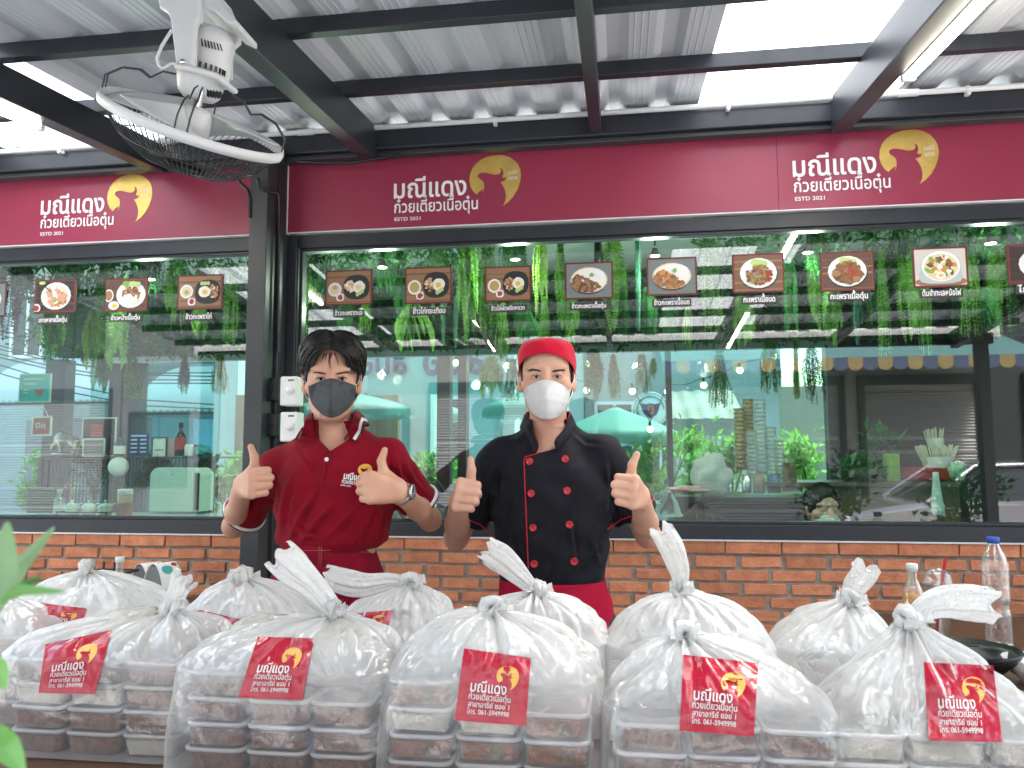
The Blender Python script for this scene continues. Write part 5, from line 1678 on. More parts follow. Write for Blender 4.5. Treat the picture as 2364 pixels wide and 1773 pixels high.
# ================================================================== food pictures on the glass
PM = {k: mat('print_' + k, c, .6) for k, c in dict(
    edge=(.09, .035, .035), wood=(.30, .17, .09), wood2=(.12, .065, .045), wood3=(.19, .10, .06), grey=(.17, .21, .21), marble=(.60, .57, .52), dark=(.045, .032, .03),
    white=(.80, .80, .78), cream=(.66, .60, .48), black=(.022, .026, .028), rice=(.84, .80, .66), soup=(.50, .36, .12), pale=(.70, .62, .40), red=(.40, .05, .03),
    brown=(.24, .11, .05), brown2=(.36, .19, .09), brown3=(.14, .07, .035), pink=(.62, .33, .22), green=(.20, .42, .08), lime=(.48, .62, .22), orange=(.62, .25, .06), steel=(.45, .52, .52), yolk=(.75, .50, .12)).items()}
PK = list(PM); PI = {k: i for i, k in enumerate(PK)}
M_CAPT = mat('caption_card', (.055, .05, .05), .6)
def picture(kind, u, v, wp, hp_, tilt, caption, cu, cv_, label, seed):
    rg = random.Random(seed)
    YP = YG - .006
    c = at(u, v, YP); w = (at(u + wp / 2, v, YP) - at(u - wp / 2, v, YP)).x; h = (at(u, v - hp_ / 2, YP) - at(u, v + hp_ / 2, YP)).z
    t = thing('menu_picture', label, 'menu picture', (c.x, YP, c.z - h / 2), 'food pictures on the shop windows')
    mb = MB(); lay = [0]
    X = lambda x: c.x + x * w / 2
    Z = lambda z: c.z + z * h / 2
    def quad(x0, x1, z0, z1, m):
        lay[0] += .00025; y = YP - lay[0]
        mb.add([(X(x0), y, Z(z0)), (X(x1), y, Z(z0)), (X(x1), y, Z(z1)), (X(x0), y, Z(z1))], [(0, 1, 2, 3)], PI[m], False)
    def blob(x, z, rx, rz, m, n=18, irr=0, rot=0, step=True, sq=2):
        if step: lay[0] += .00025
        y = YP - lay[0]; ps = []
        for k in range(n):
            a = 2 * pi * k / n; ca, sa = cos(a), sin(a); f = (1 + rg.uniform(-irr, irr)) / (abs(ca) ** sq + abs(sa) ** sq) ** (1 / sq)
            px, pz = rx * ca * f, rz * sa * f
            ps.append((X(min(.93, max(-.93, x + px * cos(rot) - pz * sin(rot) * h / w))), y, Z(min(.90, max(-.90, z + px * sin(rot) * w / h + pz * cos(rot))))))
        mb.add(ps, [tuple(range(n))], PI[m], False)
    def pile(x, z, rx, rz, ms, n, s=.07, cut=None):
        for i in range(n):
            a = rg.uniform(0, 6.28); r = sqrt(rg.random()); px, pz = x + r * rx * cos(a), z + r * rz * sin(a)
            if cut and not cut(px, pz): continue
            if i % 4 == 0: lay[0] += .0001
            lay[0] += .000004
            blob(px, pz, s * rg.uniform(.6, 1.5), s * 1.25 * rg.uniform(.5, 1.0), rg.choice(ms), 7, .3, rg.uniform(0, 3), False)
    mb.box(c.x - w / 2, c.x + w / 2, YP, YP + .003, c.z - h / 2, c.z + h / 2, PI['edge'])
    def bgnd(m, m2=None):
        quad(-.94, .94, -.92, .92, 'red' if m != 'x' else m); quad(-.92, .92, -.895, .895, m)
        if m2:
            for k in range(5): quad(-.92, .92, -.85 + k * .36 + rg.uniform(-.05, .05), -.83 + k * .36 + rg.uniform(-.03, .08), m2)
    if kind == 'noodle':
        bgnd('dark', 'wood2'); blob(.05, 0, .72, .82, 'cream'); blob(.05, .03, .70, .80, 'white'); blob(.06, .0, .60, .66, 'cream', irr=.03)
        pile(.25, -.3, .3, .3, ['brown2', 'brown', 'orange'], 40, .06); pile(.0, .05, .42, .45, ['pink', 'pink', 'rice', 'orange'], 40, .15); blob(.05, -.25, .12, .12, 'green', irr=.5)
        lay[0] += .0003; blob(-.35, .45, .34, .035, 'black', 8, 0, -.7); blob(-.85, -.7, .22, .26, 'white'); blob(-.85, -.7, .15, .18, 'red'); blob(-.6, .8, .16, .10, 'lime')
    elif kind == 'beef':
        bgnd('wood2', 'wood3'); blob(.22, 0, .68, .80, 'white'); blob(.22, .02, .56, .64, 'rice'); blob(-.80, -.02, .22, .38, 'white'); blob(-.80, -.02, .17, .30, 'brown2'); blob(-.55, -.62, .25, .26, 'white'); blob(-.52, -.64, .13, .13, 'yolk')
        pile(.2, .02, .36, .36, ['brown', 'brown3', 'brown2', 'pink'], 60, .11); pile(.2, -.3, .42, .22, ['rice', 'white'], 20, .12); blob(.40, .62, .30, .16, 'lime', irr=.15); blob(.0, .66, .16, .18, 'green', irr=.3)
    elif kind in ('setr', 'setl', 'sets'):
        bgnd('wood', 'wood3'); s_ = 1 if kind == 'setr' else -1
        blob(.34, -.0, .56, .70, 'dark', sq=2.6); blob(.34, .03, .54, .66, 'black', sq=2.6)
        blob(-.58, .05 if kind == 'setr' else -.1, .29, .40, 'white'); blob(-.58, .05 if kind == 'setr' else -.1, .21, .29, 'pale' if kind != 'setl' else 'soup'); blob(-.58, .0, .10, .12, 'soup', irr=.2)
        blob(-.34, -.55, .17, .22, 'white', sq=3); blob(-.34, -.55, .11, .15, 'red', irr=.2)
        pile(.34 + s_ * .27, .0, .17, .34, ['brown2', 'pale', 'brown', 'pink'] if kind != 'sets' else ['pale', 'orange', 'pink', 'rice'], 34, .08)
        blob(.34 - s_ * .12, .0, .26, .34, 'rice', irr=.06); blob(.34 - s_ * .10, -.02, .12, .14, 'yolk' if kind != 'sets' else 'cream', irr=.1)
        for k in range(3): blob(.50 + (k - 1) * .10 if s_ < 0 else .10 + k * .14, -.42 + .08 * k if s_ < 0 else .48, .075, .12, 'lime')
    elif kind in ('oval', 'oval2'):
        bgnd('grey'); blob(.0, -.04, .76, .72, 'dark'); blob(0, .02, .78, .70, 'cream'); blob(0, .03, .72, .63, 'rice')
        blob(.22, .22, .46, .40, 'white', irr=.04)
        pile(-.08, -.12, .62, .50, ['brown', 'brown3', 'brown2'] if kind == 'oval' else ['brown2', 'orange', 'brown', 'brown2'], 150, .085, lambda x, z: x * .6 + z * .9 < .05); blob(.12, .30, .09, .10, 'green', irr=.4)
    elif kind in ('plate', 'plate2'):
        bgnd('wood3' if kind == 'plate' else 'wood2', 'wood'); blob(.02, -.06, .74, .80, 'dark'); blob(.0, .0, .72, .78, 'white'); blob(0, .0, .60, .64, 'white')
        for k in range(3): blob(-.12 + k * .16, .55 - .05 * k, .17, .19, 'lime', irr=.05)
        pile(.02, -.10, .48, .50, ['brown', 'brown2', 'red', 'green', 'brown3'] if kind == 'plate' else ['brown', 'brown3', 'brown2', 'brown'], 120, .075 if kind == 'plate' else .12)
        pile(.25, -.1, .3, .3, ['red'], 8, .07)
    elif kind == 'hotpot':
        bgnd('marble'); blob(0, -.72, .95, .26, 'wood'); blob(0, -.4, .78, .42, 'steel', sq=4); blob(.02, .02, .74, .82, 'steel'); blob(.02, .05, .70, .76, 'white'); blob(.02, .0, .62, .66, 'pale')
        pile(0, .05, .5, .5, ['brown3', 'green', 'orange', 'rice', 'brown'], 50, .10); blob(.0, -.42, .18, .18, 'white'); blob(.0, -.42, .09, .09, 'yolk')
    else:
        bgnd('dark', 'wood2'); blob(.3, 0, .9, .8, 'white'); blob(.3, -.02, .62, .5, 'brown2', irr=.08); pile(.3, 0, .45, .35, ['orange', 'brown2', 'brown'], 30, .12)
    mb.build('print', [PM[k] for k in PK], t)
    if caption:
        cc = at(cu, cv_, YP); cw = .150 if len(caption) < 15 else .172
        b = MB(); b.box(cc.x - cw / 2, cc.x + cw / 2, YP, YP + .003, cc.z - .0165, cc.z + .0165)
        cd = b.build('caption_card', M_CAPT, t)
        b = MB(); V, F, ly = text2d(caption, cw * .9, cw * .9 / max(3.6, len(caption) * .30), .03)
        b.add([(cc.x - cw * .45 + x, YP - .0008 - .0001 * ly[i], cc.z - .0085 + y) for i, (x, y) in enumerate(V)], F, 0, False)
        b.build('lettering', M_LETTER, cd)
PICS = [('oval2', -30, 648, 86, 74, 0, '', 0, 0, 'food picture cut by the left photo edge, on the shop window'),
 ('noodle', 119, 640, 90, 72, 0, 'เกาเหลาเนื้อตุ๋น', 114, 692, 'food picture of a white bowl of noodles with chopsticks on the shop window'),
 ('beef', 273, 637, 93, 72, 0, 'ข้าวหน้าเนื้อตุ๋น', 271, 687, 'food picture of a white beef plate with two small bowls, on dark wood'),
 ('setr', 432, 631, 98, 75, 0, 'ข้าวกะเพราไก่', 429, 685, 'food picture of a black plate and soup bowl nearest to the black post'),
 ('sets', 753, 621, 101, 76, 0, 'ข้าวกะเพราทะเล', 753, 677, 'food picture of seafood on a black plate, above the man in the polo'),
 ('setl', 925, 616, 101, 80, 0, 'ข้าวไก่กระเทียม', 927, 673, 'food picture of a fried egg on black plate, captioned under its left bowl'),
 ('setl', 1097, 613, 100, 76, 0, 'ข้าวไก่ผัดพริกหยวก', 1097, 666, 'food picture of a fried egg on black plate with longest caption'),
 ('oval', 1272, 606, 104, 80, 0, 'ข้าวกะเพราเนื้อตุ๋น', 1272, 661, 'food picture of dark stew and rice on oval plate, above the chef'),
 ('oval2', 1451, 597, 109, 82, 0, 'ข้าวกะเพราเนื้อบด', 1451, 654, 'food picture of reddish mince and rice on oval plate, beside the mirrored skylight'),
 ('plate', 1638, 590, 112, 84, 0, 'กะเพราเนื้อบด', 1640, 648, 'food picture of mince on round white plate in front of the mirrored skylight'),
 ('plate2', 1830, 586, 117, 85, 0, 'กะเพราเนื้อตุ๋น', 1834, 641, 'food picture of dark meat strips on round white plate with cucumber'),
 ('hotpot', 2031, 577, 120, 87, 0, 'ต้มยำทะเลหม้อไฟ', 2034, 634, 'food picture of a steel hot pot of soup'),
 ('last', 2236, 570, 122, 88, 0, 'ไก่ทอด', 2236, 626, 'food picture of fried meat cut by the right photo edge')]
for i, q in enumerate(PICS): picture(*q, 40 + i)

# ================================================================== hanging greenery
def leafmat(name, a, b):
    m = mat(name, a, .5, 0, b, 30, 3, spec=.3, island=.3)
    N, L = m.node_tree.nodes, m.node_tree.links        # thin leaves let part of the light through
    p = N['Principled BSDF']; tl = N.new('ShaderNodeBsdfTranslucent'); mx = N.new('ShaderNodeMixShader'); mx.inputs[0].default_value = .45
    for l in list(L):
        if l.to_node == p and l.to_socket.name == 'Base Color': L.new(l.from_socket, tl.inputs[0])
    out = N['Material Output']; L.new(p.outputs[0], mx.inputs[1]); L.new(tl.outputs[0], mx.inputs[2]); L.new(mx.outputs[0], out.inputs[0])
    return m
GREENS = {'bright': leafmat('bright_fern', (.22, .44, .09), (.13, .32, .06)), 'lime': leafmat('lime_fern', (.33, .50, .11), (.20, .38, .07)), 'deep': leafmat('deep_fern', (.06, .24, .065), (.035, .15, .045)),
          'blue': leafmat('bluish_fern', (.15, .38, .27), (.09, .27, .19)), 'dark': leafmat('dark_vine', (.035, .12, .045), (.022, .075, .03))}
def leaf(mb, p, d, n, L, w):
    """one pointed leaf from p along d, width across n"""
    m1 = p + d * L * .4; bend = d.cross(n) * L * .12
    mb.add([p, m1 + n * w + bend, p + d * L, m1 - n * w + bend], [(0, 1, 2, 3)], 0, False)
def plant_mesh(kind, seed):
    rg = random.Random(seed); mb = MB()
    ns = {'fern': 11, 'vine': 22, 'brush': 6, 'strap': 9, 'string': 30}[kind]
    for k in range(ns):
        a = rg.uniform(0, 6.28); sp = {'fern': .26, 'vine': .2, 'brush': .10, 'strap': .34, 'string': .2}[kind]
        out = Vector((cos(a), sin(a) * .6, 0)) * sp * rg.uniform(.3, 1)
        L = rg.uniform(.62, 1.0)
        if k < 2: L = 1.0
        sw = rg.uniform(-.06, .06); ph = rg.uniform(0, 6)
        P = lambda t: Vector((0, 0, 0)) + out * (1 - (1 - t) ** 2) * (1 - .35 * t) + Vector((sw * sin(3 * t + ph), .3 * sw * cos(4 * t), .05 * sin(pi * min(1, t * 4)) - L * t))
        st = [P(t / 12) for t in range(13)]
        mb.tube(st, [.004 if kind != 'string' else .005] * 13, 3, caps=False)
        n = {'fern': 30, 'vine': 24, 'brush': 60, 'strap': 0, 'string': 12}[kind]
        for i in range(2, n):
            t = i / n; p = P(t); d = (P(min(1, t + .03)) - P(t - .03)).normalized()
            s0 = d.cross(Vector((sin(ph), cos(ph), .1))).normalized(); s1 = d.cross(s0)
            if kind == 'fern':
                ll = .095 * (sin(pi * min(1, t * .9 + .1)) ** .6) * (1.15 - .5 * t)
                for sg in (-1, 1): leaf(mb, p, (s0 * sg + d * .45 + s1 * rg.uniform(-.2, .2)).normalized(), d, ll, .016)
            elif kind == 'vine':
                for q in range(2):
                    dd = (s0 * rg.uniform(-1, 1) + s1 * rg.uniform(-1, 1) + d * .5).normalized(); leaf(mb, p, dd, d.cross(dd).normalized(), rg.uniform(.03, .055), .014)
            elif kind == 'brush':
                for q in range(7):
                    b = q * .9 + i; dd = (s0 * cos(b) + s1 * sin(b) + d * .55).normalized(); leaf(mb, p, dd, d.cross(dd).normalized(), .062 * (1.1 - .5 * t), .006)
            elif kind == 'string':
                dd = (s0 * rg.uniform(-1, 1) + s1 * rg.uniform(-1, 1) + d * .8).normalized(); leaf(mb, p, dd, d.cross(dd).normalized(), .06, .007)
        if kind == 'strap':
            for i in range(12):
                p0, p1 = st[i], st[i + 1]; d = (p1 - p0).normalized(); s0 = d.cross(Vector((sin(ph), cos(ph), .1))).normalized()
                w0 = .038 * sin(pi * (i + .3) / 12.6) * (1 + .2 * (i % 2)); w1 = .038 * sin(pi * (i + 1.3) / 12.8) * (1 + .2 * ((i + 1) % 2))
                if i == 11: w1 = .002
                mb.add([p0 - s0 * w0, p0, p1, p1 - s0 * w1], [(0, 1, 2, 3)], 0, False); mb.add([p0, p0 + s0 * w0, p1 + s0 * w1, p1], [(0, 1, 2, 3)], 0, False)
    return mb
PL = {}
KINDN = {'fern': 'feathery fern', 'vine': 'small leaved trailing vine', 'brush': 'bottlebrush shaped trailing plant', 'strap': 'fern with long strap leaves', 'string': 'thin stringy trailing plant'}
SHN = {'bright': 'bright green', 'lime': 'lime green', 'deep': 'deep green', 'blue': 'bluish green', 'dark': 'dark green'}
LABS = set()
def hang(u, v0, v1, wp, kind, shade, Y, where):
    if Y > 4.7: wp *= 1.5
    key = (kind, shade)
    if kind == 'string' and Y > 4.7: key = ('vine', shade); kind = 'vine'
    if key not in PL:
        o = plant_mesh(kind, len(PL) + 3).build('hanging_plant', GREENS[shade]); PL[key] = o
    else:
        o = PL[key].copy(); C.objects.link(o)
    top, bot = at(u, v0, Y), at(u, v1, Y)
    L = top.z - bot.z; wd = (at(u + wp, v0, Y) - top).x
    o.location = top; s = max(.52, min(1.6, wd / L / .45))
    rg = random.Random(int(u * 7 + v0))
    o.scale = (L * s, L * s, L); o.rotation_euler = (0, 0, rg.uniform(0, 6.28))
    lab = f'{SHN[shade]} {KINDN[kind]} {where}'
    assert lab not in LABS, lab
    LABS.add(lab)
    tag(o, lab, 'hanging plant', 'plants hanging from the room ceiling')
for q in [(28, 540, 735, 120, 'vine', 'dark', 4.0, 'at the left photo edge'), (112, 640, 792, 75, 'fern', 'bright', 3.9, 'under the noodle bowl picture'),
 (165, 520, 735, 70, 'string', 'deep', 4.1, 'between the noodle and beef pictures'), (204, 665, 800, 55, 'fern', 'lime', 4.1, 'left under the beef picture'),
 (258, 670, 800, 105, 'fern', 'bright', 3.8, 'under the beef picture'), (335, 540, 640, 90, 'vine', 'dark', 3.8, 'right of the beef picture top'),
 (350, 660, 770, 80, 'vine', 'deep', 4.6, 'right of the beef picture caption'), (437, 655, 735, 60, 'fern', 'bright', 4.0, 'under the black plate picture by the post'), (503, 590, 745, 62, 'vine', 'bright', 3.8, 'beside the black post'),
 (478, 765, 852, 40, 'vine', 'lime', 5.2, 'before the white pillar'), (398, 765, 852, 55, 'string', 'dark', 5.3, 'before the white awning'), (285, 770, 862, 45, 'string', 'bright', 5.2, 'before the dark mullions'), (220, 740, 850, 50, 'fern', 'deep', 5.0, 'over the bull statue'),
 (690, 505, 640, 90, 'vine', 'dark', 3.8, 'left of the seafood picture'), (835, 500, 640, 75, 'string', 'deep', 4.0, 'right of the seafood picture'), (895, 650, 765, 95, 'strap', 'bright', 4.2, 'under the left fried egg picture'),
 (958, 640, 745, 40, 'brush', 'blue', 3.9, 'under the left fried egg picture'), (985, 640, 750, 36, 'brush', 'blue', 4.0, 'right under the left fried egg picture'), (1008, 500, 750, 70, 'fern', 'bright', 3.7, 'between both fried egg pictures'), (1085, 655, 790, 70, 'string', 'bright', 4.0, 'under the longest caption'),
 (1140, 670, 790, 70, 'strap', 'deep', 4.1, 'left above the chef cap'), (1168, 490, 690, 62, 'fern', 'lime', 3.8, 'right of the longest caption picture'), (1178, 640, 755, 40, 'vine', 'bright', 3.9, 'left of the stew picture caption'), (1232, 630, 745, 66, 'fern', 'bright', 3.8, 'under the stew picture'),
 (1100, 500, 600, 90, 'vine', 'deep', 4.0, 'above the longest caption picture'), (1290, 490, 580, 70, 'brush', 'dark', 3.9, 'above the stew picture'), (1375, 500, 715, 50, 'brush', 'blue', 3.8, 'between the stew and mince pictures'), (1403, 620, 730, 60, 'fern', 'deep', 3.9, 'left under the mince rice picture'),
 (1062, 770, 862, 40, 'fern', 'lime', 5.2, 'left of the chef head'), (1108, 775, 868, 44, 'string', 'bright', 5.3, 'left of the chef ear'), (1278, 755, 868, 62, 'fern', 'deep', 5.1, 'right of the chef ear'), (1325, 765, 862, 46, 'vine', 'bright', 5.2, 'above the round sign left part'),
 (1385, 765, 850, 40, 'string', 'bright', 5.2, 'above the round sign'), (1412, 775, 822, 36, 'fern', 'lime', 5.0, 'above the round sign'), (1485, 665, 755, 50, 'string', 'bright', 3.9, 'under the mince rice picture'), (1552, 765, 882, 56, 'vine', 'lime', 5.0, 'over the lattice gate'),
 (1665, 735, 850, 62, 'vine', 'bright', 4.8, 'over the clear cup stacks'), (1718, 730, 862, 50, 'brush', 'lime', 4.8, 'over the beige wall'), (1752, 750, 875, 50, 'vine', 'dark', 4.8, 'beside the beige wall'),
 (1700, 560, 740, 60, 'fern', 'deep', 4.0, 'left of the meat strips picture'), (1798, 620, 750, 66, 'fern', 'bright', 3.7, 'under the meat strips picture'), (1850, 610, 745, 46, 'brush', 'blue', 3.8, 'under the meat strips picture'), (1903, 540, 770, 60, 'vine', 'bright', 3.9, 'between the meat strips and hot pot pictures'),
 (1995, 610, 770, 62, 'string', 'bright', 3.8, 'under the hot pot picture'), (2065, 610, 725, 60, 'string', 'deep', 4.2, 'right under the hot pot picture'), (2135, 620, 725, 70, 'fern', 'deep', 3.9, 'right of the hot pot picture'), (2185, 600, 730, 70, 'vine', 'dark', 3.9, 'at the right photo edge'),
 (1755, 480, 600, 90, 'vine', 'deep', 3.8, 'above the meat strips picture'), (1940, 470, 575, 100, 'vine', 'dark', 3.8, 'above the hot pot picture'), (2120, 460, 560, 110, 'vine', 'deep', 3.9, 'above the cut off picture'), (60, 560, 640, 100, 'fern', 'dark', 4.3, 'above the noodle bowl picture'), (440, 550, 620, 90, 'vine', 'deep', 4.0, 'above the black plate picture by the post')]:
    hang(*q)
for q in [(145, 560, 690, 80, 'fern', 'bright', 4.2, 'right behind the noodle picture'), (310, 560, 720, 80, 'fern', 'deep', 4.2, 'right behind the beef picture'), (385, 545, 720, 80, 'fern', 'bright', 4.3, 'left behind the picture by the post'), (660, 520, 720, 80, 'fern', 'bright', 4.1, 'at the window corner by the switches'),
          (745, 640, 725, 90, 'fern', 'deep', 4.2, 'under the seafood picture'), (790, 640, 720, 80, 'vine', 'bright', 4.1, 'right under the seafood picture'), (870, 520, 700, 80, 'fern', 'deep', 4.2, 'left behind the first fried egg picture'), (945, 510, 690, 80, 'fern', 'bright', 4.2, 'behind the first fried egg picture'),
          (1050, 520, 720, 80, 'vine', 'bright', 4.2, 'left behind the second fried egg picture'), (1125, 520, 740, 80, 'fern', 'deep', 4.3, 'behind the second fried egg picture'), (1210, 500, 700, 70, 'vine', 'bright', 4.1, 'left behind the stew picture'), (1320, 520, 720, 90, 'fern', 'bright', 4.2, 'right behind the stew picture'),
          (1345, 620, 745, 70, 'vine', 'deep', 4.0, 'right under the stew picture'), (1450, 650, 740, 80, 'fern', 'deep', 4.2, 'under the mince rice picture'), (1530, 520, 720, 80, 'vine', 'bright', 4.2, 'right behind the mince rice picture'), (1600, 640, 750, 80, 'fern', 'bright', 4.2, 'under the round mince plate picture'),
          (1770, 500, 720, 80, 'fern', 'bright', 4.2, 'left behind the meat strips picture'), (1880, 500, 700, 80, 'fern', 'deep', 4.2, 'right behind the meat strips picture'), (1950, 520, 740, 80, 'fern', 'bright', 4.1, 'left behind the hot pot picture'), (2090, 500, 730, 80, 'vine', 'bright', 4.1, 'right behind the hot pot picture'), (2160, 490, 720, 90, 'fern', 'bright', 4.2, 'left behind the cut off picture'), (230, 540, 680, 80, 'vine', 'bright', 4.1, 'left behind the beef picture')]:
    hang(*q)
# the dense bed of leaves under the ceiling
rg = random.Random(9); mb = MB()
def cloud(n, x0, x1, y0, y1, z0, z1, s):
    for i in range(n):
        p = Vector((rg.uniform(x0, x1), rg.uniform(y0, y1), rg.uniform(z0, z1) if rg.random() < .7 else z1 - abs(rg.gauss(0, .03))))
        d = Vector((rg.gauss(0, 1), rg.gauss(0, .7), rg.gauss(-.5, .7))).normalized(); n_ = d.orthogonal().normalized()
        n_ = (Matrix.Rotation(rg.uniform(0, 6.28), 3, d) @ n_)
        leaf(mb, p, d, n_, rg.uniform(.04, .12) * s, rg.uniform(.008, .022) * s)
cloud(9500, -4.2, 3.0, 4.75, 5.35, 2.12, 2.55, .75)
for k in range(22): 
    x = rg.uniform(-4.1, 2.9); cloud(200, x - .16, x + .16, 3.65, 4.3, 2.36, 2.60, .6)
o = mb.build('ceiling_foliage', leafmat('ceiling_leaves', (.018, .085, .03), (.06, .19, .055))); tag(o, 'dense dark leaves lining the room ceiling behind the food pictures', 'foliage', kind='stuff')
b = MB(); b.box(-4.3, 3.1, 5.36, 5.44, 2.16, 2.62); o = b.build('soffit_board', M_DARKW); tag(o, 'black board behind the ceiling leaves above the street windows', 'board')
for i, (u, v, w_) in enumerate(((325, 603, 'above the beef picture'), (826, 577, 'beside the seafood picture'), (712, 640, 'behind the seafood picture'), (1113, 560, 'behind the longest caption picture'), (1415, 552, 'between the stew and mince pictures'), (1745, 545, 'between both round plate pictures'), (2140, 525, 'right of the hot pot picture'))):
    p = at(u, v, 3.72); t = thing('spot_lamp', f'small lit ceiling spot lamp {w_}', 'lamp', p, 'ceiling spot lamps')
    MB().lathe([(.012, .035), (.026, 0), (.028, -.003)], p, 20).build('shade', M_BLACK, t)
    MB().lathe([(0, -.002), (.022, -.002)], p, 20).build('bulb', mat('lit_bulb', (1, .95, .85), .4, emit=(1, .88, .68), estr=10), t)
    MB().tube([p + Vector((0, 0, .05)), Vector((p.x, p.y, 2.62))], .004, 6).build('stem', M_BLACK, t)
    ld = bpy.data.lights.new('spot_light', 'POINT'); ld.energy = 2.3; ld.color = (1, .93, .80); ld.shadow_soft_size = .05
    lo = bpy.data.objects.new('light', ld); C.objects.link(lo); lo.parent = t; lo.location = (0, 0, -.08)
# ================================================================== things in the room
def lathe_thing(t, name, prof, c, m, n=24, **k):
    return MB().lathe(prof, c, n, **k).build(name, m, t)
def simple(name, mb, m, label, cat, group=None, **k):
    o = mb.build(name, m, **k); tag(o, label, cat, group); return o
M_GREYB = mat('grey_green_board', (.42, .50, .48), .3, 0, (.36, .44, .42), 3)
M_MINT = mat('mint_ceramic', (.58, .70, .64), .25)
M_DGREEN = mat('dark_green_glass', (.015, .05, .035), .12)
M_LABELW = mat('white_label', (.74, .75, .73), .5)
M_REDP = mat('red_print', (.42, .03, .03), .5)
M_TEAL = mat('teal_print', (.05, .34, .36), .5)
M_BLUEP = mat('blue_print', (.03, .06, .30), .5)
CLEAR = film('clear_bottle_plastic', (.85, .87, .88), .10, .08, .25, 26, gloss=.45, edge=.75)
# counters along the glass
t = thing('counter', 'grey green counter inside the window left of the black post', 'counter', (-2.6, 3.9, 0))
b = MB(); b.box(-4.0, -1.75, 3.60, 4.1, 1.045, 1.075); b.build('top', M_GREYB, t, bevel=.004)
b = MB(); b.box(-3.9, -1.8, 3.66, 4.05, .012, 1.045); b.build('body', M_DARKW, t)
YR = 4.35
def P2(u, v, Y): p = at(u, v, Y); return p
zt = at(275, 987, YR).z; x0, x1 = at(90, 987, YR).x, at(464, 987, YR).x
t = thing('display_rack', 'black mesh fronted rack carrying the bull statue and the sauce bottles', 'rack', ((x0 + x1) / 2, YR, 0))
b = MB(); b.box(x0 - .02, x1 + .01, YR - .02, YR + .3, zt - .012, zt); b.build('top', M_STEEL, t)
b = MB(); zb = at(275, 1112, YR).z
for x in (x0, x0 + .045, x1 - .012): b.box(x - .012, x + .012, YR - .012, YR + .012, .012, zt - .013)
b.box(x0, x1, YR - .01, YR + .01, zb - .02, zb + .02); b.build('frame', M_STEEL, t)
b = MB(); rr = .0016
n = 46
for k in range(n):
    xx = x0 + .06 + (x1 - x0 - .08) * k / n; H = zt - .02 - zb
    for sg in (1, -1):
        for r in range(6):
            b.bar((xx + sg * (.006 if r % 2 else -.006), YR, zb + .02 + H * r / 6), (xx + sg * (-.006 if r % 2 else .006), YR, zb + .02 + H * (r + 1) / 6), rr * 2, rr * 2)
b.build('mesh_front', M_STEEL2, t)
# potted leaves behind the mesh
def bush(name, label, c, r, n, m, seed, s=1, group=None, pot=None, stems=True):
    t = thing(name, label, 'plant', (c[0], c[1], c[2] - r[2]), group)
    rg = random.Random(seed); mb = MB()
    cl = [Vector((c[0] + rg.uniform(-.7, .7) * r[0], c[1] + rg.uniform(-.7, .7) * r[1], c[2] + rg.uniform(-.6, .75) * r[2])) for k in range(max(5, n // 110))]
    for i in range(n):
        k = rg.choice(cl); p = k + Vector((rg.gauss(0, .22) * r[0], rg.gauss(0, .22) * r[1], rg.gauss(0, .2) * r[2]))
        d = (p - Vector((c[0], c[1], c[2] - r[2] * .8))).normalized() * .7 + Vector((rg.gauss(0, .6), rg.gauss(0, .6), rg.gauss(0, .5)))
        d.normalize(); n_ = Matrix.Rotation(rg.uniform(0, 6.28), 3, d) @ d.orthogonal().normalized()
        leaf(mb, p, d, n_, rg.uniform(.05, .09) * s, rg.uniform(.012, .020) * s)
    mb.build('foliage', m, t)
    if stems:
        mb = MB()
        for k in cl: mb.tube([Vector((c[0], c[1], c[2] - r[2])), (k + Vector((c[0], c[1], c[2] - r[2]))) / 2 + Vector((rg.uniform(-.03, .03), 0, .02)), k], [.008 * s, .006 * s, .003 * s], 5)
        mb.build('stem', mat('plant_stem', (.09, .06, .03), .8), t)
    if pot:
        lathe_thing(t, 'pot', [(0, 0), (pot * .8, 0), (pot, .16), (pot * .95, .16), (pot * .9, .14), (0, .14)], (c[0], c[1], c[2] - r[2] - .15), mat('dark_pot', (.05, .045, .04), .6))
    return t
for i, (u, w) in enumerate(((205, 'under the bull statue'), (345, 'under the framed card'), (435, 'at the rack end beside the post'))):
    p = at(u, 1030, YR + .12); bush('rack_plant', f'leafy plant behind the rack mesh {w}', (p.x, p.y, p.z), (.11, .08, .14), 260, GREENS['deep'], 20 + i, .9, 'plants behind the rack mesh', stems=True)
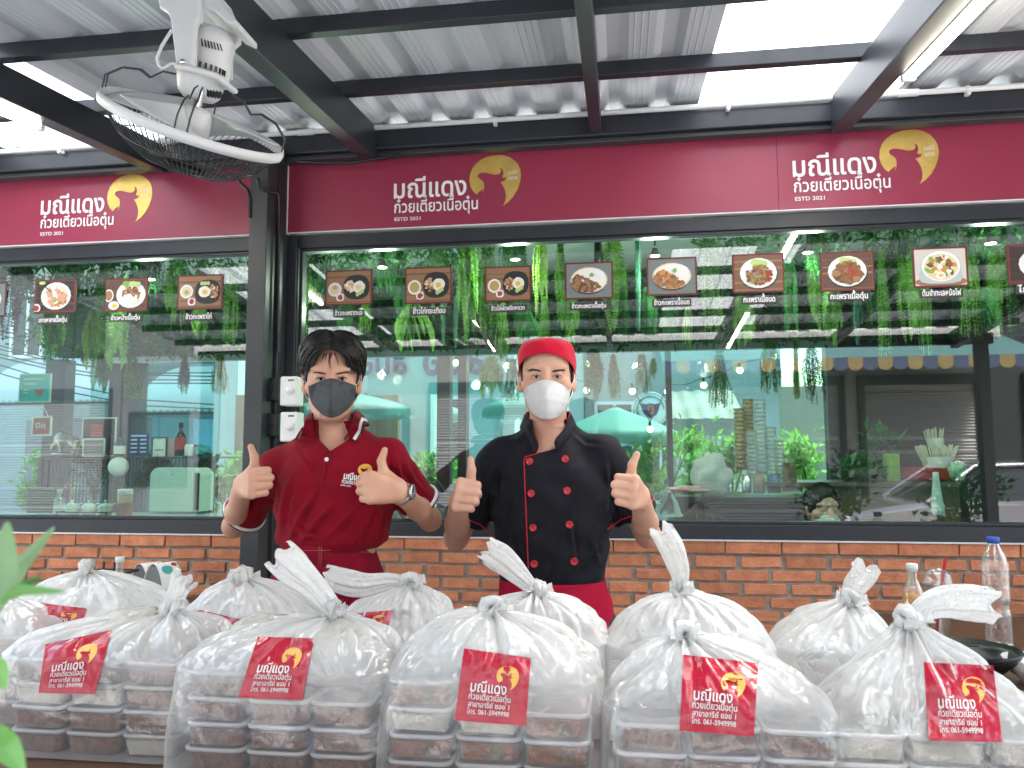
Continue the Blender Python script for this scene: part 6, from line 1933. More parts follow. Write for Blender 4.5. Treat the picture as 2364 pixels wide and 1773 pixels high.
# bull statue
p = at(142, 985, YR + .06); c = vec(p)
t = thing('bull_statue', 'silver charging bull statue on the black rack', 'statue', p)
k = .20 / .2
F = Field(np.arange(c[0] - .15, c[0] + .15, .004), np.arange(c[1] - .07, c[1] + .07, .004), np.arange(c[2], c[2] + .2, .004))
A = lambda x, z, y=0: (c[0] + x, c[1] + y, c[2] + z)
for q, kk in ((ell(A(0, .098), (.062, .032, .036)), .01), (ell(A(-.035, .112), (.042, .032, .036)), .02), (ell(A(.055, .085), (.034, .028, .032)), .02), (cap(A(-.06, .09), A(-.088, .058), .020, .014), .02), (cap(A(-.088, .06), A(-.096, .045), .012, .009), .01),
              (cap(A(-.088, .075, -.012), A(-.118, .078, -.03), .005, .002), .004), (cap(A(-.088, .075, .012), A(-.112, .088, .03), .005, .002), .004),
              (cap(A(-.03, .08, -.018), A(-.022, .03, -.02), .013, .008), .01), (cap(A(-.03, .08, .018), A(-.05, .035, .02), .013, .008), .01), (cap(A(.06, .075, -.018), A(.082, .045, -.02), .014, .008), .01), (cap(A(.082, .045, -.02), A(.07, .018, -.02), .008, .006), .005),
              (cap(A(.06, .075, .018), A(.09, .05, .02), .014, .008), .01), (cap(A(.09, .05, .02), A(.08, .018, .02), .008, .006), .005), (cap(A(.085, .09), A(.105, .11), .004, .003), .004), (cap(A(.105, .11), A(.118, .095), .003, .004), .004), (ell(A(-.01, .012), (.085, .045, .016)), .01)):
    F.put(q, kk)
F.build('bull', mat('tarnished_silver', (.34, .33, .29), .28, 1, (.20, .19, .16), 30), t); del F
# cards and bottles on the rack
def card(u0, u1, v0, v1, Y, m, label, cat, name, border=None, th=.006):
    a, b_ = at(u0, v0, Y), at(u1, v1, Y)
    t = thing(name, label, cat, ((a.x + b_.x) / 2, Y, b_.z))
    mb = MB(); mb.box(a.x, b_.x, Y, Y + th, b_.z, a.z); mb.build('board', m, t)
    if border:
        mb = MB(); w = .008
        mb.box(a.x - w, b_.x + w, Y - .002, Y + th, a.z, a.z + w); mb.box(a.x - w, b_.x + w, Y - .002, Y + th, b_.z - w, b_.z)
        mb.box(a.x - w, a.x, Y - .002, Y + th, b_.z, a.z); mb.box(b_.x, b_.x + w, Y - .002, Y + th, b_.z, a.z)
        mb.build('frame', border, t)
    return t, a, b_
def flat_box(t, name, a, b_, f, m, Y):
    """a printed field on a card; f = left, right, top, bottom shares"""
    mb = MB(); X = lambda s: a.x + (b_.x - a.x) * s; Z = lambda s: a.z + (b_.z - a.z) * s
    mb.add([(X(f[0]), Y, Z(f[3])), (X(f[1]), Y, Z(f[3])), (X(f[1]), Y, Z(f[2])), (X(f[0]), Y, Z(f[2]))], [(0, 1, 2, 3)], 0, False)
    return mb.build(name, m, t)
t, a, b_ = card(181, 246, 905, 983, YR + .14, mat('dark_display', (.035, .03, .032), .3), 'tall dark menu board with red square label behind the bull statue', 'menu board', 'menu_board', M_WHITE)
flat_box(t, 'red_label', a, b_, (.25, .62, .16, .52), M_REDP, YR + .137)
t, a, b_ = card(182, 223, 950, 984, YR + .05, mat('slate_card', (.16, .15, .15), .4), 'small grey framed card leaning beside the bull statue', 'card', 'framed_card', M_LABELW)
t, a, b_ = card(281, 319, 936, 984, YR + .09, M_BLUEP, 'blue price board with rows of white print on the rack', 'price board', 'price_board')
for r in range(5):
    flat_box(t, 'print_row', a, b_, (.06, .42 if r else .9, .08 + r * .18, .15 + r * .18), M_LABELW, YR + .088)
    if r: flat_box(t, 'print_row', a, b_, (.58, .92, .08 + r * .18, .15 + r * .18), M_LABELW, YR + .088)
t, a, b_ = card(331, 357, 947, 986, YR + .04, M_LABELW, 'white card in a dark frame beside the blue price board', 'card', 'framed_card', mat('navy_frame', (.03, .05, .09), .4))
flat_box(t, 'grey_print', a, b_, (.15, .85, .62, .66), M_STEEL2, YR + .038)
t, a, b_ = card(359, 380, 947, 987, YR + .06, mat('pink_card', (.60, .42, .45), .6), 'plain pink card beside the dark sauce bottle on the rack', 'card', 'pink_card')
def bottle(label, u, v, Y, h, r, prof, m, capm=None, capr=None, cap_h=.018, name='bottle', lab=None, labm=None, group=None, liquid=None, liqm=None):
    p = at(u, v, Y); t = thing(name, label, 'bottle', p, group)
    lathe_thing(t, 'glass' if m is M_DGREEN else 'bottle_body', [(r * a_, h * z_) for a_, z_ in prof], p, m, 28)
    tr = prof[-1][0] * r
    if capm: lathe_thing(t, 'cap', [(0, h + cap_h), (capr * .96, h + cap_h), (capr, h + cap_h * .85), (capr, h - cap_h * .3), (tr, h - cap_h * .3)], p, capm, 20)
    if lab: lathe_thing(t, 'label', [(r * 1.012, h * lab[0]), (r * 1.015, h * lab[1])], p, labm, 28)
    if liquid: lathe_thing(t, 'liquid', [(0, h * .01)] + [(r * a_ * .95, max(h * .01, h * z_)) for a_, z_ in prof if z_ < liquid] + [(r * .9, h * liquid), (0, h * liquid)], p, liqm, 24)
    return t
BOT = [(0, 0), (.92, 0), (1, .03), (1, .60), (.9, .68), (.45, .80), (.36, .84), (.36, 1)]
bottle('dark green pump soap bottle with white label beside the menu board', 258, 985, YR + .03, .125, .033, BOT, M_DGREEN, M_BLACK, .014, .02, 'soap_bottle', (.1, .5), M_LABELW)
bottle('tall dark sauce bottle with red label on the rack', 389, 985, YR + .08, .185, .033, BOT, mat('dark_sauce', (.012, .008, .007), .1), M_BLACK, .015, .02, 'sauce_bottle', (.2, .62), M_REDP)
bottle('small white bottle beside the red labelled sauce bottle', 408, 985, YR + .02, .07, .026, [(0, 0), (.95, 0), (1, .05), (1, .8), (.9, .95), (.8, 1)], M_WHITE, None, None, .01, 'lotion_bottle', (.35, .7), M_LABELW)
p = at(420, 986, YR + .12); t = thing('black_hat', 'round black hat behind the small white bottle', 'hat', p); lathe_thing(t, 'hat', [(.0, .075), (.03, .072), (.055, .05), (.065, .01), (.07, 0)], p, M_BLACK)
def crumple(name, label, c, r, m, seed, cat='bag'):
    mb = MB(); sd = Vector((seed, seed * 2, 0))
    def fn(u, v):
        a = 2 * pi * u; b = pi * (v - .5); d = Vector((cos(a) * cos(b), sin(a) * cos(b), sin(b)))
        f = 1 + .35 * MN.noise(d * 1.8 + sd) + .12 * MN.noise(d * 5 + sd)
        return Vector(c) + Vector((d.x * r[0], d.y * r[1], d.z * r[2])) * f
    mb.grid(fn, 36, 22, wrap=True); return simple(name, mb, m, label, cat)
p = at(437, 975, YR + .06); crumple('cloth_bundle', 'teal cloth bundle at the end of the rack', p, (.055, .04, .035), M_TEAL, 3, 'cloth')
p = at(256, 1008, YR - .05); t = thing('striped_ball', 'round white ball with blue and red panels before the mesh rack', 'ball', p)
mb = MB(); mb.ball(p, .058, 24, 14); mb.m = [(1 if (k // 3) % 8 == 1 else 2 if (k // 3) % 8 == 4 else 0) for k in range(len(mb.f))]; mb.build('ball', [M_LABELW, mat('sky_blue_panel', (.08, .35, .60), .4), M_REDP], t)
# air purifier
Yp = 3.95; a, b_ = at(325, 1010, Yp), at(428, 1106, Yp)
t = thing('air_purifier', 'pale mint air purifier with rounded top on the counter', 'air purifier', ((a.x + b_.x) / 2, Yp, b_.z))
def arch(x0, x1, z0, z1, r, n=8):
    out = [(x0, z0), (x1, z0)]
    out += [(x1 - r + r * cos(k * pi / 2 / n), z1 - r + r * sin(k * pi / 2 / n)) for k in range(n + 1)]
    out += [(x0 + r + r * cos(pi / 2 + k * pi / 2 / n), z1 - r + r * sin(pi / 2 + k * pi / 2 / n)) for k in range(n + 1)]
    return out
mb = MB(); mb.prism(arch(a.x, b_.x - .035, b_.z, a.z, .05), Yp, Yp + .01)
mp_ = M_MINT; mb.build('front_panel', mat('perforated_mint', (.60, .72, .66), .45, 0, (.40, .50, .46), 260, 1, contrast=(.55, .6)), t, bevel=.003)
mb = MB(); mb.prism(arch(a.x + .002, b_.x - .002, b_.z, a.z - .002, .05), Yp + .011, Yp + .16); mb.build('housing', M_MINT, t, bevel=.003)
mb = MB()
for k in range(5): mb.box(b_.x - .028 + k * .0055, b_.x - .025 + k * .0055, Yp + .006, Yp + .0105, b_.z + .01, a.z - .03)
mb.build('side_vent', M_STEEL2, t)
cx_ = (a.x + b_.x) / 2 - .02
mb = MB(); mb.ball((cx_, Yp - .001, a.z - .035), (.014, .002, .005), 14, 6); mb.build('badge', M_CHROME, t)
# condiment jars inside
tr_ = thing('jar_rack', 'black wire rack holding the mint condiment jars inside the window', 'rack', at(185, 1112, 3.66))
zr0 = at(185, 1118, 3.66).z
mb = MB(); xa, xb = at(136, 1110, 3.66).x, at(243, 1110, 3.66).x
for zz in (zr0 + .002, zr0 + .03): mb.tube([(xa, 3.61, zz), (xb, 3.61, zz), (xb, 3.71, zz), (xa, 3.71, zz), (xa, 3.61, zz)], .0028, 6)
for x in (xa, xb):
    for y in (3.61, 3.71): mb.tube([(x, y, zr0), (x, y, zr0 + .03)], .0028, 6)
mb.build('wire', M_BLACK, tr_)
for i, (u, w) in enumerate(((155, 'nearest to the water bottle'), (191, 'in the middle of the rack'), (227, 'nearest to the honey bottle'))):
    p = at(u, 1112, 3.66); p.z = zr0 + .004; t = thing('condiment_jar', f'mint lidded condiment jar {w}', 'jar', p, 'condiment jars inside the window')
    lathe_thing(t, 'jar', [(0, 0), (.026, 0), (.031, .005), (.0325, .05), (.031, .052)], p, M_MINT)
    lathe_thing(t, 'lid', [(.034, .0525), (.034, .056), (.022, .068), (.006, .071), (.005, .076), (.009, .080), (.007, .085), (0, .086)], p, M_MINT)
    mb = MB(); mb.tube([p + Vector((.02, .005, .058)), p + Vector((.045, .01, .068)), p + Vector((.05, .01, .066))], .003, 6); mb.build('spoon', M_MINT, t)
bottle('honey coloured sauce bottle with white nozzle cap beside the jars', 268, 1120, 3.68, .128, .036, [(0, 0), (.95, 0), (1, .03), (1, .9), (.9, .96), (.8, 1)], film('amber_bottle', (.55, .33, .06), .55, .12, 0, gloss=.3, edge=.9), M_MINT, .036, .022, 'squeeze_bottle', (.18, .62), mat('brown_sauce_label', (.10, .04, .02), .4, 0, (.42, .10, .03), 26))
bottle('small clear water bottle with mint cap inside the window', 127, 1112, 3.68, .115, .026, BOT, CLEAR, M_MINT, .013, .016, 'water_bottle', (.2, .5), M_LABELW)
p = at(152, 1085, 3.74); t = thing('candy_cane', 'red striped cane shaped handle standing behind the jars', 'cane', p)
mb = MB(); mb.tube([p, p + Vector((.003, 0, .07)), p + Vector((-.002, 0, .09)), p + Vector((-.018, 0, .097)), p + Vector((-.03, 0, .085)), p + Vector((-.03, 0, .075))], .0055, 10); mb.build('cane', mat('red_white_cane', (.48, .08, .05), .3, 0, (.6, .3, .25), 60, stretch=(1, 1, 3)), t)
t, a, b_ = card(60, 112, 1052, 1108, 3.72, mat('grey_box_card', (.13, .13, .13), .6), 'leaning grey napkin box beside the clear water bottle', 'napkin box', 'napkin_box')
# hanging notices
t, a, b_ = card(46, 105, 811, 866, YG + .06, mat('teal_poster', (.06, .42, .44), .5, 0, (.10, .50, .50), 6), 'teal notice with heart drawing hung behind the left glass', 'poster', 'notice_poster', mat('poster_border', (.45, .62, .52), .5))
for f in ((.1, .8, .12, .18), (.12, .52, .30, .38), (.1, .3, .55, .6), (.1, .3, .66, .7)): flat_box(t, 'print_row', a, b_, f, mat('pale_print', (.62, .66, .50), .5), YG + .058)
mb = MB(); cx_, cz_ = a.x + (b_.x - a.x) * .66, a.z + (b_.z - a.z) * .66; s_ = .024
mb.add([(cx_ + s_ * .062 * 16 * sin(q) ** 3, YG + .0575, cz_ + s_ * .062 * (13 * cos(q) - 5 * cos(2 * q) - 2 * cos(3 * q))) for q in [k * pi / 12 for k in range(24)]], [tuple(range(24))], 0, False); mb.build('heart', mat('heart_print', (.55, .16, .12), .5), t)
t, a, b_ = card(73, 107, 903, 938, YG + .06, M_REDP, 'small red hanging shop sign with white word on a white cord', 'hanging sign', 'hanging_sign', M_LABELW)
mb = MB(); V, F_, ly = text2d('ปิด', (b_.x - a.x) * .6, .035, .02); mb.add([(a.x + (b_.x - a.x) * .16 + x, YG + .058 - .0001 * ly[i], b_.z + (a.z - b_.z) * .38 + y) for i, (x, y) in enumerate(V)], F_, 0, False); mb.build('lettering', M_LETTER, t)
mb = MB(); mb.tube([(a.x + .01, YG + .06, a.z), ((a.x + b_.x) / 2, YG + .06, a.z + .07), (b_.x - .01, YG + .06, a.z)], .0016, 5); mb.build('cord', M_LABELW, t)
# ---- right part of the room
t = thing('counter', 'black counter inside the wide window with the cup stacks', 'counter', (.8, 4.4, 0))
xa, xb = at(1432, 1078, 4.2).x, at(1800, 1060, 4.2).x
b = MB(); b.box(xa, xb, 4.1, 4.75, at(1600, 1072, 4.2).z - .03, at(1600, 1072, 4.2).z); b.build('top', mat('black_counter_top', (.03, .032, .032), .2), t)
b = MB(); b.box(xa + .05, xb, 4.2, 4.7, .012, at(1600, 1072, 4.2).z - .03); b.build('body', M_DARKW, t)
CZ = at(1600, 1072, 4.2).z
t = thing('counter', 'low grey glass topped counter along the wide window sill', 'counter', (.6, 3.7, 0))
b = MB(); b.box(-1.2, 3.0, 3.58, 3.82, 1.035, 1.055); b.build('top', M_GREYB, t)
b = MB(); b.box(-1.1, 2.95, 3.62, 3.8, .012, 1.035); b.build('body', M_DARKW, t)
t = thing('counter', 'brown wooden counter before the dark back wall', 'counter', (1.7, 4.3, 0))
xa, xb, zc_ = at(1660, 1042, 4.15).x, at(2075, 1042, 4.15).x, at(1800, 1042, 4.15).z
b = MB(); b.box(xb - (xb - xa), xb, 4.15, 4.6, zc_ - .02, zc_); b.build('top', mat('brown_counter', (.16, .11, .075), .35, 0, (.12, .085, .06), 4), t)
b = MB(); b.box(at(1800, 1042, 4.15).x, xb, 4.17, 4.58, .012, zc_ - .02); b.build('body', mat('brown_counter'), t)
def stack(label, u, v0, v1, Y, wpx, m, group):
    p0, p1 = at(u, v1, Y), at(u, v0, Y); r = (at(u + wpx / 2, v1, Y) - at(u - wpx / 2, v1, Y)).x / 2
    t = thing('cup_stack', label, 'cup stack', p0, group)
    H = p1.z - p0.z; n = max(4, int(H / .022)); prof = []
    for k in range(n):
        z = H * k / n; prof += [(r * .84, z), (r * .98, z + H / n * .82), (r * 1.04, z + H / n * .84), (r * 1.04, z + H / n * .96)]
    lathe_thing(t, 'cups', [(0, 0)] + prof + [(0, H)], (p0.x + 0, p0.y, p0.z), m, 16)
GOLDC = film('gold_lid_plastic', (.50, .34, .05), .75, .15, 0, gloss=.35, edge=.95)
CLRC = film('clear_cup_plastic', (.80, .88, .90), .45, .12, 0, gloss=.4, edge=.9)
for args in (('shorter stack of gold lids leaning left on the counter', 1600, 882, 1015, 4.45, 24, GOLDC), ('taller stack of gold lids on the counter', 1620, 862, 1015, 4.5, 24, GOLDC), ('tallest stack of clear cups beside the gold lids', 1646, 862, 1025, 4.4, 26, CLRC), ('stack of clear cups in front of the gold lids', 1626, 930, 1030, 4.32, 24, CLRC), ('second tallest stack of clear cups', 1669, 922, 1030, 4.38, 24, CLRC), ('lowest stack of clear cups, nearest to the beige wall', 1686, 950, 1030, 4.34, 20, CLRC)):
    stack(*args, 'cup stacks on the inner counter')
def can(label, u, v0, v1, Y, wpx, m, name='canister'):
    p = at(u, v1, Y); r = (at(u + wpx / 2, v1, Y) - at(u - wpx / 2, v1, Y)).x / 2; h = at(u, v0, Y).z - p.z
    t = thing(name, label, name.replace('_', ' '), p); lathe_thing(t, 'body', [(0, 0), (r * .9, 0), (r, .01), (r, h), (r * .94, h), (r * .92, h * .9), (0, h * .85)], p, m, 20)
can('steel straw canister below the clear cups', 1613, 1024, 1064, 4.25, 22, mat('brushed_steel'))
can('bundle holder with brown print under the cup stacks', 1640, 1024, 1064, 4.24, 26, mat('brown_print_can', (.16, .12, .06), .5, 0, (.40, .36, .28), 30))
can('blue canister under the cup stacks', 1672, 1026, 1064, 4.24, 30, mat('blue_can', (.02, .14, .26), .3))
t, a, b_ = card(1694, 1722, 1000, 1062, 4.3, mat('brown_box', (.12, .085, .04), .6, 0, (.2, .15, .08), 20), 'brown printed paper box beside the blue canister', 'box', 'paper_box', None, .06)
p = at(1716, 1062, 4.2); mb = MB(); mb.box(p.x - .04, p.x + .04, 4.2, 4.26, p.z, p.z + .035); t = simple('red_tub', mb, mat('red_white_tub', (.65, .60, .58), .3, 0, (.5, .05, .05), 12), 'small clear tub with red contents on the counter edge', 'tub', bevel=.006)
p = at(1538, 1068, 4.3); crumple('shopping_bag', 'white plastic bag standing on the black counter', (p.x, p.y, p.z + .10), (.10, .07, .12), M_FILM2, 11, 'plastic bag')
p = at(1485, 1066, 4.25); crumple('wrapped_packet', 'flat red and white wrapped packet on the black counter', (p.x, p.y, p.z + .02), (.11, .05, .022), mat('red_white_wrap', (.72, .70, .70), .4, 0, (.45, .05, .06), 16), 14, 'packet')
# tablet stand
p = at(1452, 1116, 3.72); t = thing('tablet_stand', 'dark tablet on a white curved stand behind the chef thumb', 'tablet', p)
mb = MB(); mb.prism([(p.x - .045, p.z), (p.x + .045, p.z), (p.x + .05, p.z + .008), (p.x + .040, p.z + .02), (p.x + .025, p.z + .07), (p.x - .005, p.z + .118), (p.x - .015, p.z + .115), (p.x + .008, p.z + .06), (p.x + .01, p.z + .015), (p.x - .045, p.z + .008)], 3.70, 3.78); mb.build('stand', M_MINT, t, bevel=.003)
mb = MB(); mb.obox((p.x - .03, 3.74, p.z + .065), (.012, .13, .11), Matrix.Rotation(.45, 3, 'Y')); mb.build('screen', M_DGREEN, t, bevel=.003)
# straws, tray, packets to the right
def straws(label, u, v0, v1, Y, wpx, n, seed):
    p = at(u, v1, Y); w = (at(u + wpx / 2, v1, Y) - at(u - wpx / 2, v1, Y)).x; h = at(u, v0, Y).z - p.z; rg = random.Random(seed)
    t = thing('straw_bundle', label, 'straws', p, 'bundles of wrapped straws'); mb = MB()
    for k in range(n):
        x = rg.uniform(-.5, .5) * w * .6; y = rg.uniform(-.03, .03); l = x * .7 + rg.uniform(-.01, .01)
        mb.tube([p + Vector((x, y, 0)), p + Vector((x + l, y * 1.5, h * rg.uniform(.85, 1.05)))], .0035, 5)
    mb.build('straws', mat('paper_straw', (.62, .60, .46), .6), t); can2 = MB().lathe([(w * .36, 0), (w * .40, h * .5)], p, 16).build('holder', M_LABELW, t)
straws('smaller bundle of straws on top of the counter shelf', 2022, 925, 968, 4.45, 44, 26, 1)
straws('wide bundle of straws above the red tray', 2026, 962, 1012, 4.35, 84, 60, 2)
p0, p1 = at(1962, 1036, 4.3), at(2072, 1010, 4.3)
mb = MB(); mb.box(p0.x, p1.x, 4.28, 4.5, p0.z, p1.z); t = simple('red_tray', mb, mat('red_tray_plastic', (.38, .02, .02), .4), 'red tray under the straw bundles', 'tray', bevel=.005)
p = at(2070, 1030, 4.22); crumple('cloth_bundle', 'pale cloth with green print beside the red tray', (p.x, p.y, p.z + .03), (.045, .03, .05), mat('green_print_cloth', (.62, .70, .62), .8, 0, (.12, .35, .18), 30), 5, 'cloth')
p = at(1931, 1042, 4.2); h = at(1931, 980, 4.2).z - p.z; mb = MB(); mb.box(p.x - .035, p.x + .035, 4.2, 4.25, p.z, p.z + h); simple('tea_packet', mb, mat('green_packet', (.30, .42, .08), .4, 0, (.14, .28, .05), 30), 'green and yellow packet standing on the brown counter', 'packet', bevel=.006)
p = at(2026, 1112, 3.9); t = thing('spray_cone', 'pale cone shaped bottle standing inside the wide window', 'bottle', p); lathe_thing(t, 'cone', [(0, 0), (.032, 0), (.030, .02), (.014, .17), (.013, .20), (0, .20)], p, mat('pale_frost', (.58, .66, .64), .4))
for i, (u, w) in enumerate(((1862, 'nearest to the green packet'),)):
    p = at(u, 1040, 4.2); t = thing('glass_bowl', 'stacked clear glass bowls on the brown counter', 'bowls', p)
    for k in range(3): lathe_thing(t, 'bowl', [(.02, .004 + k * .012), (.05, .02 + k * .012), (.075, .045 + k * .012), (.078, .046 + k * .012)], p, CLEAR)
p = at(1862, 1010, 4.25); bush('potted_plant', 'leafy green plant over the glass bowls', (p.x, p.y, p.z), (.10, .08, .07), 200, GREENS['deep'], 31, .9)
p = at(1905, 985, 4.5); bush('potted_plant', 'tall leafy plant behind the green packet', (p.x, p.y, p.z + .02), (.08, .08, .12), 160, GREENS['deep'], 32, 1.0)
# a woman sitting low behind the counter
h = vec(at(1777, 1098, 4.05))
t = thing('person', 'seated woman with black hair and pale mask peeking over the inner counter', 'person', (h[0], h[1], .0))
F = Field(np.arange(h[0] - .3, h[0] + .3, .006), np.arange(h[1] - .2, h[1] + .25, .006), np.arange(.1, h[2] + .16, .006))
hp, ears, socks, balls = head_prims(h, .95, radians(8))
for q, k in hp: F.put(q, k)
for q, k in socks: F.put(q, k, True)
for q, k in balls: F.put(q, k)
for q, k in ears[0]: F.put(q, k)
F.put(cap(h + (0, .03, -.07), h + (0, .04, -.22), .048, .05), .02); F.put(cap(h + (-.13, .05, -.27), h + (.13, .05, -.27), .06, .06), .03)
F.put(loft([(.15, h[0], h[1] + .05, .15, .10), (h[2] - .28, h[0], h[1] + .05, .15, .09)]), .03)
for s in (-1, 1): F.put(cap(h + (s * .15, .05, -.28), h + (s * .2, .0, -.5), .045, .035), .02); F.put(cap(h + (s * .2, .0, -.5), h + (s * .1, -.12, -.6), .035, .028), .02)
body, bv = F.build('body', M_SKIN2, t); del F
F = Field(np.arange(h[0] - .12, h[0] + .12, .006), np.arange(h[1] - .13, h[1] + .16, .006), np.arange(h[2] - .18, h[2] + .16, .006))
F.put(ell(h + (0, .018, .034), (.088, .102, .098)), .005); F.put(ell(h + (0, .06, -.05), (.08, .07, .10)), .03); F.put(ell(h + (.02, -.11, -.03), (.070, .09, .092)), .012, True)
F.build('hair', M_HAIR, t); del F
def mk(s, v):
    s = s * 2 - 1; q = abs(s); th = radians(8); x = s * .062; y = -.098 - .028 * sin(pi * (v * .8 + .1)) + (.07) * q ** 1.8; z = -.022 - .075 * v + .012 * q * (1 if v < .5 else -1) * -1
    return Vector(h) + Vector((x * cos(th) - y * sin(th), x * sin(th) + y * cos(th), z))
MB().grid(mk, 20, 12).build('face_mask', mat('pale_green_mask', (.50, .58, .52), .8), t, solid=.002)
cvx = zoomed(1740, 780, 3.545)
face_parts(t, bv, cvx, [([(500, 1383), (520, 1374), (545, 1376), (556, 1384), (530, 1392)], (528, 1383), [(496, 1384), (520, 1373), (550, 1376), (560, 1386)]), ([(590, 1385), (610, 1376), (632, 1378), (642, 1386), (615, 1393)], (614, 1384), [(586, 1386), (610, 1375), (636, 1378), (646, 1388)])],
           [], 1.3)
F = Field(np.arange(h[0] - .26, h[0] + .26, .008), np.arange(h[1] - .16, h[1] + .22, .008), np.arange(.1, h[2] - .1, .008))
F.put(loft([(.15, h[0], h[1] + .05, .18, .12), (h[2] - .27, h[0], h[1] + .05, .165, .10)]), .03); F.put(cap(h + (-.14, .05, -.28), h + (.14, .05, -.28), .068, .068), .03)
for s in (-1, 1): F.put(cap(h + (s * .15, .05, -.28), h + (s * .19, .015, -.42), .055, .055), .02)
F.build('shirt', mat('red_pique'), t); del F

# ================================================================== street beyond the room
M_WALLW = mat('white_render', (.46, .52, .53), .8, 0, (.36, .42, .43), 1.5, 6)
M_WALLG = mat('grey_render', (.36, .38, .38), .8, 0, (.28, .30, .30), 1.5, 6)
M_SHUT = mat('steel_shutter', (.36, .36, .36), .45, .3)
M_AWN = mat('white_awning_sheet', (.42, .48, .50), .5)
M_GREYD = mat('dark_shopfront', (.05, .06, .065), .3)
def block(name, label, x0, x1, y0, y1, z1, m, wins=(), extra=None, wm=M_GREYD, front='-'):
    """a house: wall with window openings as dark panes set in frames"""
    t = thing(name, label, 'building', ((x0 + x1) / 2, (y0 + y1) / 2, 0))
    b = MB(); b.box(x0, x1, y0, y1, -.12, z1); b.build('wall', m, t)
    yf = y0 if front == '-' else y1; sg = -1 if front == '-' else 1
    for (a, b_, c, d) in wins:
        f = MB(); w = .05
        ys = sorted((yf + sg * .03, yf + sg * .002))
        f.box(a - w, b_ + w, ys[0], ys[1], d, d + w); f.box(a - w, b_ + w, ys[0], ys[1], c - w, c); f.box(a - w, a, ys[0], ys[1], c, d); f.box(b_, b_ + w, ys[0], ys[1], c, d)
        f.box((a + b_) / 2 - .02, (a + b_) / 2 + .02, ys[0], ys[1], c, d)
        fo = f.build('window', M_WHITE if front == '-' else M_STEEL2, t)
        g = MB(); g.add([(a, yf + sg * .006, c), (b_, yf + sg * .006, c), (b_, yf + sg * .006, d), (a, yf + sg * .006, d)], [(0, 1, 2, 3)], 0, False); g.build('pane', wm, fo)
    return t
Xf = lambda u, Y: at(u, 900, Y).x
YB = 11.5
wn = [(Xf(u, YB), Xf(u + 60, YB), 3.1, 4.1) for u in (20, 130, 340, 430)]
block('shop_house', 'grey shop house with barred windows over the white curved awnings', -14, Xf(505, YB), YB, YB + 6, 7.5, mat('pale_blue_render', (.30, .38, .40), .8, 0, (.20, .26, .28), 1.2, 6), wn)
def awning(label, u0, u1, v0, v1, Y):
    p0, p1 = at(u0, v1, Y), at(u1, v1, Y); zt = at(u0, v0, Y + 1.6).z; t = thing('awning', label, 'awning', ((p0.x + p1.x) / 2, Y, p0.z), 'white curved awnings of the far shop house')
    n = int((p1.x - p0.x) / .05)
    def fn(u, v):
        a = pi / 2 * v; return Vector((p0.x + (p1.x - p0.x) * u, Y + 1.6 * (1 - cos(a)), p0.z + (zt - p0.z) * sin(a) + .018 * (1 if int(u * n) % 2 else -1)))
    MB().grid(fn, n, 12).build('sheet', M_AWN, t)
    b = MB(); b.box(p0.x, p1.x, Y + .02, Y + .06, p0.z - .06, p0.z - .02); b.build('edge_rail', M_STEEL2, t)
awning('white curved awning left of the dark mullions', -40, 252, 785, 868, 9.8)
awning('white curved awning behind the sauce bottles', 296, 505, 800, 888, 9.8)
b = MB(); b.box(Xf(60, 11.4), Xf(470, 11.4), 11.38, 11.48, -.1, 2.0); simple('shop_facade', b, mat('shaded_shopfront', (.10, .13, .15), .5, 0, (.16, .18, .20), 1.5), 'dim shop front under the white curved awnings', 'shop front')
t, a, b_ = card(330, 462, 902, 992, 10.9, mat('teal_signboard', (.04, .24, .33), .4, 0, (.06, .30, .40), 3), 'blue teal shop board behind the sauce bottles', 'sign', 'shop_board')
t, a, b_ = card(418, 462, 905, 990, 10.85, mat('sky_poster', (.10, .42, .66), .4, 0, (.16, .50, .72), 2), 'sky blue poster on the teal shop board', 'poster', 'shop_poster')
for i, (u0, u1, Y, w) in enumerate(((462, 512, 8.2, 'behind the polo man elbow'), (868, 930, 8.0, 'behind the man in red'), (1068, 1112, 8.3, 'nearest to the chef head'))):
    x0, x1 = Xf(u0, Y), Xf(u1, Y); b = MB(); b.box(x0, x1, Y, Y + .4, -.1, 3.6); simple('white_pillar', b, M_WALLW, f'broad white pillar {w}', 'pillar', 'white street pillars')
for i, (u0, u1, Y, w) in enumerate(((508, 540, 7.6, 'just left of the black post'), (640, 672, 7.6, 'just right of the switches'), (785, 860, 8.4, 'over the red shirt shoulder'))):
    x0, x1 = Xf(u0, Y), Xf(u1, Y); b = MB(); b.box(x0, x1, Y, Y + .1, -.1, at(700, 850, Y).z); simple('timber_panel', b, mat('brown_timber', (.30, .16, .085), .6, 0, (.22, .11, .06), 3, stretch=(6, 1, .5)), f'upright brown timber panel {w}', 'panel', 'brown timber panels')
YM = 12.0
block('shop_house', 'white shop house across the street behind the two men', Xf(505, YM), Xf(1260, YM), YM, YM + 6, 7.2, M_WALLW, [(Xf(u, YM), Xf(u + 70, YM), z, z + 1.5) for u in (560, 700, 930, 1130) for z in (.8, 3.4)])
block('shop_house', 'grey shop house behind the round sign and the lattice gate', Xf(1262, YM), Xf(1700, YM), YM + .3, YM + 6, 6.2, M_WALLG, [(Xf(u, YM), Xf(u + 75, YM), z, z + 1.5) for u in (1290, 1390) for z in (.7, 3.6)])
x0, x1 = Xf(1690, 8.2), Xf(1790, 8.2)
b = MB(); b.box(x0, x1, 8.2, 8.35, -.1, at(1700, 835, 8.2).z); simple('beige_wall', b, mat('beige_board_wall', (.42, .35, .28), .7, 0, (.36, .30, .24), 2, stretch=(1, 1, 8)), 'beige board wall behind the lime trailing plant', 'wall')
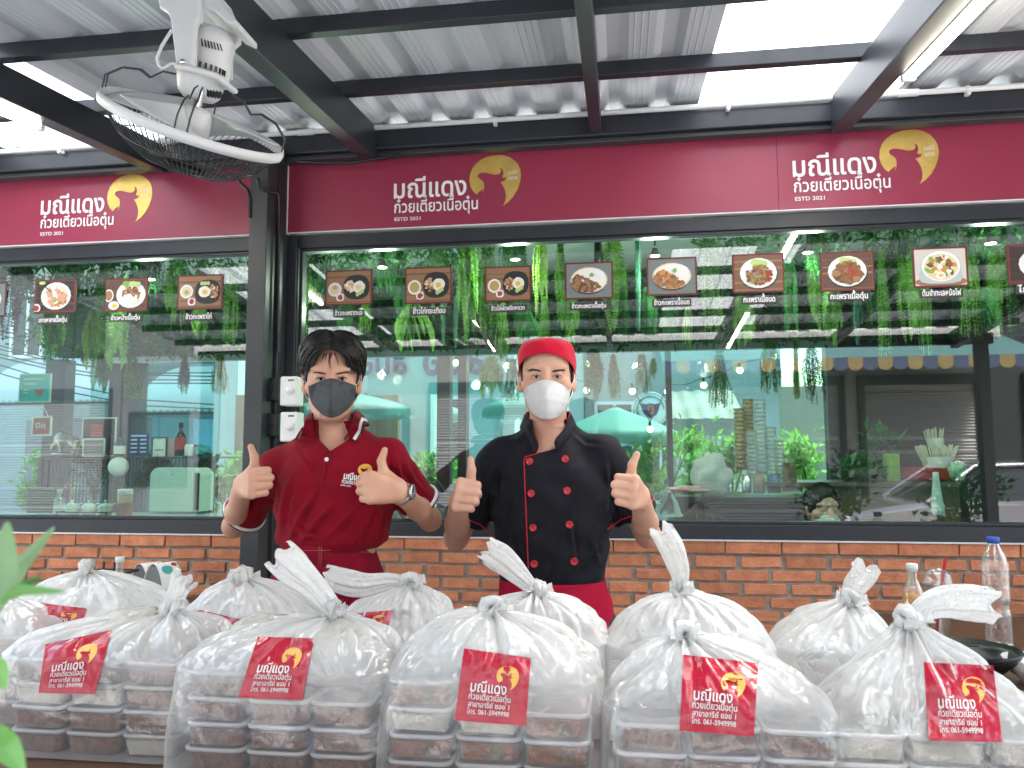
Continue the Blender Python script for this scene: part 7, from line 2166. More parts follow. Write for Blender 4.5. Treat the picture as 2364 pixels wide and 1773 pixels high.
# banner seen from its back
Yb = 7.4; a, b_ = at(795, 772, Yb), at(1052, 850, Yb)
t = thing('street_banner', 'pale green banner with big navy lettering hanging over the street', 'banner', ((a.x + b_.x) / 2, Yb, b_.z))
b = MB(); b.grid(lambda u, v: Vector((a.x + (b_.x - a.x) * u, Yb + .02 * sin(9 * u), b_.z + (a.z - b_.z) * v)), 20, 4); b.build('cloth', mat('banner_cloth', (.30, .58, .52), .7), t)
b = MB(); V, F_, ly = text2d('สมอ', .62, .42, .03); b.add([(b_.x - .02 - x, Yb - .03 - .0003 * ly[i], b_.z + .20 + y) for i, (x, y) in enumerate(V)], F_, 0, False)
V, F_, ly = text2d('สมอ', .5, .36, .03); b.add([(b_.x - .80 - x, Yb - .03 - .0003 * ly[i], b_.z + .21 + y) for i, (x, y) in enumerate(V)], F_, 0, False); b.build('lettering', mat('navy_print', (.02, .05, .16), .5), t)
# parasols
M_PAR = film('teal_parasol_cloth', (.14, .30, .28), .9, .5, 0, gloss=.05, edge=.97)
def parasol(label, u, v, Y, wpx, hpx):
    c = at(u, v, Y); r = (at(u + wpx / 2, v, Y) - at(u - wpx / 2, v, Y)).x / 2; h = at(u, v - hpx, Y).z - c.z
    t = thing('parasol', label, 'parasol', (c.x, c.y, 0), 'teal street parasols')
    def fn(a, b_):
        th = 2 * pi * a; k = 1 - .05 * abs(sin(4 * th)) * b_
        if b_ > .88: return c + Vector((r * cos(th) * k, r * sin(th) * k, -(b_ - .88) / .12 * .09 + .012 * sin(28 * th)))
        return c + Vector((r * b_ / .88 * cos(th) * k, r * b_ / .88 * sin(th) * k, h * (1 - b_ / .88) ** .9))
    MB().grid(fn, 64, 12, wrap=True).build('canopy', M_PAR, t)
    MB().tube([(c.x, c.y, -.1), (c.x, c.y, c.z + h)], .025, 8).build('pole', M_STEEL2, t)
parasol('teal parasol behind the head of the man in red', 770, 882, 7.3, 260, 34)
parasol('small teal parasol between the white pillars', 955, 895, 9.2, 120, 24)
parasol('teal parasol left of the chef face', 1135, 882, 7.6, 190, 40)
parasol('big teal parasol right of the chef shoulder', 1330, 940, 7.0, 290, 62)
# round sign
Ys = 9.4; c = at(1405, 885, Ys); r = (at(1445, 885, Ys) - at(1366, 885, Ys)).x / 2
t = thing('round_sign', 'round white sign with navy shield emblem across the street', 'sign', c)
MX = Matrix.Rotation(pi / 2, 3, 'X')
lathe_thing(t, 'disc', [(0, 0), (r, 0), (r, -.05)], c, M_LABELW, 40, M=MX)
lathe_thing(t, 'ring', [(r * .9, .004), (r * .93, .004)], c, M_GREYD, 40, M=MX)
def shield(k): return [(c.x + x * r * k, c.z + z * r * k) for x, z in ((-.5, .36), (-.25, .30), (0, .36), (.25, .30), (.5, .36), (.47, 0), (.33, -.28), (0, -.50), (-.33, -.28), (-.47, 0))]
mb = MB(); mb.prism(shield(1.0), Ys - .012, Ys - .006); mb.build('shield_edge', M_GREYD, t)
mb = MB(); mb.prism(shield(.92), Ys - .018, Ys - .0125); mb.build('shield', mat('navy_shield', (.03, .035, .12), .4), t)
mb = MB(); V, F_, ly = text2d('กู', r * .36, r * .62, .03); mb.add([(c.x - r * .18 + x, Ys - .02 - .0003 * ly[i], c.z - r * .08 + y) for i, (x, y) in enumerate(V)], F_, 0, False); mb.build('lettering', mat('orange_print', (.60, .12, .04), .4), t)
mb = MB(); rg = random.Random(2)
for k in range(34):
    an = radians(205 - k * 7.0) if k < 30 else radians(300 + k * 6)
    mb.obox((c.x + r * .74 * cos(an), Ys - .004, c.z + r * .74 * sin(an)), (r * .05, .004, r * rg.uniform(.07, .14)), Matrix.Rotation(-(an - pi / 2), 3, 'Y'))
mb.build('ring_print', M_GREYD, t)
MB().tube([(c.x, Ys + .06, -.1), (c.x, Ys + .06, c.z + r)], .04, 8).build('pole', M_STEEL2, t)
# lattice gate
Yg = 10.4; a, b_ = at(1462, 930, Yg), at(1600, 1050, Yg)
t = thing('lattice_gate', 'white folding lattice gate under the brown striped awning', 'gate', ((a.x + b_.x) / 2, Yg, 0))
mb = MB(); n = 12; w = (b_.x - a.x) / n
for k in range(n + 1): mb.box(a.x + k * w - .012, a.x + k * w + .012, Yg, Yg + .02, -.1, a.z)
mb.build('bars', M_WHITE, t)
mb = MB()
for k in range(n):
    for r_ in range(7):
        z = r_ * .32
        if z + .32 < a.z + .1:
            mb.bar((a.x + k * w, Yg - .008, z), (a.x + k * w + w, Yg - .008, z + .32), .014, .014); mb.bar((a.x + k * w + w, Yg - .008, z), (a.x + k * w, Yg - .008, z + .32), .014, .014)
mb.build('lattice', M_WHITE, t)
b = MB(); b.box(a.x - .1, b_.x + .1, Yg + .2, Yg + .24, -.1, a.z); b.build('shutter', M_SHUT, t)
a2, b2 = at(1452, 905, Yg - .9), at(1612, 938, Yg - .9)
t = thing('awning', 'brown cloth awning with scalloped edge over the lattice gate', 'awning', ((a2.x + b2.x) / 2, Yg - .9, b2.z))
mb = MB(); mb.grid(lambda u, v: Vector((a2.x + (b2.x - a2.x) * u, Yg - .9 + 1.0 * v, a2.z + .42 * v + .01 * sin(30 * u))), 40, 4)
mb.grid(lambda u, v: Vector((a2.x + (b2.x - a2.x) * u, Yg - .9, a2.z - v * (a2.z - b2.z + .02 * abs(sin(14 * u))))), 60, 3); mb.build('cloth', mat('brown_awning_cloth', (.22, .17, .15), .8, 0, (.34, .28, .26), 3), t)
# shrubs along the far pavement
for i, (u, v, Y, rx, rz, w, g_) in enumerate(((488, 1035, 6.6, .22, .28, 'left of the black post', 'bright'), (930, 1035, 6.5, .24, .24, 'between both men', 'bright'), (1435, 1020, 6.6, .34, .32, 'right of the chef thumb', 'lime'), (1530, 1035, 6.7, .26, .24, 'behind the white plastic bag', 'bright'), (1578, 1015, 6.6, .18, .30, 'left of the gold lids', 'lime'), (1738, 1030, 6.5, .30, .32, 'before the beige wall', 'lime'), (110, 1040, 6.8, .3, .3, 'behind the display rack', 'deep'))):
    p = at(u, v, Y); bush('street_shrub', f'leafy street shrub {w}', (p.x, p.y, p.z), (rx, rx * .8, rz), 620, GREENS[g_], 60 + i, 1.15, 'shrubs along the far pavement', pot=None)
# string of bulbs
t = thing('bulb_wire', 'thin wire carrying the string bulbs above the street', 'wire', at(1300, 800, 6.4))
BL = [(1128, 784, 'left of the chef cap'), (1178 + 90, 843, 'right of the chef ear'), (1258 + 14, 786, 'under the trailing fern'), (1366, 845, 'left above the round sign'), (1442, 846, 'right above the round sign'), (1404, 927, 'under the round sign'), (1520, 832, 'over the brown awning'), (1598, 800, 'above the gold lids'), (1672, 770, 'above the clear cups'), (985, 784, 'under the banner lettering'), (1095, 790, 'right of the banner')]
mb = MB()
pts = sorted(BL[:], key=lambda q: q[0])
for (u0, v0, _), (u1, v1, _) in zip(pts[:-1], pts[1:]):
    a, b_ = at(u0, v0 - 16, 6.4), at(u1, v1 - 16, 6.4); mb.tube([a, (a + b_) / 2 - Vector((0, 0, .03)), b_], .004, 5)
mb.build('wire', M_BLACK, t)
M_BULB = mat('lit_string_bulb', (1, .9, .7), .3, emit=(1, .78, .45), estr=3.5)
for u, v, w in BL:
    p = at(u, v, 6.4); t = thing('string_bulb', f'lit round string bulb {w}', 'bulb', p, 'string bulbs above the street')
    MB().ball(p, .026, 12, 8).build('bulb', M_BULB, t); MB().tube([p + Vector((0, 0, .02)), p + Vector((0, 0, .06))], .012, 8).build('socket', M_BLACK, t)
# overhead cables at the far left
t = thing('overhead_cables', 'tangle of black overhead cables before the shop house', 'cable', at(60, 790, 9)); mb = MB(); rg = random.Random(4)
for k in range(9):
    a, b_ = at(-60, 690 + k * 12 + rg.uniform(-6, 6), 9.0), at(480, 760 + k * 14 + rg.uniform(-20, 20), 9.4); mb.tube([a, a * .66 + b_ * .34 - Vector((0, 0, .12)), a * .33 + b_ * .67 - Vector((0, 0, .14)), b_], .009, 5)
mb.build('cable', M_BLACK, t)
# ================================================================== the street behind the viewer (it shows mirrored in the windows)
YS = -9.5
M_FAC = mat('shop_row_render', (.40, .38, .36), .8, 0, (.32, .30, .29), 1.2, 6)
M_FAC2 = mat('dark_red_board', (.13, .03, .03), .6, 0, (.10, .025, .025), 3)
def house(label, x0, x1, h, m, sh, wins):
    t = block('shop_house', label, x0, x1, YS - 6, YS, h, m, wins, front='+')
    for (a, b_) in sh:
        n = 46
        MB().grid(lambda u, v: Vector((a + (b_ - a) * u, YS + .03 + (.025 if int(v * n * 2) % 2 else 0), -.1 + 2.75 * v)), 1, n * 2, smooth=False).build('roller_shutter', M_SHUT, t)
        f = MB(); f.box(a - .12, a, YS + .002, YS + .1, -.12, 2.8); f.box(b_, b_ + .12, YS + .002, YS + .1, -.12, 2.8); f.box(a - .12, b_ + .12, YS + .002, YS + .1, 2.8, 3.0); f.build('shutter_frame', M_STEEL2, t)
    return t
house('brown shop house with roller shutters across the street, seen mirrored in the wide window', -1, 7.2, 6.8, M_FAC, [(1.5, 4.4), (4.9, 7.0)], [(-.4, .6, .9, 2.3), (1.8, 3.2, 3.9, 5.2), (5, 6.4, 3.9, 5.2)])
house('pale shop house across the street, seen mirrored behind the men', -9, -1.05, 7.4, mat('cream_render', (.36, .36, .35), .8, 0, (.29, .29, .28), 1.3, 6), [(-4, -1.6)], [(-8, -6.6, .8, 2.4), (-6, -4.6, .8, 2.4), (-8, -6.6, 3.9, 5.3), (-4, -2.6, 3.9, 5.3)])
house('grey shop house across the street, seen mirrored in the left window', -20, -9.05, 6.2, mat('dim_grey_render', (.20, .21, .22), .8, 0, (.15, .16, .17), 1.4, 6), [(-18, -15.2), (-14.6, -11.8)], [(-11.2, -9.8, .8, 2.4), (-17, -15.5, 3.8, 5), (-13.5, -12, 3.8, 5)])
house('dark shop house across the street, seen mirrored beside the right photo edge', 7.25, 18, 7.0, M_GREYD, [(8, 11)], [(12, 13.4, .8, 2.4), (14, 15.4, .8, 2.4)])
b = MB(); b.box(3.3, 4.3, YS + .12, YS + .2, 3.1, 3.8); simple('shop_board', b, M_FAC2, 'dark red board over the roller shutters across the street', 'sign')
# striped awning edge
t = thing('awning', 'shop awning with blue and yellow scalloped edge across the street', 'awning', (4, -7.6, 3))
mb = MB(); mb.grid(lambda u, v: Vector((.8 + 6.6 * u, -7.6 - 1.9 * v, 3.15 + .7 * v)), 4, 2); mb.build('cloth', mat('teal_awning_cloth', (.10, .22, .22), .8), t)
mb = MB()
for k in range(26):
    x = .8 + 6.6 * k / 26; w = 6.6 / 26
    pts = [(x, -7.6, 3.15), (x + w, -7.6, 3.15)] + [(x + w / 2 + w / 2 * cos(q), -7.6, 3.0 - .09 * sin(q)) for q in [pi * j / 8 for j in range(9)]]
    mb.add(pts, [tuple(range(len(pts)))], k % 2, False)
mb.build('valance', [mat('blue_scallop', (.09, .12, .19), .8), mat('yellow_scallop', (.34, .26, .12), .8)], t)
# parked car
M_CARP = mat('silver_car_paint', (.40, .40, .43), .25, .6, coat=1)
M_CARG = mat('car_glass', (.03, .035, .045), .04, 0, spec=.8)
cx0, cy0 = 5.0, -4.3
t = thing('parked_car', 'silver parked car on the street, seen mirrored in the wide window', 'car', (cx0, cy0, -.13))
prof = [(-2.15, .28), (-2.2, .55), (-2.05, .78), (-1.2, .92), (-.55, 1.36), (.55, 1.40), (1.35, 1.0), (2.05, .92), (2.2, .7), (2.15, .28)]
def body_ring(y):
    k = abs(y) / .86; out = []
    for x, z in prof:
        ins = max(0, z - .92) * .42
        out.append((x * (1 - .03 * k ** 4), z))
    return out
mb = MB(); ys = [-.86, -.80, -.5, 0, .5, .80, .86]
low = [(-2.15, .25), (-2.2, .55), (-2.05, .78), (-1.2, .92), (1.35, .98), (2.05, .90), (2.2, .68), (2.15, .25)]
rings = [[(cx0 + x * (1 - (.03 if abs(y) > .84 else 0)), cy0 + y, -.13 + (z if abs(y) < .84 else .25 + (z - .25) * .93)) for x, z in low] for y in ys]
skin(mb, rings, 0, True, True); mb.build('body', M_CARP, t, sub=0, bevel=.03, seg=3)
cab = [(-1.2, .90), (-.55, 1.34), (.55, 1.40), (1.35, .96)]
mb = MB(); rings = [[(cx0 + x * (1 - (.06 if abs(y) > .6 else 0)), cy0 + y * (1 if z < 1.1 else .84), -.13 + z) for x, z in cab] for y in (-.80, -.62, 0, .62, .80)]
skin(mb, rings, 0, True, True); mb.build('cabin_glass', M_CARG, t, bevel=.03, seg=3)
mb = MB(); mb.grid(lambda u, v: Vector((cx0 - .58 + 1.16 * u, cy0 - .62 + 1.24 * v, -.13 + 1.365 + .035 * sin(pi * u) + .03 * sin(pi * v))), 10, 8); mb.build('roof', M_CARP, t, solid=.02)
for sy in (-1, 1):
    mb = MB(); mb.tube([(cx0 - 1.2, cy0 + .82 * sy, .79), (cx0 - .58, cy0 + .70 * sy, 1.24), (cx0 + .56, cy0 + .70 * sy, 1.28), (cx0 + 1.36, cy0 + .82 * sy, .85)], .03, 8); mb.tube([(cx0 + .05, cy0 + .70 * sy, 1.27), (cx0 + .12, cy0 + .84 * sy, .82)], .03, 8); mb.build('window_trim', M_CARP, t)
    for dx in (-1.35, 1.35):
        w = MB().lathe([(.0, -.09), (.30, -.1), (.33, -.07), (.33, .07), (.30, .1), (.0, .09)], (cx0 + dx, cy0 + sy * .80, .20), 26, M=MX).build('wheel', M_BLACK, t)
        MB().lathe([(.0, .105), (.2, .1), (.21, .08)], (cx0 + dx, cy0 + sy * .80, .20), 20, M=MX if sy < 0 else Matrix.Rotation(-pi / 2, 3, 'X')).build('rim', M_CHROME, w)
    MB().ball((cx0 - 2.08, cy0 + sy * .6, .52), (.08, .2, .08), 12, 8).build('headlight', M_WHITE, t)
    MB().ball((cx0 + 2.1, cy0 + sy * .65, .60), (.07, .16, .09), 12, 8).build('tail_light', M_REDP, t)
for i, (x, y, z, w) in enumerate(((2.0, -1.15, .95, 'by the canopy edge, mirrored right of the woman'), (3.2, -1.2, .9, 'at the far canopy corner'), (-2.6, -1.2, .9, 'on the pavement left of the viewer'))):
    bush('pavement_shrub', f'potted dark shrub {w}', (x, y, z), (.36, .26, .42), 900, GREENS['dark'], 80 + i, 1.1, 'potted shrubs by the canopy edge', pot=.16)
# ================================================================== fan under the canopy
YFN = 1.80
c = at(421, 270, YFN); r_ = Vector(ray(421, 270)).normalized()
R1, U1 = Vector(rt), Vector(-dn)
a13 = radians(13.5)
Uv = (R1 * sin(a13) + U1 * cos(a13)); Uv = (Uv - r_ * Uv.dot(r_)).normalized()
nrm = (r_ * -.155 + Uv * .988).normalized()
ax_ = (R1 * cos(a13) - U1 * sin(a13)); ax_ = (ax_ - nrm * ax_.dot(nrm)).normalized(); bx_ = nrm.cross(ax_)
MF = Matrix((ax_, bx_, nrm)).transposed()
L_ = lambda x, y, z: c + MF @ Vector((x, y, z))
RF = .225
M_FANW = mat('fan_white_plastic', (.66, .67, .68), .38, 0, (.60, .61, .61), 4)
M_WIRE = mat('dark_fan_wire', (.05, .052, .056), .35, .4)
fan = thing('orbit_fan', 'white oscillating fan with dark wire cage hanging from the canopy rafter', 'fan', c)
MB().lathe([(RF - .004, -.012), (RF + .002, -.013), (RF + .005, 0), (RF + .002, .013), (RF - .004, .012), (RF - .004, -.012)], c, 72, M=MF).build('guard_ring', M_FANW, fan)
cg = MB()
for k in range(84):
    an = 2 * pi * k / 84; tw = .22
    pts = []
    for j in range(11):
        q = j / 10; rr_ = RF * (1 - q * .80); zz = -.115 * sin(pi / 2 * min(1, q * 1.22)) ** .85
        aa = an + tw * q; pts.append(L_(rr_ * cos(aa), rr_ * sin(aa), zz))
    cg.tube(pts, .00115, 4, caps=False)
for q in (.3, .62):
    rr_ = RF * (1 - q * .80); zz = -.115 * sin(pi / 2 * min(1, q * 1.22)) ** .85
    cg.tube([L_(rr_ * cos(x), rr_ * sin(x), zz) for x in [2 * pi * j / 48 for j in range(49)]], .0016, 4)
cg.build('cage', M_WIRE, fan)
mb = MB(); mb.lathe([(0, -.122), (.046, -.120), (.052, -.114), (.05, -.108)], c, 30, M=MF); mb.build('cage_badge', M_BLACK, fan)
mb = MB()
for k in range(4):
    an = k * pi / 2 + .3
    for d_ in (-.09, .09):
        prof_ = [(.07, .105), (.10, .10), (.125, .075), (.15, .085), (.19, .075), (.222, .045), (RF - .002, .0)]
        mb.tube([L_(q * cos(an + d_ * (1 - .3 * q / RF)), q * sin(an + d_ * (1 - .3 * q / RF)), z) for q, z in prof_], .0022, 6)
mb.build('cage_arms', M_WIRE, fan)
for k in range(3):
    an0 = k * 2 * pi / 3 + .5
    mb = MB().grid(lambda u, v: L_((.035 + .175 * v) * cos(an0 + (u - .5) * (1.15 + .35 * v) + .25 * v), (.035 + .175 * v) * sin(an0 + (u - .5) * (1.15 + .35 * v) + .25 * v), .012 - .055 * (u - .5) * (1.1 - .4 * v)), 16, 10)
    mb.build('blade', mat('fan_blade_plastic', (.56, .59, .60), .3), fan, solid=.003)
MB().lathe([(0, .045), (.030, .044), (.038, .035), (.040, -.02), (.03, -.03), (0, -.032)], c, 28, M=MF).build('hub', M_FANW, fan)
MB().lathe([(.006, .04), (.006, .09)], c, 10, M=MF).build('shaft', M_CHROME, fan)
z7 = zoomed(200, 0, 4.148)
g1 = at(*z7(1090, 820), YFN)
# motor housing hangs a little more upright than the cage
mx_ = (nrm * .55 + Vector((0, 0, 1)) * .45).normalized(); o1 = mx_.orthogonal().normalized(); MM = Matrix((o1, mx_.cross(o1), mx_)).transposed()
MB().lathe([(0, -.036), (.038, -.036), (.052, -.022), (.060, .012), (.061, .030), (.054, .034)], g1, 36, M=MM).build('motor_bowl', M_FANW, fan)
mb = MB(); mb.lathe([(.0615, .018), (.0625, .024), (.0615, .030)], g1, 36, M=MM); 
mb.build('seam_ring', M_WHITE, fan)
mb = MB()
for k in range(26):
    an = 2 * pi * k / 26; p0 = g1 + MM @ Vector((.0555 * cos(an), .0555 * sin(an), .044)); mb.obox(p0, (.003, .006, .014), MM @ Matrix.Rotation(an, 3, 'Z'))
mb.build('vent_slots', M_BLACK, fan)
g2 = at(*z7(1190, 520), YFN + .01)
MB().lathe([(.0, -.075), (.055, -.075), (.056, -.03), (.054, .03), (.046, .058), (.028, .068), (0, .07)], g2, 32, M=MM).build('motor_cover', M_FANW, fan)
bv_ = None
def plates(pts, Y, th, name):
    pl = [(lambda q: (q.x, q.z))(at(*z7(*p), Y)) for p in pts]; mb = MB(); mb.prism(pl, Y, Y + th); return mb.build(name, M_FANW, fan, bevel=.006, seg=3)
plates([(690, -160), (690, 70), (735, 90), (775, 125), (795, 170), (835, 480), (850, 610), (875, 640), (1000, 655), (1018, 620), (1030, 250), (1045, 200), (1080, 150), (1080, -160)], YFN - .085, .022, 'bracket_arm')
plates([(1060, -160), (1060, 120), (1180, 190), (1270, 270), (1320, 360), (1335, 430), (1335, 740), (1368, 740), (1372, 520), (1395, 440), (1448, 395), (1462, 262), (1240, -20), (1200, -160)], YFN + .055, .022, 'bracket_arm')
pa, pb = at(*z7(700, -160), YFN - .085), at(*z7(1190, 60), YFN + .077)
mb = MB(); pl = [(lambda q: (q.x, q.z))(at(*z7(*p), YFN - .06)) for p in ((690, -160), (690, 40), (800, 60), (1080, 60), (1230, 110), (1330, 210), (1440, 260), (1440, 200), (1230, -40), (1180, -160))]
mb.prism(pl, YFN - .064, YFN + .054); mb.build('bracket_body', M_FANW, fan, bevel=.006, seg=3)
zt_ = zr(YFN); mb = MB(); x_ = (pa.x + pb.x) / 2; mb.box(pa.x + .005, pb.x - .02, YFN - .07, YFN + .07, pa.z - .005, zt_ - .062); mb.build('mount', M_FANW, fan, bevel=.004)
mb = MB(); mb.box(pa.x - .05, pb.x + .22, YFN - .05, YFN + .05, zt_ - .061, zt_ - .035); mb.build('mount_plate', M_STEEL, fan)
mb = MB()
e0, e1 = at(*z7(872, 640), YFN - .08), at(*z7(1410, 870), YFN + .03)
mb.tube([e0, at(*z7(1020, 660), YFN - .10), at(*z7(1230, 730), YFN - .085), e1], .0085, 8, flat=1.4); mb.build('yoke', M_FANW, fan)
mb = MB()
for q, Y in (((922, 590), YFN - .0865), ((1372, 822), YFN + .015)):
    p = at(*z7(*q), Y); mb.lathe([(0, .004), (.006, .003), (.0075, 0)], p, 14, M=MX)
mb.build('bolt', M_CHROME, fan)
mb = MB()
for k in range(7):
    p = at(*z7(1100 + 30 * k, 400 + 8 * k), YFN - .05); mb.obox(p + Vector((0, .004, 0)), (.0016, .006, .019), Matrix.Rotation(-.12 - .03 * k, 3, 'Y'))
for k in range(5):
    p = at(*z7(1152 + 30 * k, 885 + 4 * k), YFN - .055); mb.obox(p + Vector((0, .006, 0)), (.0018, .012, .018))
mb.build('vent_slots', M_BLACK, fan)
mb = MB(); mb.tube([at(*z7(*q), YFN - .06) for q in ((815, 290), (770, 360), (715, 450), (675, 560), (690, 620), (720, 660), (770, 640), (800, 615), (850, 610))], .0042, 8); mb.build('cord', M_WHITE, fan)
mb = MB(); p = at(*z7(1130, 265), YFN - .03); mb.tube([p + Vector((0, 0, .012)), p - Vector((0, 0, .02))], .005, 8); mb.tube([p + Vector((-.02, 0, 0)), p + Vector((.012, 0, .002))], .004, 8); mb.build('gear_pin', M_CHROME, fan)

# ---- fan regulators on the jamb behind the post
for u0, u1, v0, v1, w in ((575, 601, 817, 866, 'upper'), (573, 601, 893, 943, 'lower')):
    a, b_ = at(u0, v0, 3.27), at(u1, v1, 3.27)
    t = thing('junction_box', f'{w} black junction box beside the white fan regulators', 'junction box', ((a.x + b_.x) / 2, 3.27, b_.z), 'black junction boxes on the jamb')
    mb = MB(); mb.box(a.x, b_.x, 3.26, 3.302, b_.z, a.z); mb.build('box', M_BLACK, t, bevel=.004)
    for k in (.3, .7): MB().lathe([(.009, .001), (.012, .003), (.014, .001)], ((a.x + b_.x) / 2, 3.26, b_.z + (a.z - b_.z) * k), 16, M=MX).build('knockout', M_STEEL2, t)
for u0, u1, v0, v1, w in ((605, 640, 813, 876, 'upper white fan regulator with dial beside the head of the man in red'), (605, 640, 890, 954, 'lower white fan regulator half hidden by the red shoulder')):
    a, b_ = at(u0, v0, 3.22), at(u1, v1, 3.22)
    t = thing('fan_regulator', w, 'regulator', ((a.x + b_.x) / 2, 3.22, b_.z), 'white fan regulators on the jamb')
    mb = MB(); mb.box(a.x, b_.x, 3.22, 3.30, b_.z, a.z); mb.build('case', M_WHITE, t, bevel=.008, seg=3)
    cc = Vector((a.x + (b_.x - a.x) * .62, 3.22, b_.z + (a.z - b_.z) * .52))
    MB().lathe([(.0, .016), (.016, .015), (.019, .010), (.020, 0)], cc, 22, M=MX).build('dial', M_WHITE, t)
    mb = MB(); V, F_, ly = text2d('DOF', .02, .010, 0); 
    for k in range(3): mb.box(a.x + (b_.x - a.x) * (.5 + .12 * k), a.x + (b_.x - a.x) * (.58 + .12 * k), 3.2185, 3.2195, a.z - .022, a.z - .014)
    mb.build('print_mark', M_STEEL2, t)

# ---- things on the back tables
TB = .745
PET = film('clear_pet', (.86, .87, .90), .06, .05, .12, 30, gloss=.55, edge=.72)
def on_table(u, v, z=TB): return atz(u, v, z)
p = at(2156, 1340, 2.85); p.z = TB; h = at(2156, 1160, 2.85).z - TB
t = thing('water_bottle', 'big empty clear water bottle with blue cap on the brown table', 'bottle', p)
R = .042; pr = [(0, .004), (.88, .0), (1, .015)]
for k in range(15):
    q = .03 + k * .043; wv = .93 - (.10 if 6 < k < 9 else 0); pr += [(1.0 * wv + .05, q), (.94 * wv + .05, q + .02)]
pr += [(1.0, .70), (.97, .76), (.80, .83), (.52, .90), (.40, .935), (.40, .97)]
lathe_thing(t, 'bottle_body', [(R * r, h * z) for r, z in pr], p, PET, 32)
lathe_thing(t, 'cap', [(0, h), (.0185, h), (.0195, h - .004), (.0195, h - .020), (.017, h - .021)], p, mat('blue_cap', (.03, .10, .45), .35))
p = at(1974, 1308, 2.7); p.z = TB; h = at(1974, 1228, 2.7).z - TB
t = thing('juice_bottle', 'clear bottle half full of orange juice with white cap', 'bottle', p)
R = .033; pr = [(0, 0), (.95, 0), (1, .03), (1, .62), (.94, .67), (.98, .72), (.6, .82), (.42, .89), (.40, 1)]
lathe_thing(t, 'bottle_body', [(R * r, h * z) for r, z in pr], p, PET, 28)
lathe_thing(t, 'liquid', [(0, .004), (R * .92, .004), (R * .96, h * .03), (R * .96, h * .62), (R * .92, h * .70), (0, h * .70)], p, mat('orange_juice', (.72, .33, .02), .3), 28)
lathe_thing(t, 'cap', [(0, h + .016), (.016, h + .016), (.0175, h + .012), (.0175, h - .008), (.015, h - .009)], p, M_WHITE)
p = at(2028, 1312, 2.9); p.z = TB; h = at(2028, 1262, 2.9).z - TB
t = thing('drink_cup', 'clear domed drink cup with red straw beside the orange juice', 'cup', p)
lathe_thing(t, 'cup', [(0, .002), (.030, .002), (.046, h), (.049, h), (.049, h + .006), (.046, h + .006)], p, PET, 32)
lathe_thing(t, 'dome_lid', [(.049, h + .007), (.047, h + .014), (.042, h + .034), (.028, h + .050), (.008, h + .055)], p, PET, 32)
mb = MB(); mb.tube([p + Vector((-.012, 0, .03)), at(2042, 1206, 2.9)], .0052, 10); mb.build('straw', mat('red_straw', (.55, .01, .03), .35), t)
p = at(2096, 1366, 2.42); p.z = TB
t = thing('noodle_bowl', 'wide black bowl on the brown table behind the drooping bag tail', 'bowl', p)
lathe_thing(t, 'bowl', [(0, .012), (.034, .012), (.034, 0), (.038, 0), (.038, .014), (.08, .030), (.115, .062), (.128, .085), (.126, .088), (.11, .066), (.075, .036), (0, .024)], p, mat('black_melamine', (.008, .009, .012), .3), 48)
mb = MB(); mb.tube([p + Vector((-.19, .03, .096)), p + Vector((.02, .0, .092))], .003, 6); mb.build('chopsticks', mat('dark_lacquer', (.05, .02, .015), .3), t)
p = at(2236, 1415, 2.38); p.z = TB
t = thing('rice_bowl', 'white bowl at the table edge beside the black bowl', 'bowl', p)
lathe_thing(t, 'bowl', [(0, .010), (.03, .010), (.03, 0), (.034, 0), (.036, .012), (.062, .03), (.082, .072), (.080, .073), (.06, .036), (0, .018)], p, mat('white_melamine', (.76, .76, .75), .25), 40)
# condiment rack and paper boxes at the left
p0, p1 = at(200, 1262, 2.72), at(280, 1262, 2.72); zc0 = TB
t = thing('condiment_rack', 'black wire condiment rack behind the wide flat bag', 'rack', ((p0.x + p1.x) / 2, 2.72, TB))
mb = MB(); zt1 = at(240, 1232, 2.72).z; zt2 = at(210, 1218, 2.72).z
for x in (p0.x, p0.x + .045, p0.x + .065, p1.x):
    for y in (2.66, 2.78): mb.box(x - .004, x + .004, y - .002, y + .002, TB, zt1 if x > p0.x + .05 else zt2)
for z in (zt1 - .005, TB + .03):
    for y in (2.66, 2.78): mb.box(p0.x, p1.x, y - .002, y + .002, z - .003, z + .003)
    for x in (p0.x, p1.x): mb.box(x - .002, x + .002, 2.66, 2.78, z - .003, z + .003)
mb.box(p0.x, p1.x, 2.66, 2.78, TB + .002, TB + .006)
mb.build('wire', M_BLACK, t)
p = at(257, 1262, 2.72); p.z = TB + .008; h = at(257, 1212, 2.72).z - p.z
t = thing('fish_sauce_bottle', 'small clear bottle of dark sauce with white cap in the condiment rack', 'bottle', p)
R = .026; lathe_thing(t, 'bottle_body', [(R * r, h * z) for r, z in ((0, 0), (.95, 0), (1, .04), (1, .52), (.9, .62), (.6, .82), (.5, .90), (.5, 1))], p, PET, 24)
lathe_thing(t, 'liquid', [(0, .003), (R * .93, .003), (R * .95, h * .3), (0, h * .3)], p, mat('dark_sauce'), 20)
lathe_thing(t, 'cap', [(0, h + .016), (.0155, h + .016), (.0165, h + .012), (.0165, h - .004), (.014, h - .005)], p, M_WHITE)
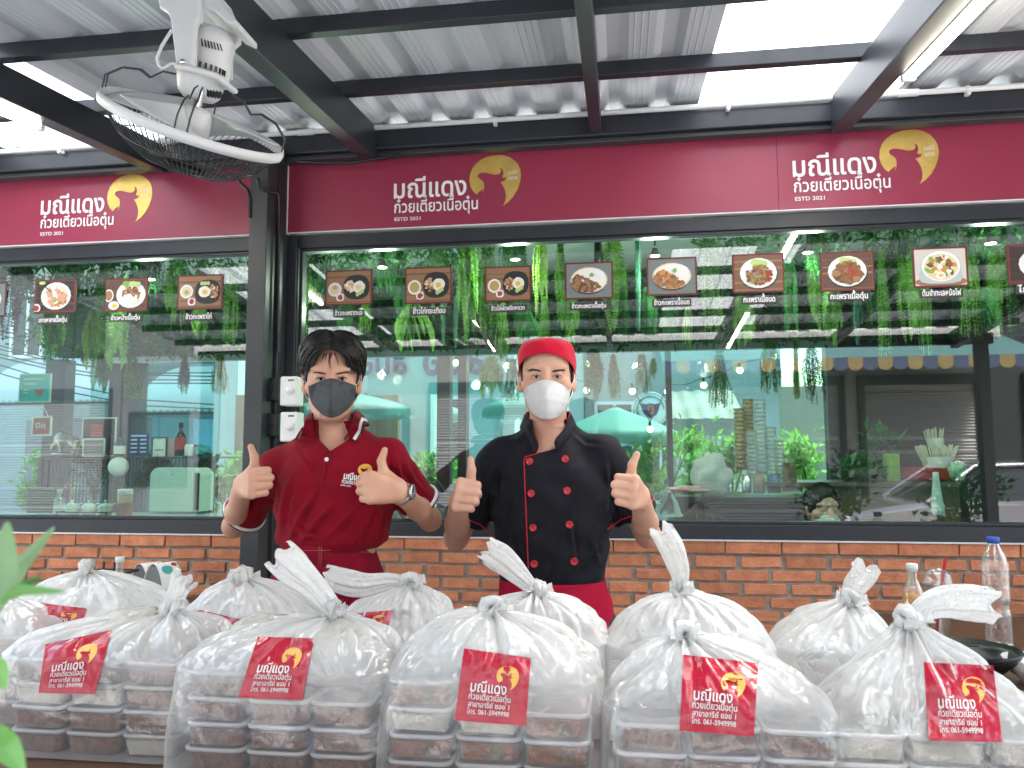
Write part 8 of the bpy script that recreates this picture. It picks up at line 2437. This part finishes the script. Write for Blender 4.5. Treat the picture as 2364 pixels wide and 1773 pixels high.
for i, (u, v, w_, off) in enumerate(((322, 1262, 'farther white arched paper box behind the condiment rack', .10), (352, 1268, 'nearer white arched paper box with teal ovals beside the condiment rack', 0))):
    p = at(u, v, 2.70 + off); p.z = TB; H = at(u, 1216, 2.70 + off).z - TB; Wd = .085; Ln = .15; rot = Matrix.Rotation(-.45, 3, 'Z')
    t = thing('paper_box', w_, 'paper box', p, 'white arched paper boxes')
    G = lambda x, y, z, p=p, rot=rot: p + rot @ Vector((x, y, z))
    def arc(s, H=H): 
        a = pi * s; return (-Ln / 2 * cos(a) * (1 + .15 * (1 - sin(a))), H * sin(a) ** .75)
    MB().grid(lambda s, v: G(arc(s)[0], -Wd / 2 + Wd * v, arc(s)[1] + .001), 30, 4).build('arched_card', mat('white_card', (.72, .72, .71), .5), t, solid=.002)
    mb = MB(); n = 20; mb.add([G(arc(k / n)[0] * .97, -Wd / 2 + .004, arc(k / n)[1] * .97) for k in range(n + 1)], [tuple(range(n + 1))], 0, False)
    mb.add([G(arc(k / n)[0] * .97, Wd / 2 - .004, arc(k / n)[1] * .97) for k in range(n + 1)], [tuple(range(n + 1))], 0, False); mb.build('side_panel', mat('slate_side', (.12, .13, .13), .6), t)
    def oval(s0, v0, r1, r2, m, name):
        mb = MB(); mb.add([(lambda q: G(q[0], -Wd / 2 + Wd * (v0 + r2 * sin(a)), q[1] + .0045))(arc(s0 + r1 * cos(a))) for a in [2 * pi * k / 20 for k in range(20)]], [tuple(range(20))], 0, False); mb.build(name, m, t)
    oval(.34, .45, .05, .26, M_TEAL, 'teal_oval'); oval(.66, .40, .05, .26, M_TEAL, 'teal_oval'); oval(.46, .78, .03, .13, M_REDP, 'red_oval'); oval(.60, .80, .03, .13, M_REDP, 'red_oval')

# ---- plant beside the viewer
M_NEAR = mat('fresh_leaf', (.10, .28, .05), .35, 0, (.16, .36, .09), 20, spec=.6)
M_NEARP = mat('pale_fresh_leaf', (.24, .38, .20), .4, 0, (.17, .33, .12), 12, spec=.6)
pl = thing('potted_plant', 'blurred light green leafy plant cut by the left photo edge', 'plant', (-.50, .52, .95))
def blade(uv, Y, w, m, tip=1.0):
    pts = [at(u, v, Y + dy) for u, v, dy in uv]; n = len(pts) - 1
    def path(s):
        i = min(int(s * n), n - 1); f = s * n - i; return pts[i] * (1 - f) + pts[i + 1] * f
    def fn(u, v):
        c0 = path(v); d = (path(min(1, v + .05)) - path(max(0, v - .05))).normalized(); s = d.cross((c0 - Vector(CAM)).normalized()).normalized()
        k = sin(pi * (v * .93 + .05)) ** .75 * w; return c0 + s * (u - .5) * 2 * k + Vector((0, -1, 0)) * (.35 * k * (1 - abs(2 * u - 1)))
    return MB().grid(fn, 8, 18).build('leaf', m, pl)
blade([(-95, 1420, 0), (-40, 1330, -.01), (5, 1230, -.02), (16, 1128, -.03)], .50, .0105, M_NEARP)
blade([(-80, 1400, 0), (-10, 1310, 0), (50, 1215, .0), (118, 1138, .0)], .52, .0058, M_NEARP)
blade([(-110, 1330, 0), (-30, 1300, -.01), (50, 1274, -.01), (142, 1278, -.01)], .50, .0042, M_NEAR)
blade([(-90, 1320, .02), (-10, 1292, .02), (40, 1268, .02), (92, 1244, .02)], .54, .0046, mat('deep_leaf', (.06, .20, .06), .4))
blade([(-70, 1560, .0), (-20, 1590, .0), (15, 1615, .0), (52, 1668, .0)], .50, .0095, M_NEAR)
blade([(-90, 1420, .0), (-40, 1430, .0), (-5, 1440, .0), (12, 1490, .0)], .50, .007, M_NEAR)
rg = random.Random(12)
for k in range(26):
    u, v = rg.uniform(-320, -60), rg.uniform(1150, 1640); blade([(-260, 1700, .03), (u - 60, v + 70, .02), (u - 20, v + 10, .0), (u + 20, v - 40, 0)], .5 + rg.uniform(-.05, .08), .009, M_NEAR)
q = at(-260, 1700, .53)
MB().tube([(q.x, q.y, .3), (q.x + .005, q.y, .6), q], [.012, .01, .006], 8).build('stem', mat('plant_stem'), pl)
lathe_thing(pl, 'pot', [(0, 0), (.11, 0), (.14, .34), (.15, .36), (.135, .36), (.12, .32), (0, .31)], (q.x, q.y, 0), mat('dark_pot'), 28)
